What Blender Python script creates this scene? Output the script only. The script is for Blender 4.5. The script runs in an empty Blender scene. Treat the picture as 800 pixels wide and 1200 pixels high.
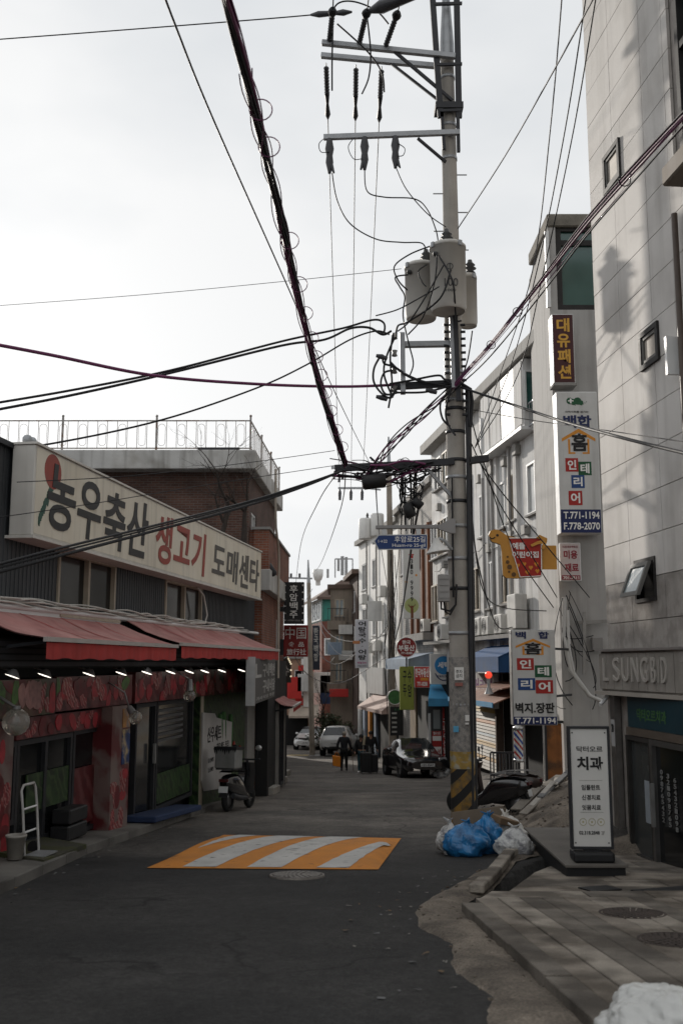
import bpy, bmesh, math, random
from mathutils import Vector, Matrix, noise
random.seed(7)
R = math.radians
SC = bpy.context.scene
COL = SC.collection
Z = Vector((0, 0, 1))

# ------------------------------------------------------------------ camera
EYE = 1.6
FPX, CX, CY, HZ = 1167.0, 400.0, 600.0, 778.0        # the photograph's 800 x 1200 grid
TILT = math.atan((HZ - CY) / FPX)
cam = bpy.data.cameras.new('camera')
cam_o = bpy.data.objects.new('camera', cam)
COL.objects.link(cam_o)
cam_o.location = (0, 0, EYE)
cam_o.rotation_euler = (math.pi / 2 + TILT, 0, 0)
cam.sensor_fit = 'VERTICAL'
cam.sensor_height = 36.0
cam.lens = 36.0 * FPX / 1200.0
cam.clip_start = 0.05
cam.clip_end = 4000
cam.dof.use_dof = True
cam.dof.focus_distance = 17.5
cam.dof.aperture_fstop = 2.2
SC.camera = cam_o

# ------------------------------------------------------------------ light
SUN_EL, SUN_ROT = R(18.3), R(-24.0)
world = bpy.data.worlds.new('World')
SC.world = world
world.use_nodes = True
wt = world.node_tree
bgn = wt.nodes['Background']
sky = wt.nodes.new('ShaderNodeTexSky')
sky.sky_type = 'NISHITA'
sky.sun_disc = False
sky.sun_elevation = SUN_EL
sky.sun_rotation = SUN_ROT
sky.air_density = 1.0
sky.dust_density = 2.0
hs = wt.nodes.new('ShaderNodeHueSaturation')
hs.inputs['Saturation'].default_value = 0.22
wt.links.new(sky.outputs[0], hs.inputs['Color'])
wtc = wt.nodes.new('ShaderNodeTexCoord')
wmap = wt.nodes.new('ShaderNodeMapping')
wmap.inputs['Scale'].default_value = (1.0, 1.0, 2.2)
wn = wt.nodes.new('ShaderNodeTexNoise')
wn.inputs['Scale'].default_value = 1.7
wn.inputs['Detail'].default_value = 5
wn.inputs['Roughness'].default_value = 0.5
wt.links.new(wtc.outputs['Generated'], wmap.inputs['Vector'])
wt.links.new(wmap.outputs[0], wn.inputs['Vector'])
wr = wt.nodes.new('ShaderNodeValToRGB')
wr.color_ramp.elements[0].position = 0.38
wr.color_ramp.elements[0].color = (0.67, 0.70, 0.73, 1)
wr.color_ramp.elements[1].position = 0.62
wr.color_ramp.elements[1].color = (0.862, 0.87, 0.876, 1)
wt.links.new(wn.outputs['Fac'], wr.inputs[0])
wsc = wt.nodes.new('ShaderNodeMixRGB')
wsc.blend_type = 'MULTIPLY'
wsc.inputs[0].default_value = 1
wsc.inputs[2].default_value = (9.75, 9.75, 9.75, 1)
wt.links.new(wr.outputs[0], wsc.inputs[1])
wmx = wt.nodes.new('ShaderNodeMixRGB')                # thin bright cloud over the clear sky
wmx.inputs[0].default_value = 0.95
wt.links.new(hs.outputs[0], wmx.inputs[1])
wt.links.new(wsc.outputs[0], wmx.inputs[2])
wt.links.new(wmx.outputs[0], bgn.inputs[0])
bgn.inputs[1].default_value = 0.1

sl = bpy.data.lights.new('sun', 'SUN')
sl.energy = 2.8
sl.angle = R(1.1)
sl.color = (1.0, 0.93, 0.84)
sun_o = bpy.data.objects.new('sun', sl)
COL.objects.link(sun_o)
sdir = Vector((math.sin(SUN_ROT) * math.cos(SUN_EL), math.cos(SUN_ROT) * math.cos(SUN_EL), math.sin(SUN_EL)))
sun_o.rotation_euler = sdir.to_track_quat('Z', 'Y').to_euler()
sun_o.location = sdir * 60

SC.view_settings.view_transform = 'Standard'
SC.view_settings.look = 'None'
SC.view_settings.exposure = 0.1
SC.view_settings.gamma = 1.0
SC.render.engine = 'CYCLES'
SC.cycles.use_denoising = True
SC.cycles.max_bounces = 6
SC.cycles.transparent_max_bounces = 8
SC.cycles.sample_clamp_indirect = 6

# ------------------------------------------------------------------ pixel helpers (used to find real places from the photo)
def ray(px, py):
    u, v = (px - CX) / FPX, (CY - py) / FPX
    return Vector((u, math.cos(TILT) - v * math.sin(TILT), math.sin(TILT) + v * math.cos(TILT)))
def P(px, py, d):
    r = ray(px, py)
    return Vector((0, 0, EYE)) + r * (d / r.y)
def sstep(a, b, x):
    t = max(0.0, min(1.0, (x - a) / (b - a)))
    return t * t * (3 - 2 * t)
def lerp_table(tab, y):
    if y <= tab[0][0]: return tab[0][1]
    for (a, b), (c, d) in zip(tab, tab[1:]):
        if y <= c: return b + (d - b) * (y - a) / (c - a)
    return tab[-1][1]
GZ = [(-400, 6.0), (-40, 2.704), (0, 0), (40, -2.704), (46, -3.06), (54, -3.46), (64, -3.86), (80, -4.3), (110, -4.7), (160, -4.7), (1600, 8)]
EDGE = [(-20, 1.6), (6, .96), (9.1, .67), (9.6, .66), (10.5, .9), (12.3, 1.7), (14, 2.5), (18, 2.75), (24, 3.5), (40, 3.7), (50, 2.6), (60, 1.0), (75, -.5), (110, -4)]
BANK = [(-20, 0), (12.0, 0), (15.5, .45), (20, .78), (23.5, .62), (27, .34), (44, .30), (52, .15), (60, 0)]
def H(x, y):
    z = lerp_table(GZ, y)
    e = lerp_table(EDGE, y)
    w = 2.0 if y < 25 else max(.5, 2.0 - (y - 25) * .25)
    return z + lerp_table(BANK, y) * sstep(e, e + w, x)
def G(px, py):
    r = ray(px, py)
    d = 3.0
    while d < 400:
        p = Vector((0, 0, EYE)) + r * (d / r.y)
        if p.z <= H(p.x, p.y): return p
        d += .02
    return p

# ------------------------------------------------------------------ materials
MATS = {}
def M(name, col, rough=.8, var=.12, scale=2.5, fine=0.0, bump=0.0, bscale=40, metal=0.0, streak=0.0, spec=.4, coat=0.0,
      col2=None, f2=(.5, .65), s2=1.2, trans=0.0, alpha=1.0, emit=0.0, ecol=None, sheen=0.0):
    if name in MATS: return MATS[name]
    m = bpy.data.materials.new(name)
    m.use_nodes = True
    t = m.node_tree
    N, L = t.nodes, t.links
    b = N['Principled BSDF']
    tc = N.new('ShaderNodeTexCoord')
    col = tuple(col) + (1,)
    def noise_node(sc, det=4, vec=None):
        n = N.new('ShaderNodeTexNoise')
        n.inputs['Scale'].default_value = sc
        n.inputs['Detail'].default_value = det
        L.new(vec or tc.outputs['Object'], n.inputs['Vector'])
        return n
    n1 = noise_node(scale, 6)
    r1 = N.new('ShaderNodeMapRange')
    r1.inputs['From Min'].default_value = .3
    r1.inputs['From Max'].default_value = .7
    r1.inputs['To Min'].default_value = 1 - var
    r1.inputs['To Max'].default_value = 1 + var
    L.new(n1.outputs['Fac'], r1.inputs[0])
    mul = N.new('ShaderNodeMixRGB'); mul.blend_type = 'MULTIPLY'; mul.inputs[0].default_value = 1
    mul.inputs[1].default_value = col
    cur = None
    if col2:
        n2 = noise_node(s2, 7)
        rr = N.new('ShaderNodeMapRange')
        rr.inputs['From Min'].default_value = f2[0]; rr.inputs['From Max'].default_value = f2[1]
        L.new(n2.outputs['Fac'], rr.inputs[0])
        mx = N.new('ShaderNodeMixRGB')
        mx.inputs[1].default_value = col; mx.inputs[2].default_value = tuple(col2) + (1,)
        L.new(rr.outputs[0], mx.inputs[0])
        L.new(mx.outputs[0], mul.inputs[1])
    L.new(r1.outputs[0], mul.inputs[2])
    cur = mul
    if fine:
        n3 = noise_node(bscale * 2, 2)
        r3 = N.new('ShaderNodeMapRange')
        r3.inputs['From Min'].default_value = .3; r3.inputs['From Max'].default_value = .7
        r3.inputs['To Min'].default_value = 1 - fine; r3.inputs['To Max'].default_value = 1 + fine
        L.new(n3.outputs['Fac'], r3.inputs[0])
        m3 = N.new('ShaderNodeMixRGB'); m3.blend_type = 'MULTIPLY'; m3.inputs[0].default_value = 1
        L.new(cur.outputs[0], m3.inputs[1]); L.new(r3.outputs[0], m3.inputs[2])
        cur = m3
    if streak:
        mp = N.new('ShaderNodeMapping'); mp.inputs['Scale'].default_value = (5, 5, .35)
        L.new(tc.outputs['Object'], mp.inputs['Vector'])
        n4 = noise_node(1.0, 6, mp.outputs[0])
        r4 = N.new('ShaderNodeMapRange')
        r4.inputs['From Min'].default_value = .5; r4.inputs['From Max'].default_value = .8
        r4.inputs['To Min'].default_value = 0; r4.inputs['To Max'].default_value = streak
        L.new(n4.outputs['Fac'], r4.inputs[0])
        m4 = N.new('ShaderNodeMixRGB')
        m4.inputs[2].default_value = (col[0] * .28, col[1] * .26, col[2] * .23, 1)
        L.new(r4.outputs[0], m4.inputs[0]); L.new(cur.outputs[0], m4.inputs[1])
        cur = m4
    L.new(cur.outputs[0], b.inputs['Base Color'])
    r5 = N.new('ShaderNodeMapRange')
    r5.inputs['To Min'].default_value = max(.02, rough - .12); r5.inputs['To Max'].default_value = min(1, rough + .12)
    L.new(n1.outputs['Fac'], r5.inputs[0])
    L.new(r5.outputs[0], b.inputs['Roughness'])
    b.inputs['Metallic'].default_value = metal
    b.inputs['Specular IOR Level'].default_value = spec
    b.inputs['Coat Weight'].default_value = coat
    b.inputs['Coat Roughness'].default_value = .06
    b.inputs['Transmission Weight'].default_value = trans
    b.inputs['Alpha'].default_value = alpha
    b.inputs['Sheen Weight'].default_value = sheen
    if emit:
        b.inputs['Emission Color'].default_value = tuple(ecol or col[:3]) + (1,)
        b.inputs['Emission Strength'].default_value = emit
    if bump:
        nb = noise_node(bscale, 5)
        bp = N.new('ShaderNodeBump')
        bp.inputs['Strength'].default_value = bump
        bp.inputs['Distance'].default_value = .02
        L.new(nb.outputs['Fac'], bp.inputs['Height'])
        L.new(bp.outputs[0], b.inputs['Normal'])
    MATS[name] = m
    return m

def nodes_of(m):
    return m.node_tree.nodes, m.node_tree.links, m.node_tree.nodes['Principled BSDF']

def brick_mat(name, c1, c2, mortar, bw=.21, bh=.067):
    m = M(name, c1, rough=.9)
    N, L, b = nodes_of(m)
    uv = N.new('ShaderNodeUVMap'); uv.uv_map = 'UVMap'
    br = N.new('ShaderNodeTexBrick')
    br.inputs['Color1'].default_value = (*c1, 1); br.inputs['Color2'].default_value = (*c2, 1)
    br.inputs['Mortar'].default_value = (*mortar, 1)
    br.inputs['Scale'].default_value = 1
    br.inputs['Mortar Size'].default_value = .008
    br.inputs['Brick Width'].default_value = bw; br.inputs['Row Height'].default_value = bh
    L.new(uv.outputs[0], br.inputs['Vector'])
    n = N.new('ShaderNodeTexNoise'); n.inputs['Scale'].default_value = 1.3; n.inputs['Detail'].default_value = 7
    tc = N.new('ShaderNodeTexCoord'); L.new(tc.outputs['Object'], n.inputs['Vector'])
    mr = N.new('ShaderNodeMapRange'); mr.inputs['From Min'].default_value = .3; mr.inputs['From Max'].default_value = .7
    mr.inputs['To Min'].default_value = .62; mr.inputs['To Max'].default_value = 1.2
    L.new(n.outputs['Fac'], mr.inputs[0])
    mu = N.new('ShaderNodeMixRGB'); mu.blend_type = 'MULTIPLY'; mu.inputs[0].default_value = 1
    L.new(br.outputs['Color'], mu.inputs[1]); L.new(mr.outputs[0], mu.inputs[2])
    L.new(mu.outputs[0], b.inputs['Base Color'])
    bp = N.new('ShaderNodeBump'); bp.inputs['Strength'].default_value = .6; bp.inputs['Distance'].default_value = .01
    bp.invert = True
    L.new(br.outputs['Fac'], bp.inputs['Height']); L.new(bp.outputs[0], b.inputs['Normal'])
    return m

# ------------------------------------------------------------------ mesh builder
ROOT = {}
class MB:
    def __init__(s):
        s.v, s.f, s.m, s.sm = [], [], [], []
    def add(s, vs, fs, mi=0, smooth=False):
        o = len(s.v)
        s.v += [Vector(v) for v in vs]
        for f in fs:
            s.f.append([o + i for i in f]); s.m.append(mi); s.sm.append(smooth)
        return s
    def hexa(s, c, mi=0):
        return s.add(c, [(0, 3, 2, 1), (4, 5, 6, 7), (0, 1, 5, 4), (1, 2, 6, 5), (2, 3, 7, 6), (3, 0, 4, 7)], mi)
    def box(s, c, d, rz=0, mi=0, rx=0, ry=0):
        mt = Matrix.Rotation(rz, 3, 'Z') @ Matrix.Rotation(ry, 3, 'Y') @ Matrix.Rotation(rx, 3, 'X')
        c = Vector(c)
        x, y, z = d[0] / 2, d[1] / 2, d[2] / 2
        return s.hexa([c + mt @ Vector(q) for q in ((-x, -y, -z), (x, -y, -z), (x, y, -z), (-x, y, -z), (-x, -y, z), (x, -y, z), (x, y, z), (-x, y, z))], mi)
    def beam(s, a, b, w, h, mi=0, up=Z):
        a, b = Vector(a), Vector(b)
        t = (b - a).normalized()
        sd = t.cross(up)
        if sd.length < 1e-4: sd = t.cross(Vector((1, 0, 0)))
        sd.normalize(); u2 = sd.cross(t)
        sd = sd * w / 2; u2 = u2 * h / 2
        return s.hexa([a - sd - u2, a + sd - u2, b + sd - u2, b - sd - u2, a - sd + u2, a + sd + u2, b + sd + u2, b - sd + u2], mi)
    def tube(s, pts, r, n=6, mi=0, caps=True, closed=False):
        pts = [Vector(p) for p in pts]
        k = len(pts)
        rs = r if isinstance(r, (list, tuple)) else [r] * k
        prev = None
        rings = []
        for i in range(k):
            if closed: t = pts[(i + 1) % k] - pts[i - 1]
            else: t = pts[min(i + 1, k - 1)] - pts[max(i - 1, 0)]
            if t.length < 1e-9: t = Vector((0, 0, 1))
            t.normalize()
            if prev is None:
                a = t.cross(Z)
                if a.length < .05: a = t.cross(Vector((1, 0, 0)))
            else:
                a = prev - t * prev.dot(t)
                if a.length < 1e-6: a = t.cross(Z)
            a.normalize(); prev = a
            b = t.cross(a)
            rings.append([pts[i] + (a * math.cos(2 * math.pi * j / n) + b * math.sin(2 * math.pi * j / n)) * rs[i] for j in range(n)])
        vs = [v for rg in rings for v in rg]
        fs = []
        for i in range(k if closed else k - 1):
            i2 = (i + 1) % k
            for j in range(n):
                j2 = (j + 1) % n
                fs.append((i * n + j, i * n + j2, i2 * n + j2, i2 * n + j))
        s.add(vs, fs, mi, True)
        if caps and not closed:
            s.add(rings[0], [tuple(range(n))[::-1]], mi); s.add(rings[-1], [tuple(range(n))], mi)
        return s
    def cyl(s, a, b, r0, r1=None, n=12, mi=0, caps=True):
        return s.tube([a, b], [r0, r0 if r1 is None else r1], n, mi, caps)
    def lathe(s, prof, c, n=16, mi=0, axis=Z):
        c = Vector(c); axis = Vector(axis).normalized()
        a = axis.cross(Vector((0, 1, 0)))
        if a.length < .05: a = axis.cross(Vector((1, 0, 0)))
        a.normalize(); b = axis.cross(a)
        vs = [c + axis * z + (a * math.cos(2 * math.pi * j / n) + b * math.sin(2 * math.pi * j / n)) * r for r, z in prof for j in range(n)]
        fs = [(i * n + j, i * n + (j + 1) % n, (i + 1) * n + (j + 1) % n, (i + 1) * n + j) for i in range(len(prof) - 1) for j in range(n)]
        return s.add(vs, fs, mi, True)
    def ball(s, c, r, sc=(1, 1, 1), n=12, mi=0, jit=0, seed=0):
        c = Vector(c)
        vs, fs = [], []
        m = n // 2
        for i in range(m + 1):
            th = math.pi * i / m
            for j in range(n):
                ph = 2 * math.pi * j / n
                d = Vector((math.sin(th) * math.cos(ph), math.sin(th) * math.sin(ph), math.cos(th)))
                k = r * (1 + (jit * noise.noise(d * 2.5 + Vector((seed, 0, 0))) if jit else 0))
                vs.append(c + Vector((d.x * sc[0], d.y * sc[1], d.z * sc[2])) * k)
        for i in range(m):
            for j in range(n):
                fs.append((i * n + j, (i + 1) * n + j, (i + 1) * n + (j + 1) % n, i * n + (j + 1) % n))
        return s.add(vs, fs, mi, True)
    def poly(s, front, back, mi=0, smi=None):
        k = len(front)
        s.add(front, [tuple(range(k))], mi)
        s.add(back, [tuple(range(k))[::-1]], mi)
        return s.add(list(front) + list(back), [(i, k + i, k + (i + 1) % k, (i + 1) % k) for i in range(k)], mi if smi is None else smi)
    def sheet(s, grid, mi=0, smooth=True):
        h, w = len(grid), len(grid[0])
        return s.add([p for r in grid for p in r], [(i * w + j, i * w + j + 1, (i + 1) * w + j + 1, (i + 1) * w + j) for i in range(h - 1) for j in range(w - 1)], mi, smooth)
    def build(s, name, mat, parent=None, label=None, cat=None, group=None, kind=None, bevel=0, seg=1):
        mats = mat if isinstance(mat, (list, tuple)) else [mat]
        if parent is not None: off = ROOT[parent]
        elif kind == 'structure': off = Vector((0, 0, 0))
        else:
            xs = [v.x for v in s.v]; ys = [v.y for v in s.v]; zs = [v.z for v in s.v]
            off = Vector(((min(xs) + max(xs)) / 2, (min(ys) + max(ys)) / 2, min(zs)))
        me = bpy.data.meshes.new(name)
        me.from_pydata([v - off for v in s.v], [], s.f)
        me.polygons.foreach_set('material_index', s.m)
        me.polygons.foreach_set('use_smooth', s.sm)
        for m in mats: me.materials.append(m)
        uvl = me.uv_layers.new(name='UVMap').data
        vs = s.v
        for p in me.polygons:
            n = p.normal
            if abs(n.z) > .75:
                for li in p.loop_indices:
                    q = vs[me.loops[li].vertex_index]; uvl[li].uv = (q.x, q.y)
            else:
                t = Vector((-n.y, n.x, 0)).normalized()
                for li in p.loop_indices:
                    q = vs[me.loops[li].vertex_index]; uvl[li].uv = (q.x * t.x + q.y * t.y, q.z)
        me.validate()
        o = bpy.data.objects.new(name, me)
        COL.objects.link(o)
        if parent is not None: o.parent = parent
        else: o.location = off
        ROOT[o] = off
        setp(o, label, cat, group, kind)
        if bevel:
            bv = o.modifiers.new('bevel', 'BEVEL'); bv.width = bevel; bv.segments = seg; bv.limit_method = 'ANGLE'; bv.angle_limit = R(40)
        return o

def setp(o, label=None, cat=None, group=None, kind=None):
    if label: o['label'] = label
    if cat: o['category'] = cat
    if group: o['group'] = group
    if kind: o['kind'] = kind
    return o
def T(name, label, cat, loc, group=None):
    o = bpy.data.objects.new(name, None)
    o.empty_display_size = .2
    COL.objects.link(o)
    o.location = loc
    ROOT[o] = Vector(loc)
    return setp(o, label, cat, group)
def dup(root, loc, rz=0, label=None, group=None):
    r = root.copy(); COL.objects.link(r); r.location = loc; r.rotation_euler = (0, 0, rz)
    setp(r, label, None, group)
    for ch in list(root.children):
        c = ch.copy(); COL.objects.link(c); c.parent = r
        for g in ch.children:
            d = g.copy(); COL.objects.link(d); d.parent = c
    return r

def text_geo(txt, bold=0.0, ext=.0, shear=0.0, res=4):
    c = bpy.data.curves.new('lettering', 'FONT')
    c.body = txt; c.size = 1; c.offset = bold; c.extrude = ext; c.resolution_u = res; c.shear = shear
    o = bpy.data.objects.new('lettering', c)
    COL.objects.link(o)
    me = bpy.data.meshes.new_from_object(o)
    vs = [v.co.copy() for v in me.vertices]
    fs = [tuple(p.vertices) for p in me.polygons]
    bpy.data.objects.remove(o); bpy.data.curves.remove(c); bpy.data.meshes.remove(me)
    return vs, fs
_tc = {}
class Fr:
    """an upright plane: u runs in reading direction, n points at the viewer"""
    def __init__(s, o, U):
        s.o = Vector((o[0], o[1], 0)); s.U = Vector((U[0], U[1], 0)).normalized()
        s.N = Vector((s.U.y, -s.U.x, 0))
    def pt(s, u, n, z): return s.o + s.U * u + s.N * n + Z * z
    def px(s, px, py, n=0.0):
        r = ray(px, py); c = Vector((0, 0, EYE))
        t = ((s.o + s.N * n) - c).dot(s.N) / r.dot(s.N)
        p = c + r * t
        return (p - s.o).dot(s.U), p.z
    def un(s, p):
        q = Vector(p) - s.o
        return q.dot(s.U), q.dot(s.N)
    def box(s, mb, u0, u1, n0, n1, z0, z1, mi=0):
        p = s.pt
        return mb.hexa([p(u0, n1, z0), p(u1, n1, z0), p(u1, n0, z0), p(u0, n0, z0), p(u0, n1, z1), p(u1, n1, z1), p(u1, n0, z1), p(u0, n0, z1)], mi)
    def quad(s, mb, u0, u1, z0, z1, n, mi=0):
        p = s.pt
        return mb.add([p(u0, n, z0), p(u1, n, z0), p(u1, n, z1), p(u0, n, z1)], [(0, 1, 2, 3)], mi)
    def poly(s, mb, pts, n0, n1, mi=0, smi=None):
        return mb.poly([s.pt(u, n1, z) for u, z in pts], [s.pt(u, n0, z) for u, z in pts], mi, smi)
    def disc(s, mb, u, z, r, n0, n1, k=24, mi=0, rz=None):
        return s.poly(mb, [(u + r * math.cos(2 * math.pi * i / k), z + (rz or r) * math.sin(2 * math.pi * i / k)) for i in range(k)], n0, n1, mi)
    def geo(s, mb, txt, u0, u1, z0, z1, n, bold=.0, ext=.004, mi=0, keep=False, shear=0):
        vs, fs = text_geo(txt, bold, .01, shear)
        if not vs: return mb
        xs = [v.x for v in vs]; ys = [v.y for v in vs]
        a, b, c, d = min(xs), max(xs), min(ys), max(ys)
        su = (u1 - u0) / max(1e-6, b - a); sz = (z1 - z0) / max(1e-6, d - c)
        uo, zo = u0, z0
        if keep:
            k = min(su, sz); uo = (u0 + u1) / 2 - k * (b - a) / 2; zo = (z0 + z1) / 2 - k * (d - c) / 2; su = sz = k
        return mb.add([s.pt(uo + (v.x - a) * su, n + (ext if v.z > 0 else -.001), zo + (v.y - c) * sz) for v in vs], fs, mi)
    def text(s, parent, txt, u0, u1, z0, z1, n, mat, bold=.0, ext=.004, keep=False, name='lettering', shear=0):
        return s.geo(MB(), txt, u0, u1, z0, z1, n, bold, ext, 0, keep, shear).build(name, mat, parent)
    def vtext(s, parent, txt, u0, u1, z0, z1, n, mat, bold=.0, ext=.004, gap=.12, name='lettering'):
        k = len(txt); st = (z1 - z0) / k
        mb = MB()
        for i, ch in enumerate(txt):
            if ch == ' ': continue
            a = z1 - (i + 1) * st + st * gap / 2; b = z1 - i * st - st * gap / 2
            if ch in '-·.': s.box(mb, (u0 + u1) / 2 - (u1 - u0) * .1, (u0 + u1) / 2 + (u1 - u0) * .1, n - .001, n + ext, (a + b) / 2 - st * .05, (a + b) / 2 + st * .05)
            else: s.geo(mb, ch, u0, u1, a, b, n, bold, ext)
        return mb.build(name, mat, parent)
    def wall(s, mb, u0, u1, z0, z1, holes=(), dep=.12, mi=0, n=0.0):
        us = sorted({u0, u1, *[min(max(h[i], u0), u1) for h in holes for i in (0, 1)]})
        zs = sorted({z0, z1, *[min(max(h[i], z0), z1) for h in holes for i in (2, 3)]})
        for a, b in zip(us, us[1:]):
            for c, d in zip(zs, zs[1:]):
                if b - a < 1e-5 or d - c < 1e-5: continue
                cu, cz = (a + b) / 2, (c + d) / 2
                if any(h[0] < cu < h[1] and h[2] < cz < h[3] for h in holes): continue
                s.quad(mb, a, b, c, d, n, mi)
        p = s.pt
        for a, b, c, d in holes:
            for q in ((a, c, a, d), (b, d, b, c), (b, c, a, c), (a, d, b, d)):
                mb.add([p(q[0], n, q[1]), p(q[0], n - dep, q[1]), p(q[2], n - dep, q[3]), p(q[2], n, q[3])], [(0, 1, 2, 3)], mi)
        return mb
    def window(s, parent, u0, u1, z0, z1, n, panes=2, fm=None, gm=None, fw=.05, proud=.04, rail=None, name='window', sill=None, split=None):
        mb = MB()
        us = [u0 + (u1 - u0) * i / panes for i in range(panes + 1)]
        if split: us = [u0] + [u0 + (u1 - u0) * q for q in split] + [u1]; panes = len(us) - 1
        s.box(mb, u0, u1, n - .05, n + proud, z0, z0 + fw); s.box(mb, u0, u1, n - .05, n + proud, z1 - fw, z1)
        for i, u in enumerate(us):
            a = u if i == 0 else (u - fw if i == panes else u - fw * .6); b = a + (fw if i in (0, panes) else fw * 1.2)
            s.box(mb, a, b, n - .05, n + proud - .002 - .001 * i, z0 + fw, z1 - fw)
        if rail: s.box(mb, u0 + fw, u1 - fw, n - .04, n + proud - .01, z0 + (z1 - z0) * rail - fw / 2, z0 + (z1 - z0) * rail + fw / 2)
        w = mb.build(name, fm, parent)
        for i in range(panes):
            g = MB(); s.box(g, us[i] + fw * .5, us[i + 1] - fw * .5, n - .03, n - .012 + .004 * (i % 2), z0 + fw * .5, z1 - fw * .5)
            g.build('pane', gm, w)
        if sill:
            k = MB(); s.box(k, u0 - .05, u1 + .05, n - .02, n + proud + .08, z0 - .06, z0 - .002); k.build('sill', sill, w)
        return w
def boxed(fr, name, mat, parent, *a, **k):
    return fr.box(MB(), *a).build(name, mat, parent, **k)
CAMF = lambda x, d: Fr((x, d), (1, 0))
# ================================================================== shared materials
WHITEP = M('white_paint', (.72, .71, .68), .55, .06, 2, streak=.35)
STEEL = M('galvanised_steel', (.36, .37, .38), .5, .15, 6, metal=.55, bump=.1, bscale=60)
DSTEEL = M('dark_steel', (.035, .036, .04), .5, .2, 5, metal=.3)
BLACK = M('black_rubber', (.014, .014, .015), .55, .2, 8)
ALU = M('aluminium', (.42, .42, .41), .38, .1, 5, metal=.75)
BEIGEF = M('beige_frame', (.42, .36, .28), .55, .12, 4, streak=.3)
GLASSD = M('dark_glass', (.010, .011, .012), .09, .2, 1.5, spec=.32)
GLASSG = M('green_glass', (.03, .09, .08), .08, .25, .6, spec=.7)
GLASSB = M('pale_glass', (.20, .24, .25), .1, .25, .8, spec=.7)
CONC = M('concrete', (.27, .26, .245), .9, .16, 1.6, fine=.12, bump=.35, bscale=45, streak=.3)
WHITEF = M('white_frame', (.7, .7, .69), .4, .05, 3)
NAVY = M('navy_print', (.012, .022, .09), .5, .08, 8)
INK = M('black_print', (.012, .012, .013), .5, .1, 8)
REDP = M('red_print', (.36, .022, .018), .5, .08, 8)
GREENP = M('green_print', (.012, .085, .035), .5, .08, 8)
ORANGEP = M('orange_print', (.62, .25, .03), .5, .08, 8)
WHITEL = M('white_print', (.78, .77, .74), .5, .05, 8)
PANELW = M('sign_panel_white', (.56, .56, .545), .45, .07, 2.5, streak=.38)
CABLE = M('cable_black', (.012, .012, .014), .6, .2, 10)
PURPLE = M('cable_purple', (.15, .03, .095), .5, .2, 10)
GREYW = M('cable_grey', (.16, .16, .165), .6, .2, 10)

# ------------------------------------------------------------------ ground
ASPH = M('asphalt', (.029, .0278, .0265), .86, .22, .55, fine=.3, bump=.5, bscale=95, col2=(.021, .0205, .02), f2=(.48, .56), s2=.32, spec=.3)
def crackify(m):
    N, L, b = nodes_of(m)
    tc = N.new('ShaderNodeTexCoord')
    n = N.new('ShaderNodeTexNoise'); n.inputs['Scale'].default_value = 1.4; n.inputs['Detail'].default_value = 5
    L.new(tc.outputs['Object'], n.inputs['Vector'])
    ad = N.new('ShaderNodeMixRGB'); ad.blend_type = 'ADD'; ad.inputs[0].default_value = .9
    L.new(tc.outputs['Object'], ad.inputs[1]); L.new(n.outputs['Color'], ad.inputs[2])
    v = N.new('ShaderNodeTexVoronoi'); v.feature = 'DISTANCE_TO_EDGE'; v.inputs['Scale'].default_value = .42
    L.new(ad.outputs[0], v.inputs['Vector'])
    r = N.new('ShaderNodeMapRange'); r.inputs['From Min'].default_value = .002; r.inputs['From Max'].default_value = .011
    r.inputs['To Min'].default_value = .42; r.inputs['To Max'].default_value = 1
    L.new(v.outputs['Distance'], r.inputs[0])
    n2 = N.new('ShaderNodeTexNoise'); n2.inputs['Scale'].default_value = .5; L.new(tc.outputs['Object'], n2.inputs['Vector'])
    r2 = N.new('ShaderNodeMapRange'); r2.inputs['From Min'].default_value = .48; r2.inputs['From Max'].default_value = .56
    L.new(n2.outputs['Fac'], r2.inputs[0])
    mx = N.new('ShaderNodeMixRGB'); mx.inputs[1].default_value = (1, 1, 1, 1)
    L.new(r2.outputs[0], mx.inputs[0]); L.new(r.outputs[0], mx.inputs[2])
    old = b.inputs['Base Color'].links[0].from_socket
    mu = N.new('ShaderNodeMixRGB'); mu.blend_type = 'MULTIPLY'; mu.inputs[0].default_value = 1
    L.new(old, mu.inputs[1]); L.new(mx.outputs[0], mu.inputs[2]); L.new(mu.outputs[0], b.inputs['Base Color'])
crackify(ASPH)
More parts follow.
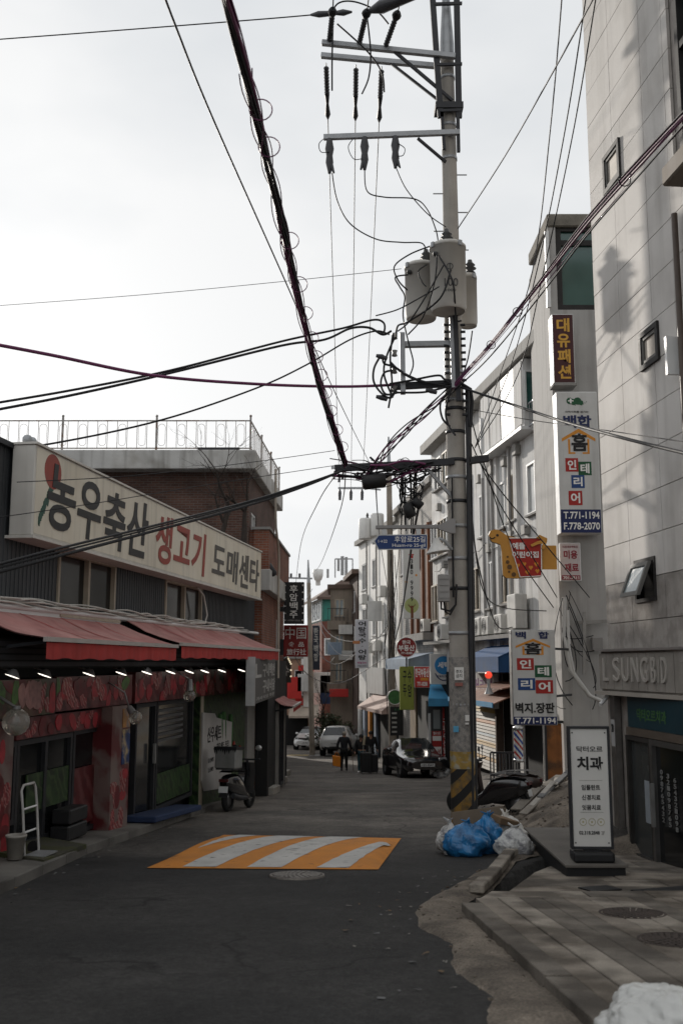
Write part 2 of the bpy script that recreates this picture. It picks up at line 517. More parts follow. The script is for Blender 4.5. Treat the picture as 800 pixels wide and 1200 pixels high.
def vary_asphalt(m):
    # lighter, warmer tone beyond the hump, mottling and stains everywhere
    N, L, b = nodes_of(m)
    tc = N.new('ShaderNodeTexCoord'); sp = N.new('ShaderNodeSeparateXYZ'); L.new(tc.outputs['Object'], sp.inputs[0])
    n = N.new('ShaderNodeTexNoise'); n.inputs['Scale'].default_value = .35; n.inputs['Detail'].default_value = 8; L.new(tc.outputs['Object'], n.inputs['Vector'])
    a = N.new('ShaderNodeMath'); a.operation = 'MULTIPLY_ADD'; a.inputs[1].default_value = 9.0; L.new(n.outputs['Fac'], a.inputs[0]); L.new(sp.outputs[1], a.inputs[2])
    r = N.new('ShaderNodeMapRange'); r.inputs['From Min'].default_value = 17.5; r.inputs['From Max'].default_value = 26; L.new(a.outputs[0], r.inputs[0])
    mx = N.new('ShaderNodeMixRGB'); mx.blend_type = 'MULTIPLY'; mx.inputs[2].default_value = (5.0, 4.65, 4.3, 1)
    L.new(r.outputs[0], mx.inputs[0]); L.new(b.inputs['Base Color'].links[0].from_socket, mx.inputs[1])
    prev = mx
    for sc, lo, hi, det in ((7, .8, 1.22, 8), (28, .78, 1.25, 3), (1.1, .78, 1.15, 9)):
        k = N.new('ShaderNodeTexNoise'); k.inputs['Scale'].default_value = sc; k.inputs['Detail'].default_value = det; k.inputs['Roughness'].default_value = .65; L.new(tc.outputs['Object'], k.inputs['Vector'])
        q = N.new('ShaderNodeMapRange'); q.inputs['From Min'].default_value = .35; q.inputs['From Max'].default_value = .65; q.inputs['To Min'].default_value = lo; q.inputs['To Max'].default_value = hi; L.new(k.outputs['Fac'], q.inputs[0])
        mu = N.new('ShaderNodeMixRGB'); mu.blend_type = 'MULTIPLY'; mu.inputs[0].default_value = 1; L.new(prev.outputs[0], mu.inputs[1]); L.new(q.outputs[0], mu.inputs[2]); prev = mu
    v = N.new('ShaderNodeTexVoronoi'); v.inputs['Scale'].default_value = 55; L.new(tc.outputs['Object'], v.inputs['Vector'])
    g_ = N.new('ShaderNodeMath'); g_.operation = 'LESS_THAN'; g_.inputs[1].default_value = .16; L.new(v.outputs['Distance'], g_.inputs[0])
    h_ = N.new('ShaderNodeMath'); h_.operation = 'MULTIPLY'; h_.inputs[1].default_value = .35; L.new(g_.outputs[0], h_.inputs[0])
    sp_ = N.new('ShaderNodeMixRGB'); sp_.inputs[2].default_value = (.16, .15, .14, 1); L.new(h_.outputs[0], sp_.inputs[0]); L.new(prev.outputs[0], sp_.inputs[1])
    L.new(sp_.outputs[0], b.inputs['Base Color'])
vary_asphalt(ASPH)
xs = [-1500, -400, -120, -50, -20, -12, -8, -6] + [-5 + .5 * i for i in range(12)] + [1 + .2 * i for i in range(31)] + [7.6, 8.4, 9, 10, 12, 16, 22, 50, 120, 400, 1500]
ys = [-300, -60, -20, -8, -2] + [1 + .5 * i for i in range(17)] + [9.3 + .2 * i for i in range(30)] + [15.5 + .5 * i for i in range(81)] + [57, 60, 64, 70, 76, 82, 90, 100, 115, 130, 160, 220, 400, 800, 1600]
SIN = [(2, 1.62), (5.98, 1.40), (9.75, 1.06), (11.1, 1.6), (12.45, 2.1), (15.0, 3.4)]
def dip(x, y): return .5 if 2.4 < y < 14.7 and lerp_table(SIN, y) + .12 < x < 7 else 0
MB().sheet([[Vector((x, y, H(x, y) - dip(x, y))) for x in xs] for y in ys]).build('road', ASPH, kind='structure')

# speed hump with painted stripes
HA, HB, HC, HD = [G(*q) for q in ((172, 1018), (443, 1020), (470, 983), (262, 979))]
def hump_pt(s, t, dz=0.0):
    a = HA.lerp(HB, s); b = HD.lerp(HC, s)
    p = a.lerp(b, t)
    z = H(p.x, p.y) + .01 + .085 * math.sin(math.pi * min(1, max(0, t))) ** .8 * min(1, s / .04, (1 - s) / .04) + dz
    return Vector((p.x, p.y, z))
HUMPO = M('hump_orange_paint', (.50, .185, .02), .75, .16, 3, fine=.14, bump=.3, bscale=90, col2=(.13, .07, .03), f2=(.60, .76), s2=6)
HUMPW = M('hump_white_paint', (.43, .42, .40), .75, .16, 3, fine=.14, bump=.3, bscale=90, col2=(.12, .115, .11), f2=(.58, .74), s2=6)
hump = T('speed_hump', 'low speed hump painted with orange and white slanted stripes across the road', 'speed hump', (HA + HC) / 2)
MB().sheet([[hump_pt(i / 20, j / 14) for i in range(21)] for j in range(15)]).build('hump_body', HUMPO, hump)
for k, (t0, a, b, t1, a2, b2) in enumerate(((.36, .09, .095, 1, .10, .23), (0, .15, .295, 1, .33, .54), (0, .43, .58, 1, .62, .81), (0, .73, .87, .62, .925, .985))):
    g = []
    for j in range(17):
        f = j / 16; t = t0 + (t1 - t0) * f
        l, r_ = a + (a2 - a) * f, b + (b2 - b) * f
        jit = .006 * noise.noise(Vector((k * 7.0, j * .9, 0)))
        g.append([hump_pt(l + (r_ - l) * i / 3 + jit, min(.985, max(.015, t)), .004) for i in range(4)])
    MB().sheet(g).build('white_stripe', HUMPW, hump)

IRON = M('cast_iron', (.16, .145, .13), .55, .3, 14, metal=.6, fine=.25, bump=.4, bscale=70)
IRONR = M('rusty_iron', (.055, .043, .037), .9, .3, 10, metal=.2, fine=.25, bump=.4, bscale=70)
def manhole(px, py, r, mat, label, dz=.0, stretch=1.0):
    c = G(px, py); c.z += dz
    tn = Vector((0, 1, (H(c.x, c.y + .3) - H(c.x, c.y - .3)) / .6)).normalized()
    nrm = Vector((1, 0, 0)).cross(tn).normalized()
    t = T('manhole_cover', label, 'manhole cover', c)
    MB().lathe([(0, .012), (r * .93, .012), (r * .95, .004)], c, 28, axis=nrm).build('lid', mat, t)
    MB().lathe([(r * .96, .002), (r * .97, .016), (r * 1.05, .016), (r * 1.07, -.01)], c, 28, axis=nrm).build('ring', mat, t)
    bm = MB()
    for k in range(5):
        rr = r * (.15 + .17 * k); n = 5 + 5 * k
        for i in range(n):
            an = 2 * math.pi * i / n
            q = c + Vector((math.cos(an), 0, 0)) * rr + tn * math.sin(an) * rr + nrm * .016
            bm.box(q, (.05, .035, .008), rz=an)
    bm.build('tread_studs', mat, t)
manhole(348, 1027, .30, IRON, 'round cast iron manhole cover in the asphalt just before the speed hump', .006)

CONCP = M('pavement_concrete', (.155, .145, .13), .92, .2, 1.2, fine=.18, bump=.5, bscale=60, col2=(.09, .083, .075), f2=(.45, .65), s2=1.1)
DIRT = M('dirt_verge', (.165, .138, .11), .97, .32, 2.5, fine=.4, bump=.9, bscale=28, col2=(.085, .07, .056), f2=(.42, .62), s2=2.2)
MOSS = M('mossy_green_paint', (.055, .058, .022), .95, .25, 3, fine=.25, bump=.4, bscale=50, col2=(.05, .047, .035), f2=(.45, .6), s2=2)
BLUEM = M('blue_mat', (.02, .035, .085), .8, .2, 3, fine=.2)

FL = Fr((-3.75, 17.0), (.1483, .9889))
def facade_x(y): return -3.75 + .15 * (y - 17)
KERB = [(4, -3.9), (8, -3.62), (10.5, -3.46), (14.1, -3.45), (18.75, -3.06), (26, -2.42), (28, -2.3)]
mb = MB()
yy = [4 + .5 * i for i in range(49)]
mb.sheet([[Vector((facade_x(y) - .3 if k == 0 else lerp_table(KERB, y) + (-.16, 0, .0)[k - 1], y, lerp_table(GZ, y) + (.13, .13, .12, -.05)[k])) for k in range(4)] for y in yy], smooth=False)
mb.build('pavement_left', CONCP, kind='structure')
kb = None
for k in range(24):                                    # kerb stones
    y0, y1 = 4 + k, 4 + k + .985
    x0, x1 = lerp_table(KERB, y0), lerp_table(KERB, y1)
    m = MB()
    c = []
    for zz in (-.1, .122):
        for x, y in ((x0 - .15, y0), (x0 + .012, y0), (x1 + .012, y1), (x1 - .15, y1)):
            c.append(Vector((x, y, lerp_table(GZ, y) + zz + random.uniform(-.006, .006) * (zz > 0))))
    m.hexa(c)
    if kb is None:
        kb = m.build('kerb', CONCP, kind='structure', bevel=.012)
    else:
        o = m.build('kerb_stone', CONCP, kind='structure', bevel=.012); del o['kind']; o.parent = kb

# right hand verge, sidewalk slabs, kerb round the corner slab
VER = [(575, 1200), (540, 1135), (512, 1100), (492, 1082), (486, 1070), (500, 1052), (530, 1037), (556, 1024), (590, 1005), (640, 993)]
VIN = [(692, 1200), (610, 1130), (570, 1094), (552, 1079), (540, 1068), (556, 1055), (575, 1046), (590, 1030), (606, 1010), (668, 991)]
vo = [G(*q) for q in VER]; vi = [G(*q) for q in VIN]
vo = [Vector((.9, 2.0, 0))] + vo; vi = [Vector((1.6, 2.0, 0))] + vi
def resamp(pl, n):
    out = []
    L_ = [0]
    for p, q in zip(pl, pl[1:]): L_.append(L_[-1] + (q - p).length)
    for i in range(n):
        t = L_[-1] * i / (n - 1); k = max(j for j in range(len(L_)) if L_[j] <= t + 1e-9); k = min(k, len(pl) - 2)
        out.append(pl[k].lerp(pl[k + 1], (t - L_[k]) / max(1e-6, L_[k + 1] - L_[k])))
    return out
g = []
for i, (a, b) in enumerate(zip(resamp(vo, 150), resamp(vi, 150))):
    row = []
    for k in range(11):
        p = a.lerp(b, k / 10)
        jx = (.13 * noise.noise(Vector((p.x * 1.3, p.y * 1.3, 4))) + .035 * noise.noise(Vector((p.x * 5, p.y * 5, 1))) + .015 * noise.noise(Vector((p.x * 14, p.y * 14, 2)))) * (1 - k / 10)
        row.append(Vector((p.x + jx, p.y + jx * .5, H(p.x, p.y) + (-.004 if k == 0 else .012 + .018 * noise.noise(p * 4) + .012 * noise.noise(p * 13) + .025 * math.sin(math.pi * k / 10)))))
    g.append(row)
MB().sheet(g).build('verge', DIRT, kind='structure')
# dirt bank between the corner building and the tower
g = []
for j in range(66):
    y = 13.9 + j * .165
    e = lerp_table([(13.6, 2.55), (15, 2.75), (18, 3.0), (22, 3.6), (25, 4.0)], y)
    row = []
    for k in range(44):
        x = e + k * .085
        p = Vector((x, y, 0))
        up = sstep(0, .5, k * .085) * sstep(13.9, 14.9, y)
        low = .14 * sstep(3.3, 3.6, x) * (1 - sstep(15.0, 15.5, y)) + .22 * (1 - sstep(13.9, 14.5, y))
        row.append(Vector((x + .05 * noise.noise(p * 3), y, H(x, y) + .015 - low + up * (.12 * (.4 + noise.noise(p * 1.7)) + .05 * noise.noise(p * 5) + .03 * noise.noise(p * 13)))))
    g.append(row)
MB().sheet(g).build('dirt_bank', DIRT, kind='structure')
SLAB = [M('slab_%s' % n, c, .9, .25, 3.2, fine=.22, bump=.6, bscale=60, col2=c2, f2=(.42, .60), s2=1.9) for n, c, c2 in
        (('warm', (.22, .19, .157), (.09, .074, .058)), ('grey', (.155, .136, .114), (.07, .059, .048)), ('pale', (.28, .248, .208), (.11, .093, .075)))]
SBED = M('slab_bedding', (.05, .045, .04), .95, .2, 3)
def slabz(x, y): return lerp_table(GZ, y) + .075
sw = MB()
pts = [Vector((1.06, 9.75)), Vector((1.6, 11.1)), Vector((2.1, 12.45)), Vector((3.9, 15.3)), Vector((6.5, 15.3)), Vector((6.5, 2.0)), Vector((1.62, 2.0)), Vector((1.40, 5.98))]
sw.poly([Vector((p.x, p.y, slabz(p.x, p.y) - .24)) for p in pts][::-1], [Vector((p.x, p.y, slabz(p.x, p.y) - .6)) for p in pts][::-1])
SWO = sw.build('sidewalk', SBED, kind='structure')
def slab(x0, x1, ya, yb, th=0.012, skew=0.0, mat=None, name='slab'):
    m = MB(); c = []
    j = random.uniform(-.006, .006)
    for zz in (-.3, th):
        for x, y in ((x0, ya), (x1, ya), (x1, yb), (x0, yb)):
            c.append(Vector((x + skew * (9.7 - y), y, slabz(x, y) + zz + (j if zz > 0 else 0))))
    m.hexa(c)
    return m.build(name, mat or random.choice(SLAB), SWO, bevel=.006)
ROOT[SWO] = Vector((0, 0, 0))
for i in range(21):                                    # long ramp slabs running down to the road
    x0 = 1.27 + i * .205
    y1 = 9.84
    for k in range(3):
        yb = y1 - k * 2.6 + (0 if k == 0 else (i % 3) * .5); ya = y1 - (k + 1) * 2.6 + ((i % 3) * .5) + .012
        slab(x0 + .004, x0 + .201, ya, yb, skew=.07, mat=SLAB[(i * 2 + (i // 3)) % 3])
for k in range(7):
    slab(1.08, 1.265, 9.7 - k * 1.0 - .985, 9.7 - k * 1.0 - (.0 if k else .18), .02, .07, SLAB[1], 'edge_stone')
EDG = [(9.7, 1.16), (11.1, 1.72), (12.45, 2.22), (15.3, 3.75)]
for j in range(-1, 10):
    ya = 10.30 + j * .53 if j >= 0 else 9.86
    yb = 10.30 + j * .53 + .52 if j >= 0 else 10.29
    xa, xb = lerp_table(EDG, ya) + .08, lerp_table(EDG, yb) + .08
    for i in range(9):
        a0, b0 = (xa, xb) if i == 0 else (xb + .3 + i * .6, xb + .3 + i * .6)
        x1 = xb + .3 + (i + 1) * .6 - .012
        if a0 > 5.6 or (j == -1 and a0 > 2.0 + 3.0): continue
        m = MB(); jz = random.uniform(-.005, .005)
        dn = 0 if j == -1 else -.11
        m.hexa([Vector((x, y, slabz(x, y) + dn + zz + (jz if zz > 0 else 0))) for zz in (-.08 if dn else -.28, .004) for x, y in ((a0, ya), (x1, ya), (x1, yb), (b0, yb))])
        m.build('slab', random.choice(SLAB), SWO, bevel=.006)
kst = [G(*q) for q in ((558, 1051), (575, 1035), (597, 1006), (634, 997), (670, 989))]
for a, b in zip(kst, kst[1:]):
    n = max(1, round((b - a).length / .6))
    for i in range(n):
        p, q = a.lerp(b, (i + .02) / n), a.lerp(b, (i + .98) / n)
        p.z = slabz(p.x, p.y) + .0; q.z = slabz(q.x, q.y) + .0
        MB().beam(p, q, .15, .09).build('edge_stone', SLAB[2], SWO, bevel=.012)
manhole(741, 1083, .27, IRONR, 'rusty oval manhole lid in the sidewalk, the farther of the two', .078)
manhole(792, 1116, .27, IRONR, 'rusty oval manhole lid in the sidewalk at the right picture edge', .078)
RISER = M('black_rubber_mat', (.012, .012, .013), .6, .2, 5, fine=.2)
for i, (x, y, w, l, rz) in enumerate(((2.75, 11.1, .35, .3, .3), (3.45, 10.95, .7, .4, .3), (4.15, 11.0, .7, .36, .25))):
    MB().box((x, y, slabz(x, y) - .092), (w, l, .012), rz=rz, rx=-.067).build('rubber_mat', RISER, label='black rubber mat on the sidewalk, %s' % ('small one nearest the kerb corner', 'the middle one before the platform', 'the one at the glass door')[i], cat='mat', group='black mats at the entrance')
LEDGE = M('ledge_stone', (.13, .118, .104), .8, .2, 3, fine=.15)
lx0, lx1 = P(664, 1003, 12.0).x, P(738, 1003, 12.0).x
led = MB().box(((lx0 + lx1) / 2, 13.45, -.735), (lx1 - lx0, 2.7, .035)).build('entrance_ledge', LEDGE, kind='structure', bevel=.006)
MB().box(((lx0 + lx1) / 2, 13.47, -.985), (lx1 - lx0 - .04, 2.64, .46)).build('ledge_riser', RISER, kind='structure')
# mossy ramp and blue step mat along the butcher shop
p = G(40, 1022)
mr = MB(); a = [Vector((-4.35, 12.7, 0)), Vector((-3.5, 12.2, 0)), Vector((-3.42, 13.9, 0)), Vector((-4.1, 14.3, 0))]
mr.hexa([Vector((q.x, q.y, lerp_table(GZ, q.y) + .09)) for q in a] + [Vector((q.x, q.y, lerp_table(GZ, q.y) + (.2 if i in (0, 3) else .145))) for i, q in enumerate(a)])
mr.build('entry_ramp', MOSS, label='worn mossy green ramp at the kerb beside the white bucket', cat='ramp')
# ================================================================== left: butcher shop
def camrect(x0, y0, x1, y1, d):
    a, b = P(x0, y0, d), P(x1, y1, d)
    return a.x, b.x, b.z, a.z
def printmat(name, c, dirt=.0):
    return M(name, c, .5, .08, 4, streak=dirt)
RIBW = M('dark_metal_siding', (.058, .062, .067), .55, .22, 1.5, metal=.2, streak=.5)
BLACKW = M('near_black_wall', (.010, .010, .010), .7, .3, 2)  # near-black tone for the ground floor and the eatery front
CREAM = M('cream_sign_face', (.74, .675, .555), .5, .07, 1.2, streak=.45, col2=(.65, .565, .43), f2=(.5, .75), s2=.8)
CREAMS = M('cream_sign_side', (.62, .59, .54), .5, .08, 2, streak=.3)
AWN = M('red_awning_cloth', (.42, .215, .195), .85, .16, 1.8, streak=.35, col2=(.33, .13, .12), f2=(.45, .7), s2=1.3, bump=.2, bscale=18)
AWNV = M('red_awning_valance', (.40, .045, .04), .85, .15, 3, streak=.4, bump=.2, bscale=20)
def meat(name, a, b, c, sc):
    m = M(name, a, .45, .2, sc, col2=b, f2=(.47, .58), s2=sc * 1.1)
    N, L, bs = nodes_of(m)
    tc = N.new('ShaderNodeTexCoord')
    n = N.new('ShaderNodeTexWave'); n.inputs['Scale'].default_value = sc * .55; n.inputs['Distortion'].default_value = 9; n.inputs['Detail'].default_value = 4; n.inputs['Detail Scale'].default_value = 1.3; n.bands_direction = 'DIAGONAL'
    L.new(tc.outputs['Object'], n.inputs['Vector'])
    r = N.new('ShaderNodeMapRange'); r.inputs['From Min'].default_value = .45; r.inputs['From Max'].default_value = 1.0; r.inputs['To Max'].default_value = .75
    L.new(n.outputs['Fac'], r.inputs[0])
    mx = N.new('ShaderNodeMixRGB'); mx.inputs[2].default_value = (*c, 1)
    L.new(bs.inputs['Base Color'].links[0].from_socket, mx.inputs[1]); L.new(r.outputs[0], mx.inputs[0]); L.new(mx.outputs[0], bs.inputs['Base Color'])
    return m
MEAT = meat('meat_photo_print', (.09, .011, .013), (.045, .008, .009), (.15, .05, .05), 2.2)
MEATG = meat('meat_and_greens_print', (.08, .012, .014), (.018, .035, .012), (.10, .07, .04), 1.8)
VEG = meat('vegetable_photo_print', (.02, .048, .014), (.009, .018, .008), (.05, .085, .03), 4.5)
MEATS = meat('streaked_meat_print', (.11, .016, .018), (.15, .10, .09), (.19, .15, .135), 1.5)

shop = T('butcher_shop', 'dark two storey butcher shop with ribbed metal siding and red awnings', 'shop', FL.pt(0, 0, -1.2))
def fx(px, py, n=0): return FL.px(px, py, n)
UA, UB = -12.5, 9.7                                    # extent along the street
W1 = (fx(66, 700)[0], fx(134, 700)[0], fx(100, 722)[1], fx(66, 643)[1])
W2 = (fx(193, 700)[0], fx(236, 700)[0], fx(215, 731)[1], fx(193, 672)[1])
W2 = (W2[0], W2[1], W1[2] + .04, W1[3] - .02)
mb = MB()
FL.wall(mb, UA, UB, 2.2, 4.42, [W1, W2], .14)
FL.box(mb, UA, UB, -5, -.15, 2.0, 4.43)
mb.add([FL.pt(UA, 0, 4.42), FL.pt(UB, 0, 4.42), FL.pt(UB, -5, 4.75), FL.pt(UA, -5, 4.75)], [(0, 1, 2, 3)])
mb.add([FL.pt(UB, 0, 2.2), FL.pt(UB, -5, 2.2), FL.pt(UB, -5, 4.7), FL.pt(UB, 0, 4.42)], [(0, 1, 2, 3)])
mb.build('upper_wall', RIBW, shop)
mb = MB()
u = UA
while u < UB - .05:
    for z0, z1 in ((2.22, 4.40),):
        segs = [(z0, z1)]
        for w in (W1, W2):
            if w[0] - .06 < u + .02 < w[1] + .06: segs = [(z0, w[2] - .07), (w[3] + .07, z1)]
        for a, b in segs: FL.box(mb, u, u + .03, .0, .009, a, b)
    u += .115
mb.build('wall_ribs', RIBW, shop, kind='stuff')
boxed(FL, 'roof_edge', DSTEEL, shop, UA, UB, -.05, .08, 4.40, 4.47)
for w in (W1, W2):
    FL.window(shop, w[0], w[1], w[2], w[3], -.04, 2, BEIGEF, GLASSD, .06, .07, sill=BEIGEF)
# ground floor
mb = MB()
FL.box(mb, UA, UB, -5, -.25, -3, 2.1)
FL.box(mb, UA, UB, -.3, .48, 1.55, 1.90)              # shutter boxes under the awning
mb.build('lower_wall', BLACKW, shop)
mb = MB()
for k in range(4): FL.box(mb, UA, UB, .46, .50, 1.57 + k * .08, 1.63 + k * .08)
mb.build('shutter_box_slats', DSTEEL, shop)
def ub(px, n=0.0): return fx(px, 900, n)[0]
def band(name, x0, x1, z0, z1, n0, n1, mat): return boxed(FL, name, mat, shop, ub(x0, n1), ub(x1, n1), n0, n1, z0, z1)
band('meat_poster', -120, 62, .92, 1.40, -.1, .2, MEATG)
band('meat_poster', 62.5, 152, .94, 1.42, -.1, .2, MEAT)
band('meat_poster', 156, 225, .93, 1.46, -.1, .2, MEAT)
band('meat_poster', 225.5, 290, .93, 1.48, -.1, .2, MEATG)
band('lower_meat_poster', 18, 124, .62, .90, -.1, .12, MEAT)
PR = [M('print_red_meat', (.30, .022, .03), .45, .35, 9), meat('print_marbled_meat', (.22, .036, .036), (.15, .015, .018), (.36, .24, .22), 9), M('print_dark_meat', (.12, .012, .016), .45, .4, 8), M('print_pink_fat', (.27, .14, .13), .5, .3, 10), M('print_leaf', (.06, .13, .03), .5, .5, 8), meat('print_rib_meat', (.26, .03, .035), (.13, .015, .02), (.40, .22, .2), 12)]
rnd = random.Random(77)
sl_mesh = {}
def slices(x0, x1, za, zb, n, every, rr, mats):
    u, e, k = ub(x0, n), ub(x1, n), 0
    while u < e:
        m = rnd.choice(mats); r1, r2 = rnd.uniform(*rr), rnd.uniform(rr[0], rr[1]) * .72; a0 = rnd.uniform(0, 3.14); zc = rnd.uniform(za + r2 * .5, zb - r2 * .5)
        pts = []
        for i in range(12):
            an = 2 * math.pi * i / 12; q = 1 + .28 * noise.noise(Vector((math.cos(an) * 1.3 + k, math.sin(an) * 1.3, u)))
            x, z = r1 * q * math.cos(an), r2 * q * math.sin(an)
            pts.append((min(e, max(ub(x0, n), u + x * math.cos(a0) - z * math.sin(a0))), min(zb, max(za, zc + x * math.sin(a0) + z * math.cos(a0)))))
        mb = MB(); FL.poly(mb, pts, n - .001, n + .002 + .0012 * (k % 7)); mb.build('printed_meat_slice', m, shop)
        u += rnd.uniform(.5, 1.1) * every; k += 1
slices(-60, 62, .93, 1.39, .2, .19, (.11, .24), PR)
slices(62.5, 152, .95, 1.41, .2, .16, (.10, .22), [PR[0], PR[1], PR[2], PR[5], PR[4]])
slices(156, 225, .94, 1.45, .2, .17, (.10, .22), [PR[0], PR[1], PR[2], PR[5]])
slices(225.5, 290, .94, 1.47, .2, .24, (.10, .24), PR)
slices(19, 123, .63, .89, .12, .26, (.08, .16), [PR[0], PR[2], PR[2], PR[5]])
gz = lambda px, n=0: H(*(FL.pt(ub(px, n), n, 0)).xy) + .12
def glassdoor(x0, x1, ztop, panel=None, name='shop_door'):
    u0, u1 = ub(x0), ub(x1); zb = gz((x0 + x1) / 2) + .02
    w = FL.window(shop, u0, u1, zb, ztop, .0, 1, DSTEEL, GLASSD, .07, .05, name=name)
    if panel:
        k = MB(); FL.box(k, u0 + .09, u1 - .09, .012, .03, zb + .12, zb + .12 + panel); k.build('door_poster', MEAT, w)
    h = MB(); FL.box(h, u1 - .16, u1 - .12, .05, .1, zb + .9, zb + 1.25); h.build('handle', ALU, w)
    return w
wn1 = FL.window(shop, ub(-60), ub(15.5), gz(0) + .3, .6, 0, 2, DSTEEL, GLASSD, .07, .05)
wn1 = FL.window(shop, ub(16), ub(81), gz(40) + .02, .6, 0, 2, DSTEEL, GLASSD, .07, .05, name='shop_window')
k = MB(); FL.box(k, ub(30), ub(79), .012, .03, gz(40) + .45, gz(40) + .95); k.build('greens_sticker', VEG, wn1)
glassdoor(82, 116, .62, .85)
boxed(FL, 'door_post', ALU, shop, ub(120), ub(124), -.1, .1, gz(120) - .1, .6)
band('pillar', -30, 15, -2, .90, -.2, .25, MEATS)
pil = band('pillar', 130, 151, -2, .93, -.2, .3, MEATS)
k = MB(); FL.box(k, ub(142, .3), ub(150.5, .3), .3, .312, .0, .55); k.build('blue_poster', M('blue_poster_print', (.02, .05, .16), .5, .5, 6, col2=(.4, .3, .15), f2=(.5, .6), s2=3), pil)
k = MB(); FL.box(k, ub(142, .3), ub(150.5, .3), .3, .31, .58, .88); k.build('yellow_poster', M('yellow_poster_print', (.35, .17, .05), .5, .4, 5, col2=(.25, .2, .18), f2=(.5, .6), s2=4), pil)
def pil_slices(x0, x1, za, zb, n, k, sd):
    r = random.Random(sd); u0, u1 = ub(x0, n), ub(x1, n)
    for i in range(k):
        c = (r.uniform(u0 + .08, u1 - .08), r.uniform(za, zb)); a, b = r.uniform(.07, .15), r.uniform(.06, .2)
        pts = [(min(u1, max(u0, c[0] + a * (1 + .3 * noise.noise(Vector((j, i, sd)))) * math.cos(2 * math.pi * j / 11))), c[1] + b * math.sin(2 * math.pi * j / 11)) for j in range(11)]
        mb = MB(); FL.poly(mb, pts, n - .001, n + .002 + .0011 * (i % 6)); mb.build('printed_meat_slice', r.choice([PR[2], PR[2], PR[0], PR[5], PR[1]]), shop)
pil_slices(130, 151, -.95, -.15, .3, 14, 3)
pil_slices(-5, 15, -.6, .6, .25, 14, 4)
glassdoor(155, 179, .9)
wn2 = FL.window(shop, ub(180), ub(223), gz(200) + .15, .9, 0, 1, DSTEEL, GLASSD, .07, .05, name='shop_window')
k = MB(); FL.box(k, ub(183), ub(221), .012, .03, gz(200) + .25, gz(200) + .8); k.build('greens_sticker', VEG, wn2)
k = MB()
for i in range(6): FL.box(k, ub(183), ub(212), .012, .024, .15 + i * .11, .2 + i * .11)
k.build('blind_slats', M('grey_blind', (.09, .09, .09), .6), wn2)
boxed(FL, 'door_post', BEIGEF, shop, ub(228), ub(231), -.1, .12, gz(230) - .1, .92)
vp = band('vegetable_poster', 233, 286, -1.45, .92, -.1, .1, VEG)
k = MB()
for i, (a, b, c, d) in enumerate(((258, 900, 268, 835), (262, 905, 274, 832), (270, 900, 281, 835))):
    p0, p1 = fx(a, 880, .13), fx(c, d, .13)
    k.tube([FL.pt(p0[0] + .1 * t, .12, p1[1] + (p0[1] - p1[1]) * t) for t in (0, .3, .6, 1)], [.05, .06, .05, .02], 6)
k.build('printed_leek_leaves', M('leek_green_print', (.05, .14, .04), .5, .3, 4), vp)
k = MB()
for px, py in ((274, 873), (268, 880), (281, 878)):
    a = fx(px, py, .12); k.ball(FL.pt(a[0], .12, a[1]), .12, (.3, 1, .8), 10)
k.build('printed_tomatoes', M('tomato_print', (.30, .03, .02), .5, .2, 4), vp)
wb0 = [fx(x, y, .16) for x, y in ((238, 835), (252, 836), (254, 841), (272, 846), (271, 880), (271, 922), (240, 927), (237, 915))]
board = T('notice_board', 'white paper notice board with brush lettering behind the parked scooter', 'notice board', FL.pt(wb0[0][0], .16, -1.3))
mb = MB(); FL.poly(mb, wb0[::-1], .13, .16); mb.build('board', M('notice_paper', (.46, .44, .42), .6, .08, 3, streak=.15), board)
a, b = fx(243, 860, .16)[0], fx(268, 870, .16)[0]
FL.text(board, '산우세트', a, a + (b - a) * .62, fx(245, 868)[1], fx(245, 850)[1], .164, INK, .01)
FL.text(board, '한우세트 주문', a + (b - a) * .42, b, fx(255, 873)[1] - .12, fx(255, 862)[1] - .12, .164, INK)
for i in range(2):
    z = fx(250, 884)[1] - i * .2
    FL.text(board, '등심세트', a + .1, a + .55, z - .1, z, .164, INK)
    FL.text(board, '30,000', a + .75, b - .1, z - .08, z, .164, REDP)
boxed(FL, 'end_pilaster', CONC, shop, ub(287), UB, -.2, .05, -3, 1.62)
# small disc floodlights along the fascia, lit
LAMPG = M('lamp_lens_lit', (.8, .78, .72), .3, .02, emit=2.0, ecol=(1, .93, .82))
LAMPS = M('lamp_shade_grey', (.25, .25, .25), .4, .1, 5, metal=.5)
BULB = M('bulb_glass', (.55, .52, .46), .12, .05, 5, trans=.75, spec=.6)
for i, (x, y) in enumerate(((-40, 815), (14, 812), (52, 807), (104, 803), (142, 802), (172, 801), (200, 799), (222, 799), (240, 798), (260, 798), (283, 797))):
    a = fx(x, y, .5); c = FL.pt(a[0], .5, 1.46)
    lp = MB().cyl(FL.pt(a[0], .2, 1.60), c + Z * .05, .012, n=6)
    ax = (-FL.U * .22 - Z * .9 - FL.N * .25).normalized()
    lp.lathe([(.02, -.08), (.05, -.06), (.095, 0), (.10, .012)], c, 14, axis=ax)
    o = lp.build('spot_lamp', LAMPS, shop)
    MB().lathe([(.0, .012), (.09, .010)], c, 14, axis=ax).build('lens', LAMPG, o)
for i, (x, y, r, n) in enumerate(((19, 846, .17, .42), (294, 806, .17, .42))):
    a = fx(x, y, n); c = FL.pt(a[0], n, a[1])
    o = MB().cyl(c + Z * r, FL.pt(a[0], .1, a[1] + .35), .02, n=6).cyl(c + Z * r * 1.15, c + Z * r * .7, .05, n=10).build('globe_lamp', LAMPS, shop)
    MB().ball(c, r, n=16).build('globe', BULB, o)
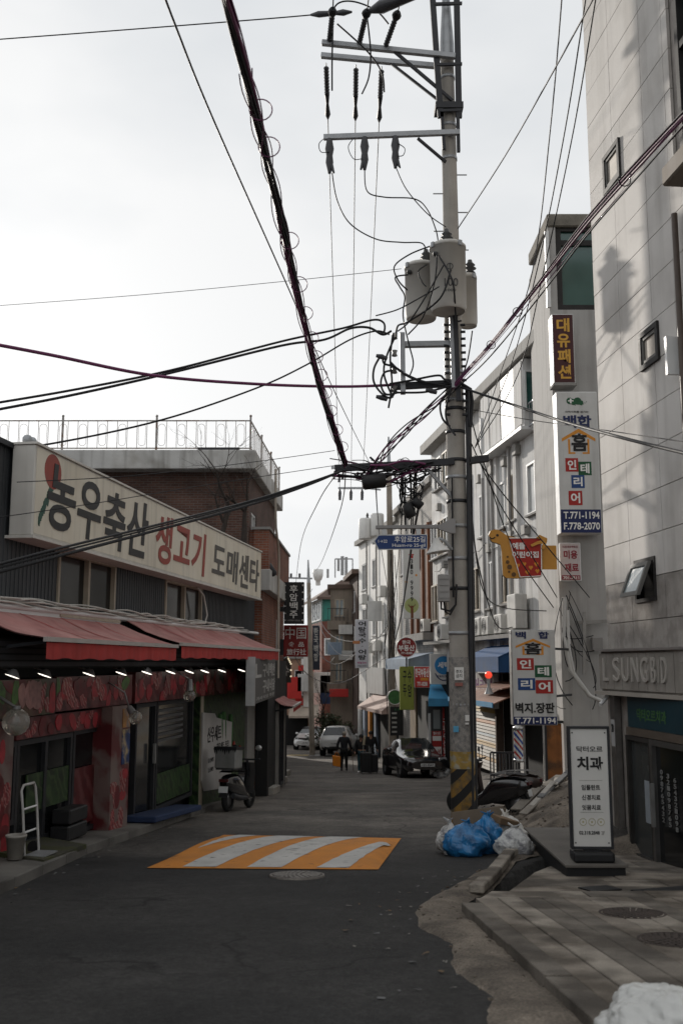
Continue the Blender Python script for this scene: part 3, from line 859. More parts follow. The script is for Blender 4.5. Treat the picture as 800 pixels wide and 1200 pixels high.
for i, (x, y, r, n) in enumerate(((159, 841, .11, .62), (222, 815, .12, .55))):
    a = fx(x, y, n); c = FL.pt(a[0], n, a[1])
    tp = c + Vector((-.12, .05, .16)) if i == 0 else c + Z * .3
    o = MB().tube([FL.pt(a[0] - .1, .2, a[1] + .55), FL.pt(a[0] - .25, n - .1, a[1] + .4), tp], .013, 6).cyl(tp, c + (tp - c) * .3, .05, .07, n=10).build('bulb_lamp', LAMPS, shop)
    MB().ball(c, r, n=14).build('bulb', BULB, o)
mb = MB(); mb.cyl(FL.pt(UA, .09, 2.30), FL.pt(UB, .09, 2.40), .04, n=8)
mb.build('gutter', WHITEF, shop)
mb = MB()
for k in range(5):
    ph = k * 1.7
    mb.tube([FL.pt(UA + 5 + i * .22, .13 + .03 * math.sin(ph + i * .9), 2.35 + i * .0012 + .02 * k + .05 * noise.noise(Vector((i * .25, ph, 0))) + (.0)) for i in range(74 - k * 3)], .014, 5)
a = fx(231, 640, .12); mb.tube([FL.pt(*q) for q in ((a[0] + .15, .1, 3.2), (a[0] + .5, .14, 3.05), (a[0] + .75, .15, 2.65), (a[0] + .6, .15, 2.46), (a[0] - .5, .15, 2.42))], .022, 6)
mb.build('white_cables', M('white_cable', (.52, .50, .46), .5), shop)

# the long sign
sn = .38
su0, su1 = fx(40, 570, sn)[0], fx(306, 660, sn)[0]
sz0, sz1 = 3.25, 4.45
sign = T('shop_sign', 'long cream shop sign with black and red lettering above the red awnings', 'sign', FL.pt((su0 + su1) / 2, sn, sz0))
mb = MB(); FL.box(mb, su0, su1, .06, sn, sz0, sz1); mb.build('sign_case', CREAMS, sign, bevel=.012)
mb = MB(); FL.box(mb, su0 + .05, su1 - .03, sn, sn + .006, sz0 + .03, sz1 - .03); mb.build('sign_face', CREAM, sign)
mb = MB(); FL.box(mb, su0 - .02, su1 + .02, .02, sn + .03, sz1, sz1 + .03); FL.box(mb, su0 - .02, su1 + .02, .02, sn + .03, sz0 - .04, sz0); mb.build('sign_trim', CREAMS, sign)
for uu in (su0 + .12, su0 + .25): MB().ball(FL.pt(uu, .2, sz1 + .09), .07, n=10).build('finial', STEEL, sign)
hs_ = sz1 - sz0
SINK = M('sign_black_letters', (.016, .015, .016), .5, .15, 5)
SRED = M('sign_red_letters', (.30, .045, .028), .5, .15, 5)
SGREY = M('sign_grey_letters', (.075, .068, .06), .5, .15, 5)
disc = MB(); a = fx(62, 553, sn); FL.disc(disc, a[0], a[1], .26, sn, sn + .010, 24, rz=.24); disc.build('red_disc', SRED, sign)
lf = MB()
for i in range(16):
    t = i / 15; x = 62 - 16 * t; y = 566 + 44 * t
    q = fx(x, y, sn); FL.disc(lf, q[0] + random.uniform(-.03, .03), q[1], .05 * (1 - .5 * t), sn, sn + .008 + .0006 * i, 5, rz=.08)
lf.build('green_leaf_stroke', M('sign_green_leaf', (.015, .075, .05), .5), sign)
for ch, a, b, lo, hi, m in (('농', 54, 88, .13, .88, SINK), ('우', 90, 118, .13, .86, SINK), ('축', 121, 147, .10, .86, SINK), ('산', 149, 174, .10, .90, SINK),
                            ('생', 183, 203, .11, .86, SRED), ('고', 204, 223, .22, .80, SRED), ('기', 225, 242, .10, .84, SRED),
                            ('도', 249, 264, .22, .74, SGREY), ('매', 266, 280, .14, .78, SGREY), ('센', 281, 292, .12, .80, SGREY), ('타', 293, 304, .12, .80, SGREY)):
    FL.text(sign, ch, fx(a, 600, sn)[0], fx(b, 600, sn)[0], sz0 + hs_ * lo, sz0 + hs_ * hi, sn + .012, m, .022, shear=.12, name='letter')

# awnings
def awning(u0, u1, label, zt=2.26, zf=1.88, n1=1.05, zv=.2, fr=FL, mats=None, dm=None):
    t = T('awning', label, 'awning', fr.pt((u0 + u1) / 2, .1, zf), 'red awnings of the butcher shop' if fr is FL else None)
    k = max(8, int((u1 - u0) / .25))
    g = [[fr.pt(u0 + (u1 - u0) * i / k, .08 + (n1 - .08) * j / 8, zt + (zf + .03 - zt) * j / 8 - math.sin(math.pi * j / 8) * (.045 + .03 * math.sin(i * .8 + u0) + .022 * noise.noise(Vector((i * .7, j * .5, u0))))) for i in range(k + 1)] for j in range(9)]
    mb = MB().sheet(g); mb.sheet([[p - Z * .015 for p in r][::-1] for r in g])
    mb.build('canopy_cloth', mats[0] if mats else AWN, t)
    k2 = int((u1 - u0) / .07)
    g = [[fr.pt(u0 + (u1 - u0) * i / k2, n1 + .03 + .012 * math.sin(i * 1.6) * j, zf - .02 - zv * j - .01 * math.sin(i * .6)) for i in range(k2 + 1)] for j in range(2)]
    MB().sheet(g).build('valance', mats[1] if mats else AWNV, t)
    for q_ in range(1, int((u1 - u0) / 1.3) + 1):
        i = min(k, int(k * q_ * 1.3 / (u1 - u0)))
        MB().sheet([[fr.pt(u0 + (u1 - u0) * i / k + w_, .08 + (n1 - .08) * j / 8, zt + (zf + .03 - zt) * j / 8 - math.sin(math.pi * j / 8) * (.045 + .03 * math.sin(i * .8 + u0) + .022 * noise.noise(Vector((i * .7, j * .5, u0)))) + .006) for w_ in (-.02, .02)] for j in range(9)]).build('seam', AWNV if not mats else mats[1], t)
    fr.box(MB(), u0 - .03, u1 + .03, n1, n1 + .06, zf - .02, zf + .035).build('front_bar', M('awning_bar', (.42, .38, .35), .5, .1, 4), t)
    for uu in (u0 + .2, (u0 + u1) / 2, u1 - .2):
        MB().beam(fr.pt(uu, .1, zf - .12), fr.pt(uu, n1, zf - .01), .04, .04).build('arm', DSTEEL, t)
    fr.box(MB(), u0, u1, .0, .09, zt - .03, zt + .05).build('wall_case', dm or WHITEF, t)
    return t
awning(fx(52, 755, 1.05)[0], fx(205, 755, 1.05)[0], 'faded red awning over the left shop windows, nearer the camera')
awning(fx(211, 755, 1.05)[0], fx(325, 755, 1.05)[0], 'faded red awning over the scooter end of the butcher shop', zt=2.34, zf=1.92)
bl = MB(); a = fx(206, 950, .55)
uu0, uu1 = ub(183, .6), ub(240, .6)
c = []
for zz in (.14, .24):
    for u_, n_ in ((uu0, .62), (uu1, .55), (uu1, .02), (uu0, .02)):
        q = FL.pt(u_, n_, 0); c.append(Vector((q.x, q.y, lerp_table(GZ, q.y) + zz)))
bl.hexa(c); bl.build('door_step', BLUEM, label='blue covered step before the second shop door', cat='step', bevel=.015)

# things standing by the shop
def handtruck():
    p = FL.pt(FL.px(39, 970, .62)[0], .62, 0); t = T('hand_truck', 'white tubular hand truck standing before the shop window beside the bucket', 'hand truck', p)
    c = Vector((p.x, p.y, H(p.x, p.y) + .15))
    ax = FL.U; w = .19
    mb = MB()
    mb.tube([c - ax * w, c - ax * w + Z * .55 - FL.N * .05, c - ax * w + Z * .78 - FL.N * .08, c - ax * (w - .05) + Z * .84 - FL.N * .08, c + ax * (w - .05) + Z * .84 - FL.N * .08, c + ax * w + Z * .78 - FL.N * .08, c + ax * w + Z * .55 - FL.N * .05, c + ax * w], .016, 8)
    mb.build('frame', M('worn_white_tube', (.42, .41, .39), .5, .15, 6), t)
    for z in (.28, .56): MB().cyl(c - ax * w + Z * z - FL.N * .05, c + ax * w + Z * z - FL.N * .05, .013, n=8).build('crossbar', WHITEF, t)
    MB().box(c + FL.N * .12 + Z * .02, (.26, .36, .015), rz=math.atan2(-FL.U.x, FL.U.y)).build('toe_plate', STEEL, t)
    for s in (-1, 1): MB().cyl(c + ax * s * .2 + Z * .05 - FL.N * .08, c + ax * s * .25 + Z * .05 - FL.N * .08, .08, n=14).build('wheel', BLACK, t)
handtruck()
p = FL.pt(FL.px(19, 985, .6)[0], .6, 0); c = Vector((p.x, p.y, H(p.x, p.y) + .15))
t = T('bucket', 'dirty white plastic bucket standing left of the hand truck', 'bucket', c)
MB().lathe([(0, 0), (.085, 0), (.115, .25), (.125, .25), (.125, .275), (.11, .275), (.08, .02), (0, .02)], c, 18).build('pail', M('dirty_white_plastic', (.30, .28, .25), .5, .2, 6), t)
MB().tube([c + Vector((math.cos(a) * .12, 0, .25 - math.sin(a) * .08)) for a in [math.pi * i / 8 for i in range(9)]], .005, 5).build('handle', STEEL, t)
boxes = T('black_crate', 'dark plastic crate stack under the shop window behind the hand truck', 'crate', FL.pt(ub(60), .3, -1))
for k in range(2): boxed(FL, 'crate_body', BLACK, boxes, ub(55) + .04 * k, ub(78), .08, .36, gz(60) + .02 + k * .22, gz(60) + .22 + k * .22, bevel=.02)

# ================================================================== brick house with the roof terrace
BRK = brick_mat('brown_brick', (.125, .062, .045), (.085, .042, .033), (.13, .11, .095))
BRKO = brick_mat('orange_brick', (.27, .095, .055), (.20, .07, .045), (.22, .18, .15))
TERR = M('stained_white_concrete', (.50, .49, .47), .8, .15, 1.5, streak=.75, col2=(.33, .31, .28), f2=(.5, .68), s2=1.4, bump=.2, bscale=25)
house = T('brick_house', 'brown brick house with a white railed roof terrace behind the butcher shop', 'house', (-4.5, 29, -1.9))
FB = Fr((-2.5, 26.6), (1, 0))
FS = Fr((-2.5, 26.6), (.28, 6.4))
L2 = 6.4
mb = MB(); FB.quad(mb, -9, 0, -3, 6.85, 0)
wS = [(.5, 1.5, 4.15, 5.75), (3.4, 4.4, 4.15, 5.75)]
FS.wall(mb, 0, L2, -3, 6.85, wS, .12)
mb.add([FS.pt(L2, 0, -3), FS.pt(L2, -9, -3), FS.pt(L2, -9, 6.85), FS.pt(L2, 0, 6.85)], [(0, 1, 2, 3)])
FS.box(mb, .2, L2 - .1, -8.5, -.3, -3, 6.8)
mb.build('wall', BRK, house)
for w in wS: FS.window(house, *w, -.06, 2, WHITEF, GLASSD, .06, .04, sill=CONC)
mb = MB()
mb.hexa([Vector(q) for q in ((-12, 26.1, 6.75), (-2.3, 26.1, 6.75), (-2.0, 33.6, 6.75), (-12, 33.6, 6.75), (-12, 26.1, 7.27), (-2.3, 26.1, 7.27), (-2.0, 33.6, 7.27), (-12, 33.6, 7.27))])
ro = mb.build('roof_terrace', TERR, house, bevel=.02)
# railing
RAILM = M('rusty_white_railing', (.33, .31, .29), .6, .3, 12, col2=(.16, .10, .07), f2=(.5, .65), s2=6)
def railing(A, B, n, posts, z0=7.32, z1=8.1):
    d = (B - A); k = 0
    for z in (z0 + .02, z1): MB().beam(A + Z * z, B + Z * z, .035, .03).build('rail', RAILM, house)
    for i in posts:
        q = A.lerp(B, i); MB().beam(q + Z * 7.2, q + Z * (z1 + .1), .05, .05, up=Vector((1, 0, 0))).ball(q + Z * (z1 + .13), .04, n=8).build('railing_post', RAILM, house)
    for i in range(n):
        q = A.lerp(B, (i + .5) / n)
        MB().cyl(q + Z * z0, q + Z * z1, .009, n=5).build('baluster', RAILM, house)
        if i % 2 == 0:
            q2 = A.lerp(B, (i + 1) / n); t = d.normalized()
            zc = (z0 + z1) / 2
            MB().tube([q2 + t * .10 * math.cos(a) + Z * (zc + (.2 if math.sin(a) >= 0 else -.2) + .10 * math.sin(a)) for a in [2 * math.pi * j / 16 for j in range(16)]], .006, 5, closed=True).build('railing_ring', RAILM, house)
railing(Vector((-11.5, 26.25, 0)), Vector((-2.45, 26.25, 0)), 34, (0, .2, .44, .72, 1.0))
railing(Vector((-2.45, 26.25, 0)), Vector((-2.12, 33.4, 0)), 28, (.33, .66, 1.0))
mb = MB(); mb.box((-3.3, 26.3, 7.31), (1.1, .3, .07)); mb.build('roof_planter', DSTEEL, house)
# lower wing with orange brick parapet and white band
FS2 = Fr((-2.12, 26.8), (.18, 6.8))
W3 = (4.15, 5.0, .55, 2.95)
mb = MB(); FS2.wall(mb, 0, 6.85, -3, 3.55, [W3], .12); mb.add([FS2.pt(6.85, 0, -3), FS2.pt(6.85, -3, -3), FS2.pt(6.85, -3, 5.2), FS2.pt(6.85, 0, 5.2)], [(0, 1, 2, 3)])
mb.add([FS2.pt(0, 0, -3), FS2.pt(0, 0, 5.2), FS2.pt(0, -2, 5.2), FS2.pt(0, -2, -3)], [(0, 1, 2, 3)])
mb.build('wing_wall', BRKO, house)
boxed(FS2, 'white_band', TERR, house, -.1, 7.0, -.3, .22, 3.55, 4.12, bevel=.015)
boxed(FS2, 'brick_parapet', BRKO, house, -.05, 6.92, -.25, .16, 4.12, 5.2)
boxed(FS2, 'coping', CONC, house, -.1, 7.0, -.3, .2, 5.2, 5.27)
FS2.window(house, *W3, -.05, 2, WHITEF, GLASSD, .07, .05, sill=CONC)
mb = MB(); mb.tube([FS2.pt(u_, .26, z_) for u_, z_ in ((.6, 7.0), (.7, 6.0), (.9, 5.4), (1.6, 5.0), (1.9, 4.6), (1.9, 3.5), (2.0, 2.2), (2.0, 1.2))], .035, 8); mb.build('drain_pipe', M('pipe_cream', (.45, .40, .34), .5, .1), house)
mb = MB(); q = P(326, 663, 29.5); mb.lathe([(.05, 0), (.09, .05), (.1, .35), (.06, .4)], P(313, 660, 27.2), 12, axis=Vector((.5, 0, -.8))); mb.build('floodlight', DSTEEL, house)

# little eatery under the wing
FE = Fr((-2.05, 27.0), (.12, 6.6))
eat = T('eatery_front', 'small dark eatery doorway with a grey board sign at the end of the butcher shop', 'shop front', FE.pt(2, .1, -1.9))
boxed(FE, 'facade', BLACKW, eat, -.3, 6.2, -.2, .12, -3.2, 1.7)
u0_, z1_ = FE.px(299, 772, .3); u1_, z0_ = FE.px(322, 812, .3)
sg = boxed(FE, 'board_sign', M('grey_board', (.085, .08, .075), .6, .15, 4), eat, u0_, u1_, .12, .3, .75, 1.72)
boxed(FE, 'sign_rim', ALU, eat, u0_ - .12, u0_, .12, .31, .72, 1.75)
GREYL = M('grey_letters', (.42, .41, .39), .5)
FE.text(eat, '구내백반', u0_ + (u1_ - u0_) * .35, u1_ - .1, 1.3, 1.62, .302, GREYL, .02)
FE.text(eat, '구내식당', u0_ + (u1_ - u0_) * .35, u1_ - .1, .93, 1.24, .302, GREYL, .02)
FE.text(eat, 'ㄴ', u0_ + .12, u0_ + (u1_ - u0_) * .28, 1.3, 1.6, .302, GREYL, .02)
FE.text(eat, '기사식당 주문', u0_ + .3, u1_ - .2, .80, .88, .302, GREYL)
for uu in (2.2, 4.6): boxed(FE, 'door_frame', CONC, eat, uu, uu + .25, .12, .2, -3, .55)
FE.window(eat, 2.5, 4.5, -2.0, .5, .14, 2, DSTEEL, GLASSD, .06, .05, name='door')
awning(1.9, 5.4, 'little red awning over the eatery doorway', zt=.62, zf=.38, n1=.62, zv=.12, fr=FE)
bpy.data.objects[-1] if False else None
# entrance plates
CPLATE = M('pale_plate', (.30, .28, .25), .7, .2, 3, fine=.15)
for i, (px, py, w, l) in enumerate(((303, 930, 1.0, 1.6), (318, 918, .9, 1.6), (326, 909, .8, 1.8))):
    q = G(px, py)
    MB().box((q.x, q.y, H(q.x, q.y) + .1), (w, l, .2), rz=-.05, rx=-.066).build('entrance_step', CPLATE, label='pale concrete entrance step before the eatery, %s' % ('nearest the scooter', 'the middle one of three', 'farthest, at the foot of the sign post')[i], cat='step', group='eatery steps', bevel=.015)
# post with the crown shaped lit sign
q = G(334, 912); zb = H(q.x, q.y)
post = T('sign_post', 'thin black post carrying a gabled sign edged with small bulbs', 'sign post', (q.x, q.y, zb))
MB().cyl((q.x, q.y, zb - .1), (q.x, q.y, P(334, 800, q.y).z), .055, n=10).build('pole', DSTEEL, post)
fr = CAMF(0, q.y - .1)
bx = [fr.px(*w_) for w_ in ((322, 800), (322, 776), (327, 771), (330, 763), (333, 761), (336, 764), (338, 772), (341, 778), (341, 800))]
mb = MB(); fr.poly(mb, bx[::-1], -.06, .05); mb.build('gable_board', M('dark_sign_board', (.035, .033, .03), .6), post)
WARMB = M('warm_bulb', (.8, .72, .55), .3, emit=.6, ecol=(1, .85, .6))
mb = MB()
for (a, b) in zip(bx, bx[1:]):
    for t in (.0, .33, .66): mb.ball(fr.pt(a[0] + (b[0] - a[0]) * t, .07, a[1] + (b[1] - a[1]) * t), .035, n=6)
mb.build('bulb_string', WARMB, post)
a, b = fr.px(325, 792), fr.px(339, 780)
fr.text(post, '국수', a[0], b[0], a[1], b[1], .052, GREYL, .03)

# projecting signs over the street on the left
def box_sign(name, label, rect, d, th, face, side, group=None):
    fr = CAMF(0, d); u0, u1, z0, z1 = rect
    t = T(name, label, 'sign', fr.pt((u0 + u1) / 2, 0, z0), group)
    mb = MB(); fr.box(mb, u0, u1, -th, 0, z0, z1); mb.build('sign_case', side, t, bevel=.012)
    e = .02; mb = MB(); fr.box(mb, u0 + e, u1 - e, 0, .006, z0 + e, z1 - e); mb.build('sign_face', face, t)
    return t, fr, u0, u1, z0, z1
SBLK = M('sign_black', (.012, .012, .013), .5, .2, 4)
t, fr, u0, u1, z0, z1 = box_sign('projecting_sign', 'black vertical beer hall sign with white characters on the brick wing', camrect(333, 682, 356, 731, 31.5), 31.5, .25, SBLK, SBLK)
w = u1 - u0; h = z1 - z0
fr.vtext(t, '후암백주', u0 + w * .28, u0 + w * .68, z0 + h * .12, z1 - h * .06, .008, WHITEL, .012)
fr.text(t, '수제맥주 전문점', u0 + w * .16, u1 - w * .2, z0 + h * .06, z0 + h * .10, .008, GREYL)
mb = MB()
for k in range(6): mb.ball(fr.pt(u1 - .04, .01, z0 + h * (k + .5) / 6), .03, n=6); mb.ball(fr.pt(u0 + .04, .01, z0 + h * (k + .5) / 6), .02, n=6)
mb.build('bulb_row', WHITEL, t)
for k in (.35, .62): MB().beam(fr.pt(u0 - .45, -.1, z0 + h * k), fr.pt(u0, -.1, z0 + h * k), .3, .14).build('bracket', DSTEEL, t)
t, fr, u0, u1, z0, z1 = box_sign('projecting_sign', 'red sign with white Chinese characters below the black beer hall sign', camrect(332.5, 732.5, 360.5, 769.5, 32.2), 32.2, .22, M('sign_crimson', (.23, .016, .014), .5, .1, 3), REDP)
w = u1 - u0; h = z1 - z0
fr.text(t, '中国', u0 + w * .07, u1 - w * .07, z0 + h * .56, z1 - h * .07, .008, WHITEL, .0)
fr.text(t, '食  品', u0 + w * .2, u1 - w * .16, z0 + h * .31, z0 + h * .47, .008, WHITEL, .01)
fr.text(t, '旅行社', u0 + w * .13, u1 - w * .07, z0 + h * .05, z0 + h * .25, .008, WHITEL, .012)
MB().beam(fr.pt(u0 - .4, -.1, z0 + h * .3), fr.pt(u0, -.1, z0 + h * .3), .2, .5).build('bracket', DSTEEL, t)

# bare tree rising behind the long sign
TRUNK = M('bare_bark', (.045, .035, .03), .95, .25, 8, bump=.4)
def bare_tree(base, h, label, seed, spread=1.0, levels=5):
    rnd = random.Random(seed)
    t = T('bare_tree', label, 'tree', base)
    tr, tw = MB(), MB()
    def grow(p, d, l, r, lev):
        n = 4; pts = [p]; rs = [r]
        for i in range(n):
            d = (d + Vector((rnd.uniform(-1, 1), rnd.uniform(-1, 1), rnd.uniform(-.5, .7))) * .16).normalized()
            p = p + d * l / n; pts.append(p); rs.append(r * (1 - .45 * (i + 1) / n))
        (tr if lev < 2 else tw).tube(pts, rs, 6 if lev < 2 else 4, caps=False)
        if lev >= levels: return
        for i in range(3 if lev < 3 else 2 + (rnd.random() < .6)):
            a = rnd.uniform(.35, .95) * spread
            ax = Vector((rnd.uniform(-1, 1), rnd.uniform(-1, 1), rnd.uniform(-.3, .3))).normalized()
            q = pts[rnd.choice((2, 3, 4, 4))]
            grow(q, (Matrix.Rotation(a, 3, ax) @ d).normalized(), l * rnd.uniform(.6, .8), rs[-1] * .8, lev + 1)
    grow(Vector(base), Vector((.1, -.05, 1)).normalized(), h, .09, 0)
    tr.build('trunk', TRUNK, t); tw.build('crown', TRUNK, t)
b = P(258, 640, 25.3)
bare_tree(b, 1.15, 'leafless shrubby tree against the brick corner above the long sign', 5, 1.0, 5)
bare_tree(P(285, 640, 25.6), .9, 'smaller leafless tree at the corner nearest the terrace edge', 11, 1.05, 4)
# ================================================================== right: granite corner building with the dental clinic
GRAN = M('pale_granite_panel', (.585, .56, .53), .75, .10, 1.2, fine=.06, bump=.12, bscale=90, streak=.28, col2=(.50, .475, .445), f2=(.46, .62), s2=1.1)
GRANR = M('mottled_shaded_granite', (.33, .305, .28), .85, .16, 2.0, fine=.2, bump=.3, bscale=80, streak=.35, col2=(.25, .228, .208), f2=(.44, .6), s2=5.0)  # mottled granite; its darker base also carries shade low on the facade
FD = Fr((3.98, 15.0), (.1, -1))
den = T('corner_building', 'tall granite clad corner building with dark framed windows and a stone canopy', 'building', (4.5, 11, -.9))
mb = MB()
FD.box(mb, .03, 9, -7, -.05, -3, 15)
mb.build('core_wall', GRANR, den)
def sub_rect(r, h):
    a, b, c, d = r; e, f, g_, k = h
    e, f, g_, k = max(a, e), min(b, f), max(c, g_), min(d, k)
    if e >= f or g_ >= k: return [r]
    out = []
    if e > a: out.append((a, e, c, d))
    if f < b: out.append((f, b, c, d))
    if g_ > c: out.append((e, f, c, g_))
    if k < d: out.append((e, f, k, d))
    return [q for q in out if q[1] - q[0] > .03 and q[3] - q[2] > .03]
def dpx(x0, y0, x1, y1, n=0):
    a = FD.px(x0, y0, n); b = FD.px(x1, y1, n)
    return a, b
wa = (FD.px(708, 200)[0], FD.px(727.5, 200)[0], FD.px(727, 207)[1], FD.px(708, 190)[1] + .06)
wb = (FD.px(750, 400)[0], FD.px(772.5, 400)[0], FD.px(752, 436)[1], FD.px(750, 393)[1])
wc = (FD.px(744, 680)[0], FD.px(768.5, 680)[0], FD.px(745, 707)[1], FD.px(745, 657)[1])
big = (FD.px(784, 100)[0], 6.0, FD.px(790, 195)[1], 15)
holes = [wa, wb, wc, big]
z = 1.62; row = 0
while z < 14.8:
    h = .57
    u = -.02
    k = 0
    while u < 3.6:
        w = (1.0, 1.13, .72, 1.04)[k % 4]
        rs = [(u + .005, u + w - .005, z + .005, z + h - .005)]
        for ho in holes: rs = [q for r in rs for q in sub_rect(r, ho)]
        for q in rs:
            mb = MB(); FD.box(mb, q[0], q[1], -.04, random.uniform(-.001, .002), q[2], q[3]); mb.build('stone_panel', GRAN if z > 2.3 else GRANR, den)  # lower rows get the granite with shadow put into its tone
        u += w; k += 1
    z += h; row += 1
boxed(FD, 'side_cladding', GRAN, den, 3.6, 9, -.06, 0, 1.62, 15)
DKF = M('dark_window_frame', (.03, .028, .027), .6, .2, 5, spec=.2)
GREYF = M('grey_window_frame', (.15, .145, .135), .6, .15, 5, spec=.2)
for w_ in (wa, wb):
    wo = FD.window(den, *w_, -.02, 1, DKF, GLASSD, .07, .06)
    mb = MB(); i = .07
    for a in ((w_[0] + i, w_[0] + i + .05, w_[2] + i, w_[3] - i), (w_[1] - i - .05, w_[1] - i, w_[2] + i, w_[3] - i), (w_[0] + i, w_[1] - i, w_[2] + i, w_[2] + i + .05), (w_[0] + i, w_[1] - i, w_[3] - i - .05, w_[3] - i)):
        FD.box(mb, a[0], a[1], -.015, .02, a[2], a[3])
    mb.build('sash', GREYF, wo)
    boxed(FD, 'blind', M('pale_blind', (.45, .40, .34), .6, .2, 3), wo, w_[0] + .13, w_[1] - .13, -.011, -.004, w_[2] + .12, w_[3] - .12)
wo = FD.window(den, *wc, -.03, 1, DKF, GLASSD, .05, .05)
# its sash tilts out at the bottom
def tilt(u, z, n): 
    t = (wc[3] - .05 - z) / (wc[3] - wc[2]); return FD.pt(u, .03 + t * .22 + n, z + .03 * t)
mb = MB()
def tbox(mb, a, b, c, d, n0, n1): mb.hexa([tilt(a, c, n1), tilt(b, c, n1), tilt(b, c, n0), tilt(a, c, n0), tilt(a, d, n1), tilt(b, d, n1), tilt(b, d, n0), tilt(a, d, n0)])
for a in ((wc[0] + .05, wc[0] + .11, wc[2] + .05, wc[3] - .06), (wc[1] - .11, wc[1] - .05, wc[2] + .05, wc[3] - .06), (wc[0] + .11, wc[1] - .11, wc[2] + .05, wc[2] + .11), (wc[0] + .11, wc[1] - .11, wc[3] - .12, wc[3] - .06)):
    tbox(mb, *a, 0, .05)
mb.build('tilted_sash', GREYF, wo)
mb = MB(); tbox(mb, wc[0] + .1, wc[1] - .1, wc[2] + .1, wc[3] - .11, .02, .03); mb.build('pane', GLASSB, wo)
# bay window at the picture edge with its ledge
FDn = .35
bu0 = FD.px(790, 100, FDn)[0]
led_z1 = FD.px(775, 190, .55)[1]
boxed(FD, 'window_ledge', M('brown_stained_ledge', (.16, .13, .10), .7, .2, 3, streak=.5), den, FD.px(774, 200, .5)[0], 6, -.05, .5, led_z1 - .24, led_z1, bevel=.02)
zt_ = led_z1
for r_ in range(3):
    hh = 2.2 if r_ == 0 else 1.5
    FD.window(den, bu0, bu0 + 2.4, zt_, zt_ + hh, .25, 2, DKF, GLASSG, .09, .08, name='bay_window', rail=.66)
    zt_ += hh + .01
boxed(FD, 'bay_side', DKF, den, bu0 - .03, bu0 + .02, -.05, .28, led_z1, 15)
mb = MB(); mb.cyl(FD.pt(FD.px(792, 300, .1)[0], .1, led_z1 - .3), FD.pt(FD.px(792, 300, .1)[0], .1, 2.4), .04, n=8); mb.build('drain_pipe', M('brown_pipe', (.10, .075, .06), .5, .2, 6), den)
boxed(FD, 'vent_box', WHITEF, den, FD.px(795, 430, .1)[0], 3.0, 0, .25, FD.px(795, 445)[1], FD.px(795, 400)[1])
# canopy
FC = Fr((3.82, 14.95), (.17, -1))
cz0, cz1 = FC.px(696, 809, 0)[1], FC.px(696, 764, 0)[1]
CANM = M('canopy_granite', (.26, .24, .215), .75, .16, 3, fine=.15, bump=.2, bscale=80, streak=.3)
can = boxed(FC, 'canopy', CANM, den, 0, 5, -1.2, -.03, cz0, cz1)
k = 0; u = 0.0
while u < 4.2:
    mb = MB(); FC.box(mb, u + .004, min(u + .245, 5), -.03, .0 + random.uniform(0, .004), cz0 + .03, cz1 - .03); mb.build('fascia_panel', CANM, can); u += .25
boxed(FC, 'canopy_cap', ALU, den, -.05, 5, -1.2, .05, cz1, cz1 + .035)
boxed(FC, 'canopy_lip', M('canopy_lip_stone', (.36, .33, .29), .6, .1, 3), den, -.06, 5, -1.2, .06, cz0 - .05, cz0)
CHR = M('steel_letters', (.40, .375, .34), .5, .12, 6)
le = [(707, 714, 'L'), (718.5, 728, 'S'), (729, 739, 'U'), (740, 750, 'N'), (751, 761, 'G'), (763.5, 770, 'B'), (771, 775, '/'), (775, 783, 'D')]
for a, b, ch in le:
    ua, ub_ = FC.px(a, 785)[0] + .01, FC.px(b, 785)[0] - .03
    FC.text(den, ch, ua, ub_, cz0 + .15, cz0 + .48, .005, CHR, .0, ext=.022, name='letter')
mb = MB(); mb.box(FC.pt(.02, -.3, cz0 - .1), (.1, .1, .2)); mb.tube([FC.pt(.05, -.1, cz0 - .05), FC.pt(.06, -.02, cz0 - .15), FC.pt(.1, .06, cz0 - .2)], .03, 8); mb.build('camera_and_lamp', WHITEF, den)
# entrance under the canopy
gzD = -1.02
FDn2 = -.06
ENT = M('entrance_dark_metal', (.05, .047, .044), .4, .2, 4, metal=.4)
boxed(FD, 'entrance_jamb', M('brushed_steel', (.25, .24, .23), .35, .15, 8, metal=.8), den, .12, .30, -.03, .06, gzD, cz0 - .05)
boxed(FD, 'corner_pier', GRANR, den, -.02, .12, -.3, .04, -3, cz0 - .05)
tu0, tu1 = FD.px(735, 840, .03)[0], FD.px(793, 840, .03)[0]
tb = boxed(FD, 'teal_sign', M('teal_sign_face', (.007, .035, .048), .45, .15, 3), den, tu0, tu1 + .6, -.04, .03, FD.px(740, 852, .03)[1], cz0 - .04)
FD.text(den, '닥터오르치과', FD.px(746, 840, .03)[0], FD.px(780, 840, .03)[0], FD.px(746, 844, .03)[1], FD.px(746, 830, .03)[1], .033, M('leaf_green_letters', (.05, .13, .045), .5), .02)
TZ = FD.px(740, 852, .03)[1]
boxed(FD, 'transom', M('brushed_bronze', (.24, .20, .165), .4, .15, 6, metal=.7), den, tu0 - .05, tu1 + .6, -.04, .045, TZ - .11, TZ - .005)
DU = [FD.px(x, 900, .02)[0] for x in (735, 763, 800)]
FD.window(den, DU[0], DU[1], gzD, TZ - .12, -.01, 1, ENT, M('frosted_glass', (.05, .055, .055), .25, .3, .7, spec=.5), .06, .05, name='side_light')
dr = FD.window(den, DU[1] + .01, DU[1] + 1.5, gzD, TZ - .12, .0, 1, M('steel_door_frame', (.2, .195, .19), .35, .1, 6, metal=.8), GLASSD, .075, .05, name='glass_door')
mb = MB()
for k, u_ in enumerate((DU[1] + .22, DU[1] + .42, DU[1] + .62)):
    for j in range(9):
        FD.geo(mb, '0369258147'[(j * 3 + k) % 10], u_, u_ + .08, .18 - j * .075 - k * .03, .24 - j * .075 - k * .03, .0, .02)
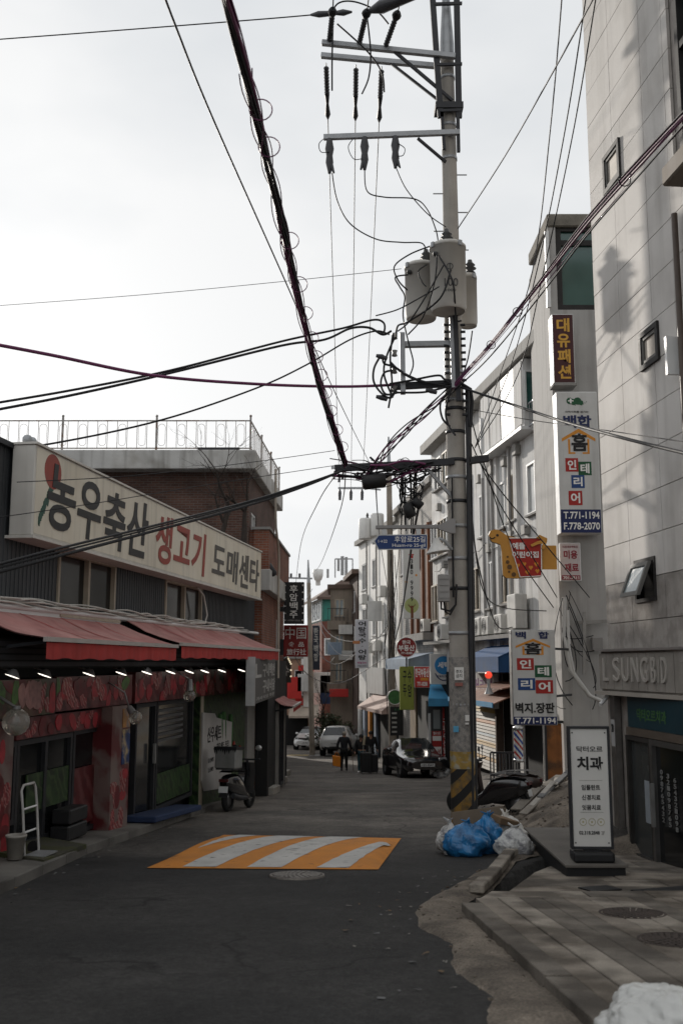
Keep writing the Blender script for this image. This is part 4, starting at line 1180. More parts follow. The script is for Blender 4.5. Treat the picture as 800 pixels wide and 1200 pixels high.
mb.build('white_door_lettering', M('faded_white_letters', (.20, .20, .195), .5), dr, kind='stuff')
boxed(FD, 'door_notice', M('paper_notice', (.30, .33, .36), .6, .1, 4), dr, DU[1] - .28, DU[1] - .06, .012, .016, -.5, .05)
boxed(FD, 'door_handle', ALU, dr, DU[1] + .1, DU[1] + .13, .05, .1, -.5, .05)
mb = MB(); FD.box(mb, .145, .275, .06, .064, .42, .8); mb.build('number_plate', M('plate_grey', (.4, .4, .4), .5), den)
FD.text(den, '20', .17, .25, .62, .74, .066, INK, .02)

# standing dental sign
q = P(694, 1002, 12.3); zb = -.715
fr = Fr((q.x, 12.3), (1, -.04))
ds = T('standing_sign', 'white dental clinic standing sign in a black frame on the entrance platform', 'sign', (q.x, 12.3, zb))
w = .25; h0 = .14; h1 = P(694, 851, 12.3).z - zb
fz = lambda t: zb + h0 + .03 + (h1 - h0 - .06) * t
mb = MB()
for a in ((-w, -w + .03, h0, h1), (w - .03, w, h0, h1), (-w + .03, w - .03, h1 - .03, h1), (-w + .03, w - .03, h0, h0 + .03)): fr.box(mb, a[0], a[1], -.08, .02, zb + a[2], zb + a[3])
mb.build('frame', DSTEEL, ds, bevel=.004)
mb = MB(); fr.box(mb, -w + .03, w - .03, -.06, .0, zb + h0 + .03, zb + h1 - .03); mb.build('panel', M('dental_panel', (.66, .65, .62), .4, .05, 2.5, streak=.06), ds)
mb = MB(); fr.box(mb, -w + .01, w - .01, -.2, .12, zb, zb + .12); mb.build('weighted_base', BLACK, ds, bevel=.03, seg=2)
mb = MB(); fr.box(mb, -.1, .1, -.06, .03, zb + .08, zb + h0); mb.build('stem', BLACK, ds)
tx = lambda s, a, b, t0, t1, m=INK, bo=.015: fr.text(ds, s, a, b, fz(t0), fz(t1), .002, m, bo)
tx('닥터오르', -.15, .16, .80, .85, bo=.012)
tx('치과', -.15, .16, .645, .76, bo=.035)
for i, s in enumerate(('임플란트', '신경치료', '잇몸치료')): tx(s, -.105, .115, .475 - i * .085, .52 - i * .085)
GREYT = M('thin_grey_line', (.35, .34, .32), .5)
mb = MB()
for t_ in (.555, .285): fr.box(mb, -.13, .145, 0, .003, fz(t_), fz(t_) + .005)
mb.build('rule_line', GREYT, ds)
for k in range(3):
    mb = MB(); cu = -.1 + k * .105
    mb.tube([fr.pt(cu + .04 * math.cos(a), .002, fz(.205) + .04 * math.sin(a)) for a in [2 * math.pi * i / 20 for i in range(20)]], .003, 4, closed=True)
    fr.disc(mb, cu, fz(.205), .012, 0, .003, 8); mb.build('gold_emblem', M('gold_line', (.42, .38, .2), .5), ds)
tx('02.318.2848', -.15, .09, .10, .13)
tx('2F', .11, .15, .10, .13, GREYT)
mb = MB()
for a in (-w + .055, w - .055):
    for t_ in (.03, .965): fr.disc(mb, a, fz(t_), .009, 0, .004, 8)
mb.build('screw_heads', INK, ds)

# ================================================================== right: stair tower carrying the interior shop signs
FT = Fr((0, 23.5), (1, 0))
tower = T('stair_tower', 'grey rendered stair tower with a large teal window and projecting signs', 'building', (6, 24.5, -1.2))
TOWM = M('grey_render', (.38, .37, .355), .9, .14, 1.0, fine=.08, bump=.2, bscale=40, streak=.5)
TCAP = M('mossy_concrete_cap', (.17, .155, .13), .95, .35, 2.5, fine=.2, bump=.4, bscale=30)
tx0 = P(645, 400, 23.5).x; tx1 = 9.0
tz1 = P(660, 252, 23.5).z
wt_ = (P(651, 300, 23.5).x, P(760, 300, 23.5).x, P(651, 363, 23.5).z, P(651, 264, 23.5).z)
mb = MB(); FT.wall(mb, tx0, tx1, -3, tz1 - .3, [wt_], .2)
mb.add([Vector((tx0, 23.5, -3)), Vector((tx0, 23.5, tz1 - .3)), Vector((tx0 + .2, 27, tz1 - .3)), Vector((tx0 + .2, 27, -3))], [(0, 1, 2, 3)])
mb.box(((tx0 + tx1) / 2 + .3, 25.4, 4), (tx1 - tx0 - .4, 3.2, 2 * (tz1 - .32 - 4)))
mb.build('wall', TOWM, tower)
mb = MB(); mb.box(((tx0 + tx1) / 2 - .01, 24.7, tz1 - .15), (tx1 - tx0, 2.5, .34)); mb.build('roof_cap', TCAP, tower, bevel=.03)
FT.window(tower, *wt_, -.1, 1, DKF, GLASSG, .14, .06, rail=.80)
mb = MB(); mb.box((tx0 - .03, 23.47, (tz1 - .4 + wt_[2]) / 2), (.09, .1, tz1 - wt_[2] - .5)); mb.build('corner_trim', WHITEF, tower)
# low lean-to band and door in the tower's foot
ORD = M('rusty_orange_door', (.26, .10, .03), .8, .3, 2.5, streak=.6, col2=(.10, .05, .025), f2=(.5, .65), s2=3)
du0, du1 = P(627, 880, 23.5).x, P(641, 880, 23.5).x
FTd = Fr((0, 23.46), (1, 0))
do = boxed(FTd, 'door', ORD, tower, du0 + tx0 - du0 - .40, tx0 - .06, -.1, .0, P(630, 915, 23.5).z, P(630, 848, 23.5).z)
mb = MB(); FTd.box(mb, tx0 - .46, tx0 - .41, -.15, .04, P(630, 915, 23.5).z, P(630, 845, 23.5).z + .05); FTd.box(mb, tx0 - .46, tx0 - .02, -.15, .04, P(630, 848, 23.5).z + .01, P(630, 848, 23.5).z + .07); mb.build('door_frame', DSTEEL, tower)
# pipes, meter boxes and cables on the tower
mb = MB()
for k, (x, pts) in enumerate(((0, ((664, 715), (666, 760), (672, 790), (690, 815), (705, 822))), (1, ((661, 700), (660, 745), (668, 785), (684, 808))))):
    mb.tube([P(a, b, 23.3) for a, b in pts], .05, 8)
mb.build('white_conduit', M('pale_conduit', (.5, .49, .47), .5, .1), tower)
mb = MB(); mb.beam(P(684, 717, 23.3), P(684, 790, 23.3), .07, .07).beam(P(674, 730, 23.35), P(710, 728, 23.35), .08, .08); mb.build('pipe', CONC, tower)
mt = boxed(FTd, 'meter_box', M('grey_box', (.22, .21, .2), .6, .1), tower, P(692, 750, 23.4).x, P(704, 750, 23.4).x, .0, .2, P(692, 762, 23.4).z, P(692, 747, 23.4).z, bevel=.01)
rnd = random.Random(3)
for k in range(12):
    a = P(rnd.uniform(652, 668), rnd.uniform(690, 735), 23.3); b = P(rnd.uniform(655, 700), rnd.uniform(735, 835), 23.32)
    c = (a + b) / 2 + Vector((rnd.uniform(-.7, .7), -.08, -rnd.uniform(.1, 1.3)))
    pts = [a * (1 - t) ** 2 + c * 2 * t * (1 - t) + b * t * t for t in [i / 10 for i in range(11)]]
    MB().tube(pts, rnd.choice((.006, .008, .012)), 5).build('loose_cable', CABLE, tower)

# signs on the tower
def rsign(name, label, x0, y0, x1, y1, d, th, face, side): return box_sign(name, label, camrect(x0, y0, x1, y1, d), d, th, face, side)
MAR = M('maroon_face', (.055, .012, .014), .5, .12, 3, streak=.2)
t, fr, u0, u1, z0, z1 = rsign('projecting_sign', 'maroon vertical fashion shop sign with golden characters below the teal window', 646, 368, 674, 449, 23.0, .4, MAR, PANELW)
w, h = u1 - u0, z1 - z0
GOLD = M('golden_letters', (.60, .33, .05), .5, .1, 4)
fr.vtext(t, '대유패션', u0 + w * .2, u0 + w * .8, z0 + h * .05, z1 - h * .05, .008, GOLD, .03)
mb = MB(); fr.box(mb, u0 - .02, u1 + .02, -.42, .03, z0 - .06, z0 - .002); mb.build('bottom_trim', CONC, t)

def baekhap(t, fr, u0, u1, z0, z1, low):
    w, h = u1 - u0, z1 - z0
    U = lambda a: u0 + w * a
    ZZ = lambda a: z0 + h * a
    def sq(a, b, c, d, ch, m):
        mb = MB(); fr.box(mb, U(a), U(b), .006, .011, ZZ(c), ZZ(d)); o = mb.build('character_tile', m, t)
        fr.geo(MB(), ch, U(a + (b - a) * .16), U(b - (b - a) * .16), ZZ(c + (d - c) * .14), ZZ(d - (d - c) * .14), .012, .03).build('lettering', WHITEL, o)
    def house_(cx, a, b, c, d, e):
        mb = MB()
        fr.poly(mb, [(U(a), ZZ(b)), (U(cx), ZZ(d)), (U(c), ZZ(b)), (U(c), ZZ(b - .022)), (U(cx), ZZ(d - .028)), (U(a), ZZ(b - .022))][::-1], .006, .010)
        for p, q_ in ((a + .15, a + .20), (c - .20, c - .15)): fr.box(mb, U(p), U(q_), .006, .0095, ZZ(e + .012), ZZ(b - .005))
        fr.box(mb, U(a + .15), U(a + .32), .006, .009, ZZ(e), ZZ(e + .012)); fr.box(mb, U(c - .32), U(c - .15), .006, .009, ZZ(e), ZZ(e + .012))
        mb.build('house_outline', ORANGEP, t)
    BL2 = M('sign_blue_print', (.018, .06, .20), .5)
    TB = lambda s, a, b, c, d, m, bo=.03: fr.text(t, s, U(a), U(b), ZZ(c), ZZ(d), .012, m, bo)
    if not low:
        mb = MB()
        for (a, b, r_) in ((.33, .933, .055), (.42, .925, .05), (.52, .932, .06), (.6, .92, .04)): fr.disc(mb, U(a), ZZ(b), w * r_ * 1.6, .006, .009 + .0005 * a, 9)
        for k_ in range(8): fr.box(mb, U(.45 + .04 * k_), U(.47 + .04 * k_), .006, .0100, ZZ(.90 + .008 * (k_ % 4)), ZZ(.905 + .008 * (k_ % 4)))
        mb.build('green_emblem', GREENP, t)
        mb = MB(); fr.box(mb, U(.33), U(.37), .0105, .012, ZZ(.915), ZZ(.95)); fr.box(mb, U(.28), U(.42), .0105, .0118, ZZ(.929), ZZ(.937)); mb.build('white_cross', WHITEL, t)
        TB('지역사회를 섬기는', .2, .78, .848, .862, INK, .0)
        TB('백', .15, .47, .74, .83, NAVY); TB('합', .50, .84, .74, .83, NAVY)
        house_(.52, .10, .665, .92, .735, .555)
        TB('홈', .33, .73, .575, .70, INK)
        sq(.17, .48, .43, .525, '인', REDP); sq(.48, .80, .405, .50, '테', GREENP); sq(.30, .62, .315, .405, '리', BL2); sq(.22, .55, .195, .295, '어', REDP)
        mb = MB(); fr.box(mb, u0 + .015, u1 - .015, .006, .010, z0 + .015, ZZ(.165)); mb.build('navy_band', NAVY, t)
        TB('T.771-1194', .08, .95, .10, .15, WHITEL, .02); TB('F.778-2070', .08, .95, .025, .075, WHITEL, .02)
    else:
        TB('백', .10, .34, .905, .98, NAVY); TB('합', .62, .86, .905, .98, NAVY)
        house_(.50, .10, .83, .88, .905, .735)
        TB('홈', .30, .68, .74, .865, INK)
        sq(.12, .50, .575, .70, '인', REDP); sq(.52, .90, .50, .625, '테', GREENP); sq(.13, .52, .365, .49, '리', BL2); sq(.53, .92, .33, .47, '어', REDP)
        TB('벽지.장판', .06, .94, .125, .235, INK)
        mb = MB(); fr.box(mb, u0 + .015, u1 - .015, .006, .010, z0 + .015, ZZ(.09)); mb.build('navy_band', NAVY, t)
        TB('T.771-1194', .05, .96, .018, .08, WHITEL, .02)
x = rsign('projecting_sign', 'tall white interior shop sign with coloured tiles and navy phone band, high on the tower', 651, 459, 705, 625, 23.0, .42, PANELW, WHITEF)
baekhap(*x, False)
x = rsign('projecting_sign', 'lower white interior shop sign with an orange house outline, nearest the utility pole', 598, 738, 653, 850, 22.2, .30, PANELW, ALU)
baekhap(*x, True)
t, fr, u0, u1, z0, z1 = x
for k in (.3, .8): MB().beam(fr.pt(u1, -.15, z0 + (z1 - z0) * k), Vector((5.3, 23.4, z0 + (z1 - z0) * k)), .05, .05).build('bracket', DSTEEL, t)
PINK = M('pinkish_sign_face', (.52, .47, .47), .5, .06, 3, streak=.2)
t, fr, u0, u1, z0, z1 = rsign('projecting_sign', 'small white beauty supply sign with red characters under the tall tower sign', 655, 636, 681, 681, 23.2, .12, PINK, WHITEF)
w, h = u1 - u0, z1 - z0
DRED = M('dark_red_letters', (.24, .015, .03), .5)
fr.text(t, '미용', u0 + w * .18, u1 - w * .16, z0 + h * .58, z0 + h * .80, .008, DRED, .03)
fr.text(t, '재료', u0 + w * .2, u1 - w * .12, z0 + h * .24, z0 + h * .46, .008, DRED, .03)
fr.text(t, '미용재료백화점', u0 + w * .14, u1 - w * .14, z0 + h * .86, z0 + h * .92, .008, DRED, .0)
mb = MB(); fr.box(mb, u0 + .03, u1 - .03, .006, .009, z0 + .03, z0 + h * .15); mb.build('red_band', DRED, t)
fr.text(t, '701-7511', u0 + w * .12, u1 - w * .12, z0 + h * .045, z0 + h * .125, .010, WHITEL, .03)

# ================================================================== right: white three storey block
WALLW = M('dirty_white_wall', (.64, .635, .62), .85, .12, .8, fine=.06, bump=.2, bscale=30, streak=.95, col2=(.60, .58, .555), f2=(.5, .7), s2=.9)
WTOP = M('weathered_roof_slab', (.36, .35, .33), .9, .15, 1.5, streak=.5, bump=.2)
A_, B_ = Vector((5.68, 26.6)), Vector((3.78, 41.2))
FW = Fr(A_, A_ - B_)
Lw = (A_ - B_).length
wx = lambda px, py, n=0: FW.px(px, py, n)
blk = T('white_block', 'dirty white three storey building with pilasters and a slanting roof edge', 'building', FW.pt(-Lw / 2, -2, -1.8))
zr = 10.75
f3 = [(wx(616, 500)[0], wx(626.5, 500)[0], 9.0, 10.0), (wx(629.5, 480)[0], wx(639, 480)[0], 9.0, 9.95)]
f2 = [(wx(618, 580)[0], wx(637, 580)[0], 5.85, 7.35), (wx(581, 600)[0], wx(592, 600)[0], 5.85, 7.3), (wx(562, 620)[0], wx(569, 620)[0], 5.85, 7.3)]
f1 = [(wx(584, 680)[0], wx(597, 680)[0], 3.45, 5.0), (wx(553, 690)[0], wx(562, 690)[0], 3.4, 4.9), (wx(506, 710)[0], wx(513, 710)[0], 3.3, 4.8)]
mb = MB(); FW.wall(mb, -Lw, 0, -3, zr - .35, f3 + f2 + f1, .07)
FW.box(mb, -Lw + .1, -.1, -8, -.4, -3, zr - .4)
mb.add([FW.pt(0, 0, -3), FW.pt(0, -8, -3), FW.pt(0, -8, zr - .35), FW.pt(0, 0, zr - .35)], [(0, 1, 2, 3)])
mb.add([FW.pt(-Lw, 0, -3), FW.pt(-Lw, 0, zr - .35), FW.pt(-Lw, -8, zr - .35), FW.pt(-Lw, -8, -3)], [(0, 1, 2, 3)])
mb.build('wall', WALLW, blk)
boxed(FW, 'roof_slab', WTOP, blk, -Lw - .3, .3, -8, .42, zr - .38, zr, bevel=.02)
for w_ in f3: FW.window(blk, *w_, -.02, 1 if w_[1] - w_[0] < 1 else 2, WHITEF, GLASSG, .07, .05)
for w_ in f2: FW.window(blk, *w_, -.02, 2, WHITEF, M('curtained_glass', (.42, .43, .42), .2, .15, 1.2, spec=.6), .06, .05, sill=CONC)
for w_ in f1: FW.window(blk, *w_, -.02, 2, BEIGEF, GLASSD, .06, .05, sill=CONC)
for px in (607, 583.5, 572, 551): 
    u_ = wx(px, 600)[0]; boxed(FW, 'pilaster', WALLW, blk, u_ - .16, u_ + .16, -.02, .10, -2.2, 8.3)
# glazed-in balcony on the top floor
ba, bb = wx(563, 480, .35)[0], wx(612, 460, .35)[0]
bal = boxed(FW, 'balcony_box', WALLW, blk, ba, bb, -.02, .33, 8.3, zr - .45)
FBE = Fr(FW.pt(bb, .33, 0), -FW.N)
FBE.window(blk, .03, .34, 8.75, 9.95, .02, 1, WHITEF, GLASSG, .05, .03, name='bay_end_window')
WSH = M('white_balcony_sheet', (.78, .78, .77), .5, .04, 2)
for i, (a, b, m) in enumerate(((563, 572, WALLW), (574, 586, WALLW), (587, 602, WSH), (603, 611.5, WALLW))):
    mb = MB(); FW.box(mb, wx(a, 480, .35)[0], wx(b, 480, .35)[0], .33, .36 + .01 * (i % 2), 8.4, zr - .5); mb.build('balcony_panel', m, bal)
boxed(FW, 'balcony_sill', WHITEF, blk, ba - .1, bb + .05, -.02, .45, 8.2, 8.3)
rs = (wx(617, 490, .2)[0], wx(640, 480, .2)[0])
mb = MB()
for k in range(8): mb.beam(FW.pt(rs[0] + (rs[1] - rs[0]) * k / 7, .2, 8.3), FW.pt(rs[0] + (rs[1] - rs[0]) * k / 7, .2, 8.95), .02, .02)
for z_ in (8.3, 8.95): mb.beam(FW.pt(rs[0], .2, z_), FW.pt(rs[1], .2, z_), .04, .04)
mb.build('window_guard', STEEL, blk)
mb = MB(); mb.tube([FW.pt(wx(563, 500, .4)[0], .38, z_) for z_ in (7.6, 9.0, 9.6)], .05, 8); mb.build('vent_pipe', WHITEF, blk)
# AC condensers on the ledge over the shops
ACM = M('ac_white', (.55, .54, .51), .5, .1, 3, streak=.3)
ledge_z = wx(560, 742, .3)[1]
boxed(FW, 'ledge', CONC, blk, -Lw, -1.0, -.02, .45, 2.36, 2.48)
def ac(px, label, z=2.48, n=.08, fr=FW, s=1.0):
    u_ = fr.px(px, 720, n + .3)[0]
    t = T('air_conditioner', label, 'air conditioner', fr.pt(u_, n, z), 'condensers over the shop fronts')
    mb = MB(); fr.box(mb, u_ - .4 * s, u_ + .4 * s, n, n + .3, z + .04, z + .04 + .58 * s); mb.build('casing', ACM, t, bevel=.02)
    mb = MB()
    for k in range(4):
        r_ = .06 + .06 * k
        mb.tube([fr.pt(u_ - .08 + r_ * s * math.cos(a), n + .31, z + .33 * s + r_ * s * math.sin(a)) for a in [2 * math.pi * i / 16 for i in range(16)]], .006, 4, closed=True)
    mb.build('fan_grille', DSTEEL, t)
    mb = MB(); fr.box(mb, u_ - .3, u_ - .24, n, n + .3, z, z + .04); fr.box(mb, u_ + .24, u_ + .3, n, n + .3, z, z + .04); mb.build('feet', DSTEEL, t)
ac(514, 'white air conditioner on the ledge just left of the utility pole')
ac(557, 'white air conditioner on the ledge just right of the utility pole')
ac(567, 'white air conditioner, second right of the utility pole on the ledge')
ac(582, 'white air conditioner on the ledge beside the kindergarten sign foot', 2.48)
u_ = wx(600, 690, .4)
t = T('air_conditioner', 'tall white air conditioner hung below the kindergarten sign', 'air conditioner', FW.pt(u_[0], .2, 2.6))
mb = MB(); FW.box(mb, u_[0] - .45, u_[0] + .4, .1, .45, 2.6, 3.6); mb.build('casing', ACM, t, bevel=.02)
mb = MB(); FW.box(mb, u_[0] - .3, u_[0] + .3, .0, .5, 2.5, 2.6); mb.build('bracket', CONC, t)

# ground floor shops of the white block
BAWN = M('blue_awning_cloth', (.018, .075, .20), .8, .15, 2, streak=.2)
LBAWN = M('pale_blue_awning', (.22, .28, .36), .8, .15, 2, streak=.3)
SKY_ = M('bright_blue_awning', (.06, .27, .48), .7, .12, 2)
DARK = M('interior_dark_paint', (.008, .008, .008), .8, .2)  # near-black colour painting the darkness of unlit shop interiors
boxed(FW, 'shop_dark_panel', DARK, blk, -Lw, -.4, .0, .03, -3, 1.3)  # flat panel on the wall, no opening; the shop's darkness is its colour
SHUT = M('striped_shutter', (.55, .52, .47), .6, .1, 3, streak=.3)
def shutter_stripes(m):
    N, L, b = nodes_of(m)
    uv = N.new('ShaderNodeUVMap'); sp = N.new('ShaderNodeSeparateXYZ'); L.new(uv.outputs[0], sp.inputs[0])
    r = N.new('ShaderNodeValToRGB'); r.color_ramp.interpolation = 'CONSTANT'
    mr = N.new('ShaderNodeMapRange'); mr.inputs['From Min'].default_value = -1.7; mr.inputs['From Max'].default_value = .6
    L.new(sp.outputs[1], mr.inputs[0]); L.new(mr.outputs[0], r.inputs[0])
    e = r.color_ramp.elements; e[0].position = 0; e[0].color = (.55, .52, .47, 1); e[1].position = .96; e[1].color = (.55, .52, .47, 1)
    for p, c in ((.10, (.5, .3, .1)), (.16, (.55, .52, .47)), (.30, (.5, .33, .12)), (.36, (.55, .52, .47)), (.44, (.35, .42, .47)), (.47, (.55, .52, .47)), (.60, (.5, .22, .08)), (.66, (.55, .52, .47)), (.76, (.52, .36, .12)), (.82, (.55, .52, .47))):
        k = e.new(p); k.color = (*c, 1)
    old = b.inputs['Base Color'].links[0].from_socket
    mu = N.new('ShaderNodeMixRGB'); mu.blend_type = 'MULTIPLY'; mu.inputs[0].default_value = 1
    L.new(old, mu.inputs[1]); L.new(r.outputs[0], mu.inputs[2])
    g_ = N.new('ShaderNodeGamma'); g_.inputs[1].default_value = .62; L.new(r.outputs[0], b.inputs['Base Color'])
shutter_stripes(SHUT)
sa, sb = wx(548, 860, .2)[0], wx(583, 860, .2)[0]
sh = T('roller_shutter', 'white roller shutter with orange stripes right of the utility pole', 'shutter', FW.pt((sa + sb) / 2, .2, -1.6))
for k in range(22):
    mb = MB(); z_ = -1.75 + k * .105
    mb.hexa([FW.pt(sa, .2, z_), FW.pt(sb, .2, z_), FW.pt(sb, .15, z_), FW.pt(sa, .15, z_), FW.pt(sa, .17, z_ + .098), FW.pt(sb, .17, z_ + .098), FW.pt(sb, .15, z_ + .098), FW.pt(sa, .15, z_ + .098)])
    mb.build('slat', SHUT, sh)
for a in (sa - .1, sb): boxed(FW, 'guide_post', M('brown_post', (.10, .07, .055), .6, .2, 4), sh, a, a + .12, .05, .28, -2, .6)
# copper canopy with blue edge over the shutter
COP = M('copper_brown_canopy', (.24, .12, .08), .6, .2, 2.5, streak=.3)
ca, cb = wx(553, 815, .9)[0] - 1.5, -1.6
cn = T('tin_canopy', 'brown tin canopy with a pale blue edge over the striped shutter', 'canopy', FW.pt((ca + cb) / 2, .5, .6))
mb = MB(); mb.hexa([FW.pt(*q_) for q_ in ((ca, 1.3, .48), (cb, 1.3, .48), (cb, .05, .98), (ca, .05, .98), (ca, 1.3, .51), (cb, 1.3, .51), (cb, .05, 1.02), (ca, .05, 1.02))]); mb.build('sheet', COP, cn)
boxed(FW, 'blue_edge', SKY_, cn, ca, cb, 1.3, 1.33, .40, .54)
mb = MB(); mb.hexa([FW.pt(*q_) for q_ in ((-4.2, 1.1, .9), (cb + .2, 1.1, .9), (cb + .2, .05, 1.1), (-4.2, .05, 1.1), (-4.2, 1.1, .93), (cb + .2, 1.1, .93), (cb + .2, .05, 1.13), (-4.2, .05, 1.13))]); mb.build('upper_sheet', COP, cn)
# blue awning, white sign panel
def slope_awn(label, u0, u1, n1, zt, zf, m, fr=FW, m2=None, val=.25, name='awning'):
    t = T(name, label, 'awning', fr.pt((u0 + u1) / 2, 0, zf))
    mb = MB(); mb.hexa([fr.pt(*q_) for q_ in ((u0, n1, zf), (u1, n1, zf), (u1, .05, zt), (u0, .05, zt), (u0, n1, zf + .03), (u1, n1, zf + .03), (u1, .05, zt + .03), (u0, .05, zt + .03))]); mb.build('canopy_cloth', m, t)
    fr.box(MB(), u0, u1, n1, n1 + .02, zf - val, zf + .02).build('valance', m2 or m, t)
    for uu in (u0, u1 - .02):
        mb = MB(); mb.add([fr.pt(uu, .05, zf - val), fr.pt(uu, n1, zf - val), fr.pt(uu, n1, zf), fr.pt(uu, .05, zt)], [(0, 1, 2, 3)]); mb.build('side_cheek', m2 or m, t)
    return t
slope_awn('dark blue awning behind the utility pole over a white sign', wx(553, 775, .9)[0] - 1.0, wx(584, 775, .9)[0], .9, 2.15, 1.78, BAWN, val=.42)
a, b = wx(553, 800, .5)[0] - .8, wx(578, 800, .5)[0]
t = T('shop_sign', 'small white and red shop sign under the dark blue awning', 'sign', FW.pt((a + b) / 2, .5, .1))
mb = MB(); FW.box(mb, a, b, .35, .5, .25, 1.3); mb.build('panel', PANELW, t)
mb = MB(); FW.box(mb, a, b, .5, .505, .3, .5); mb.build('red_strip', REDP, t)
FW.text(t, '머리방', a + 1.0, b - .1, .65, 1.15, .502, M('violet_letters', (.2, .06, .2), .5), .02)
FW.text(t, '771-2200', a + 1.0, b - .1, .34, .45, .506, WHITEL, .02)
# laundry sign box and the blue canopied booth
frl = CAMF(0, 39.0)
x = box_sign('laundry_sign', 'white laundry sign box with a blue oval just left of the utility pole', camrect(504, 766, 531, 802, 39.0), 39.0, .5, PANELW, WHITEF)
t, fr, u0, u1, z0, z1 = x; w, h = u1 - u0, z1 - z0
mb = MB(); fr.disc(mb, u0 + w * .58, z0 + h * .62, w * .40, .006, .012, 24, rz=h * .30); mb.build('blue_oval', M('laundry_blue', (.02, .20, .46), .5), t)
fr.text(t, '세탁', u0 + w * .32, u0 + w * .84, z0 + h * .53, z0 + h * .73, .013, WHITEL, .03)
fr.text(t, '컴퓨터크리닝', u0 + w * .26, u0 + w * .9, z0 + h * .22, z0 + h * .30, .008, NAVY, .02)
mb = MB(); mb.tube([fr.pt(u0 + w * (.58 + .42 * math.cos(a)), .01, z0 + h * (.55 + .42 * math.sin(a))) for a in [math.pi * (1.15 + .7 * i / 12) for i in range(13)]], .02, 5); mb.build('navy_arc', NAVY, t)
bo = T('kiosk_booth', 'narrow red and white booth with a bright blue canopy behind the black car', 'booth', P(513, 890, 39.5))
u0, u1, z0, z1 = camrect(501, 822, 527, 892, 39.4)
fr = CAMF(0, 39.4)
mb = MB(); fr.box(mb, u0, u1, -1.0, 0, z0 - .3, z1); mb.build('cabin', M('booth_dark', (.03, .03, .032), .5), bo)
w, h = u1 - u0, z1 - z0
mb = MB(); fr.box(mb, u0 + w * .18, u0 + w * .62, 0, .02, z0 + h * .02, z0 + h * .50); mb.build('red_panel', REDP, bo)
mb = MB(); fr.box(mb, u0 + w * .24, u0 + w * .56, 0, .03, z0 + h * .54, z0 + h * .86); mb.build('window', GLASSB, bo)
mb = MB(); fr.box(mb, u0 + w * .2, u0 + w * .6, .02, .03, z0 + h * .34, z0 + h * .42); fr.box(mb, u0 + w * .2, u0 + w * .6, .02, .03, z0 + h * .05, z0 + h * .24); mb.build('white_notice', WHITEL, bo)
fr.text(bo, '수선', u0 + w * .24, u0 + w * .56, z0 + h * .08, z0 + h * .21, .032, REDP, .03)
fr.text(bo, '열쇠 도장', u0 + w * .23, u0 + w * .57, z0 + h * .44, z0 + h * .49, .022, WHITEL, .02)
mb = MB(); fr.box(mb, u0 + w * .68, u0 + w * .86, 0, .03, z0 - .2, z0 + h * .9); o = mb.build('red_post_banner', REDP, bo)
fr.vtext(bo, '구두수선열쇠', u0 + w * .70, u0 + w * .84, z0, z0 + h * .72, .032, WHITEL, .02)
mb = MB(); fr.box(mb, u0 + w * .0, u0 + w * .12, 0, .03, z0 - .2, z0 + h * .8); mb.build('striped_post', PANELW, bo)
mb = MB(); q_ = lambda u, n, z: fr.pt(u, n, z)
mb.hexa([q_(u0 - .05, .8, z1 + .1), q_(u1 - .1, .8, z1 + .1), q_(u1 + .15, -.5, z1 + .62), q_(u0 + .15, -.5, z1 + .62), q_(u0 - .05, .8, z1 + .14), q_(u1 - .1, .8, z1 + .14), q_(u1 + .15, -.5, z1 + .66), q_(u0 + .15, -.5, z1 + .66)])
fr.box(mb, u0 - .05, u1 - .1, .8, .82, z1 - .15, z1 + .14); mb.build('blue_canopy', SKY_, bo)
mb = MB(); fr.box(mb, u1 + .02, u1 + .45, -.8, -.2, z0 - .4, z0 + h * .52); mb.build('side_bin', SKY_, bo)
# barber pole, iron railing and red ball lamp near the tower foot
q = P(607, 868, 23.2); zb = P(607, 893, 23.2).z; zt = P(607, 851, 23.2).z
bp = T('barber_pole', 'striped barber pole under the lower interior shop sign', 'barber pole', (q.x, q.y, zb))
BARB = M('barber_stripes', (.6, .6, .58), .3, .05)
N, L, b = nodes_of(BARB)
tc = N.new('ShaderNodeTexCoord'); sp = N.new('ShaderNodeSeparateXYZ'); L.new(tc.outputs['Object'], sp.inputs[0])
ma = N.new('ShaderNodeMath'); ma.operation = 'MULTIPLY_ADD'; ma.inputs[1].default_value = 3.6; L.new(sp.outputs[2], ma.inputs[0])
mb_ = N.new('ShaderNodeMath'); mb_.operation = 'MULTIPLY'; mb_.inputs[1].default_value = 4.5; L.new(sp.outputs[0], mb_.inputs[0]); L.new(mb_.outputs[0], ma.inputs[2])
fr_ = N.new('ShaderNodeMath'); fr_.operation = 'FRACT'; L.new(ma.outputs[0], fr_.inputs[0])
rp = N.new('ShaderNodeValToRGB'); rp.color_ramp.interpolation = 'CONSTANT'; L.new(fr_.outputs[0], rp.inputs[0])
e = rp.color_ramp.elements; e[0].color = (.6, .6, .58, 1); e[1].position = .28; e[1].color = (.4, .04, .03, 1)
k = e.new(.5); k.color = (.6, .6, .58, 1); k = e.new(.75); k.color = (.03, .07, .28, 1)
L.new(rp.outputs[0], b.inputs['Base Color'])
MB().cyl((q.x, q.y, zb + .05), (q.x, q.y, zt - .08), .10, n=16).build('striped_cylinder', BARB, bp)
for z_ in (zb, zt - .08): MB().lathe([(0, 0), (.12, 0), (.12, .06), (.05, .1), (0, .1)], (q.x, q.y, z_), 16).build('cap', ALU, bp)
MB().beam((q.x, q.y, zb - .0), (q.x, q.y, zb - 1.0), .05, .05, up=Vector((1, 0, 0))).build('stand', DSTEEL, bp)
rl = T('iron_railing', 'low black iron railing before the dark doorway', 'railing', P(590, 898, 23.4))
a, b = P(574, 882, 23.4), P(604, 882, 23.4)
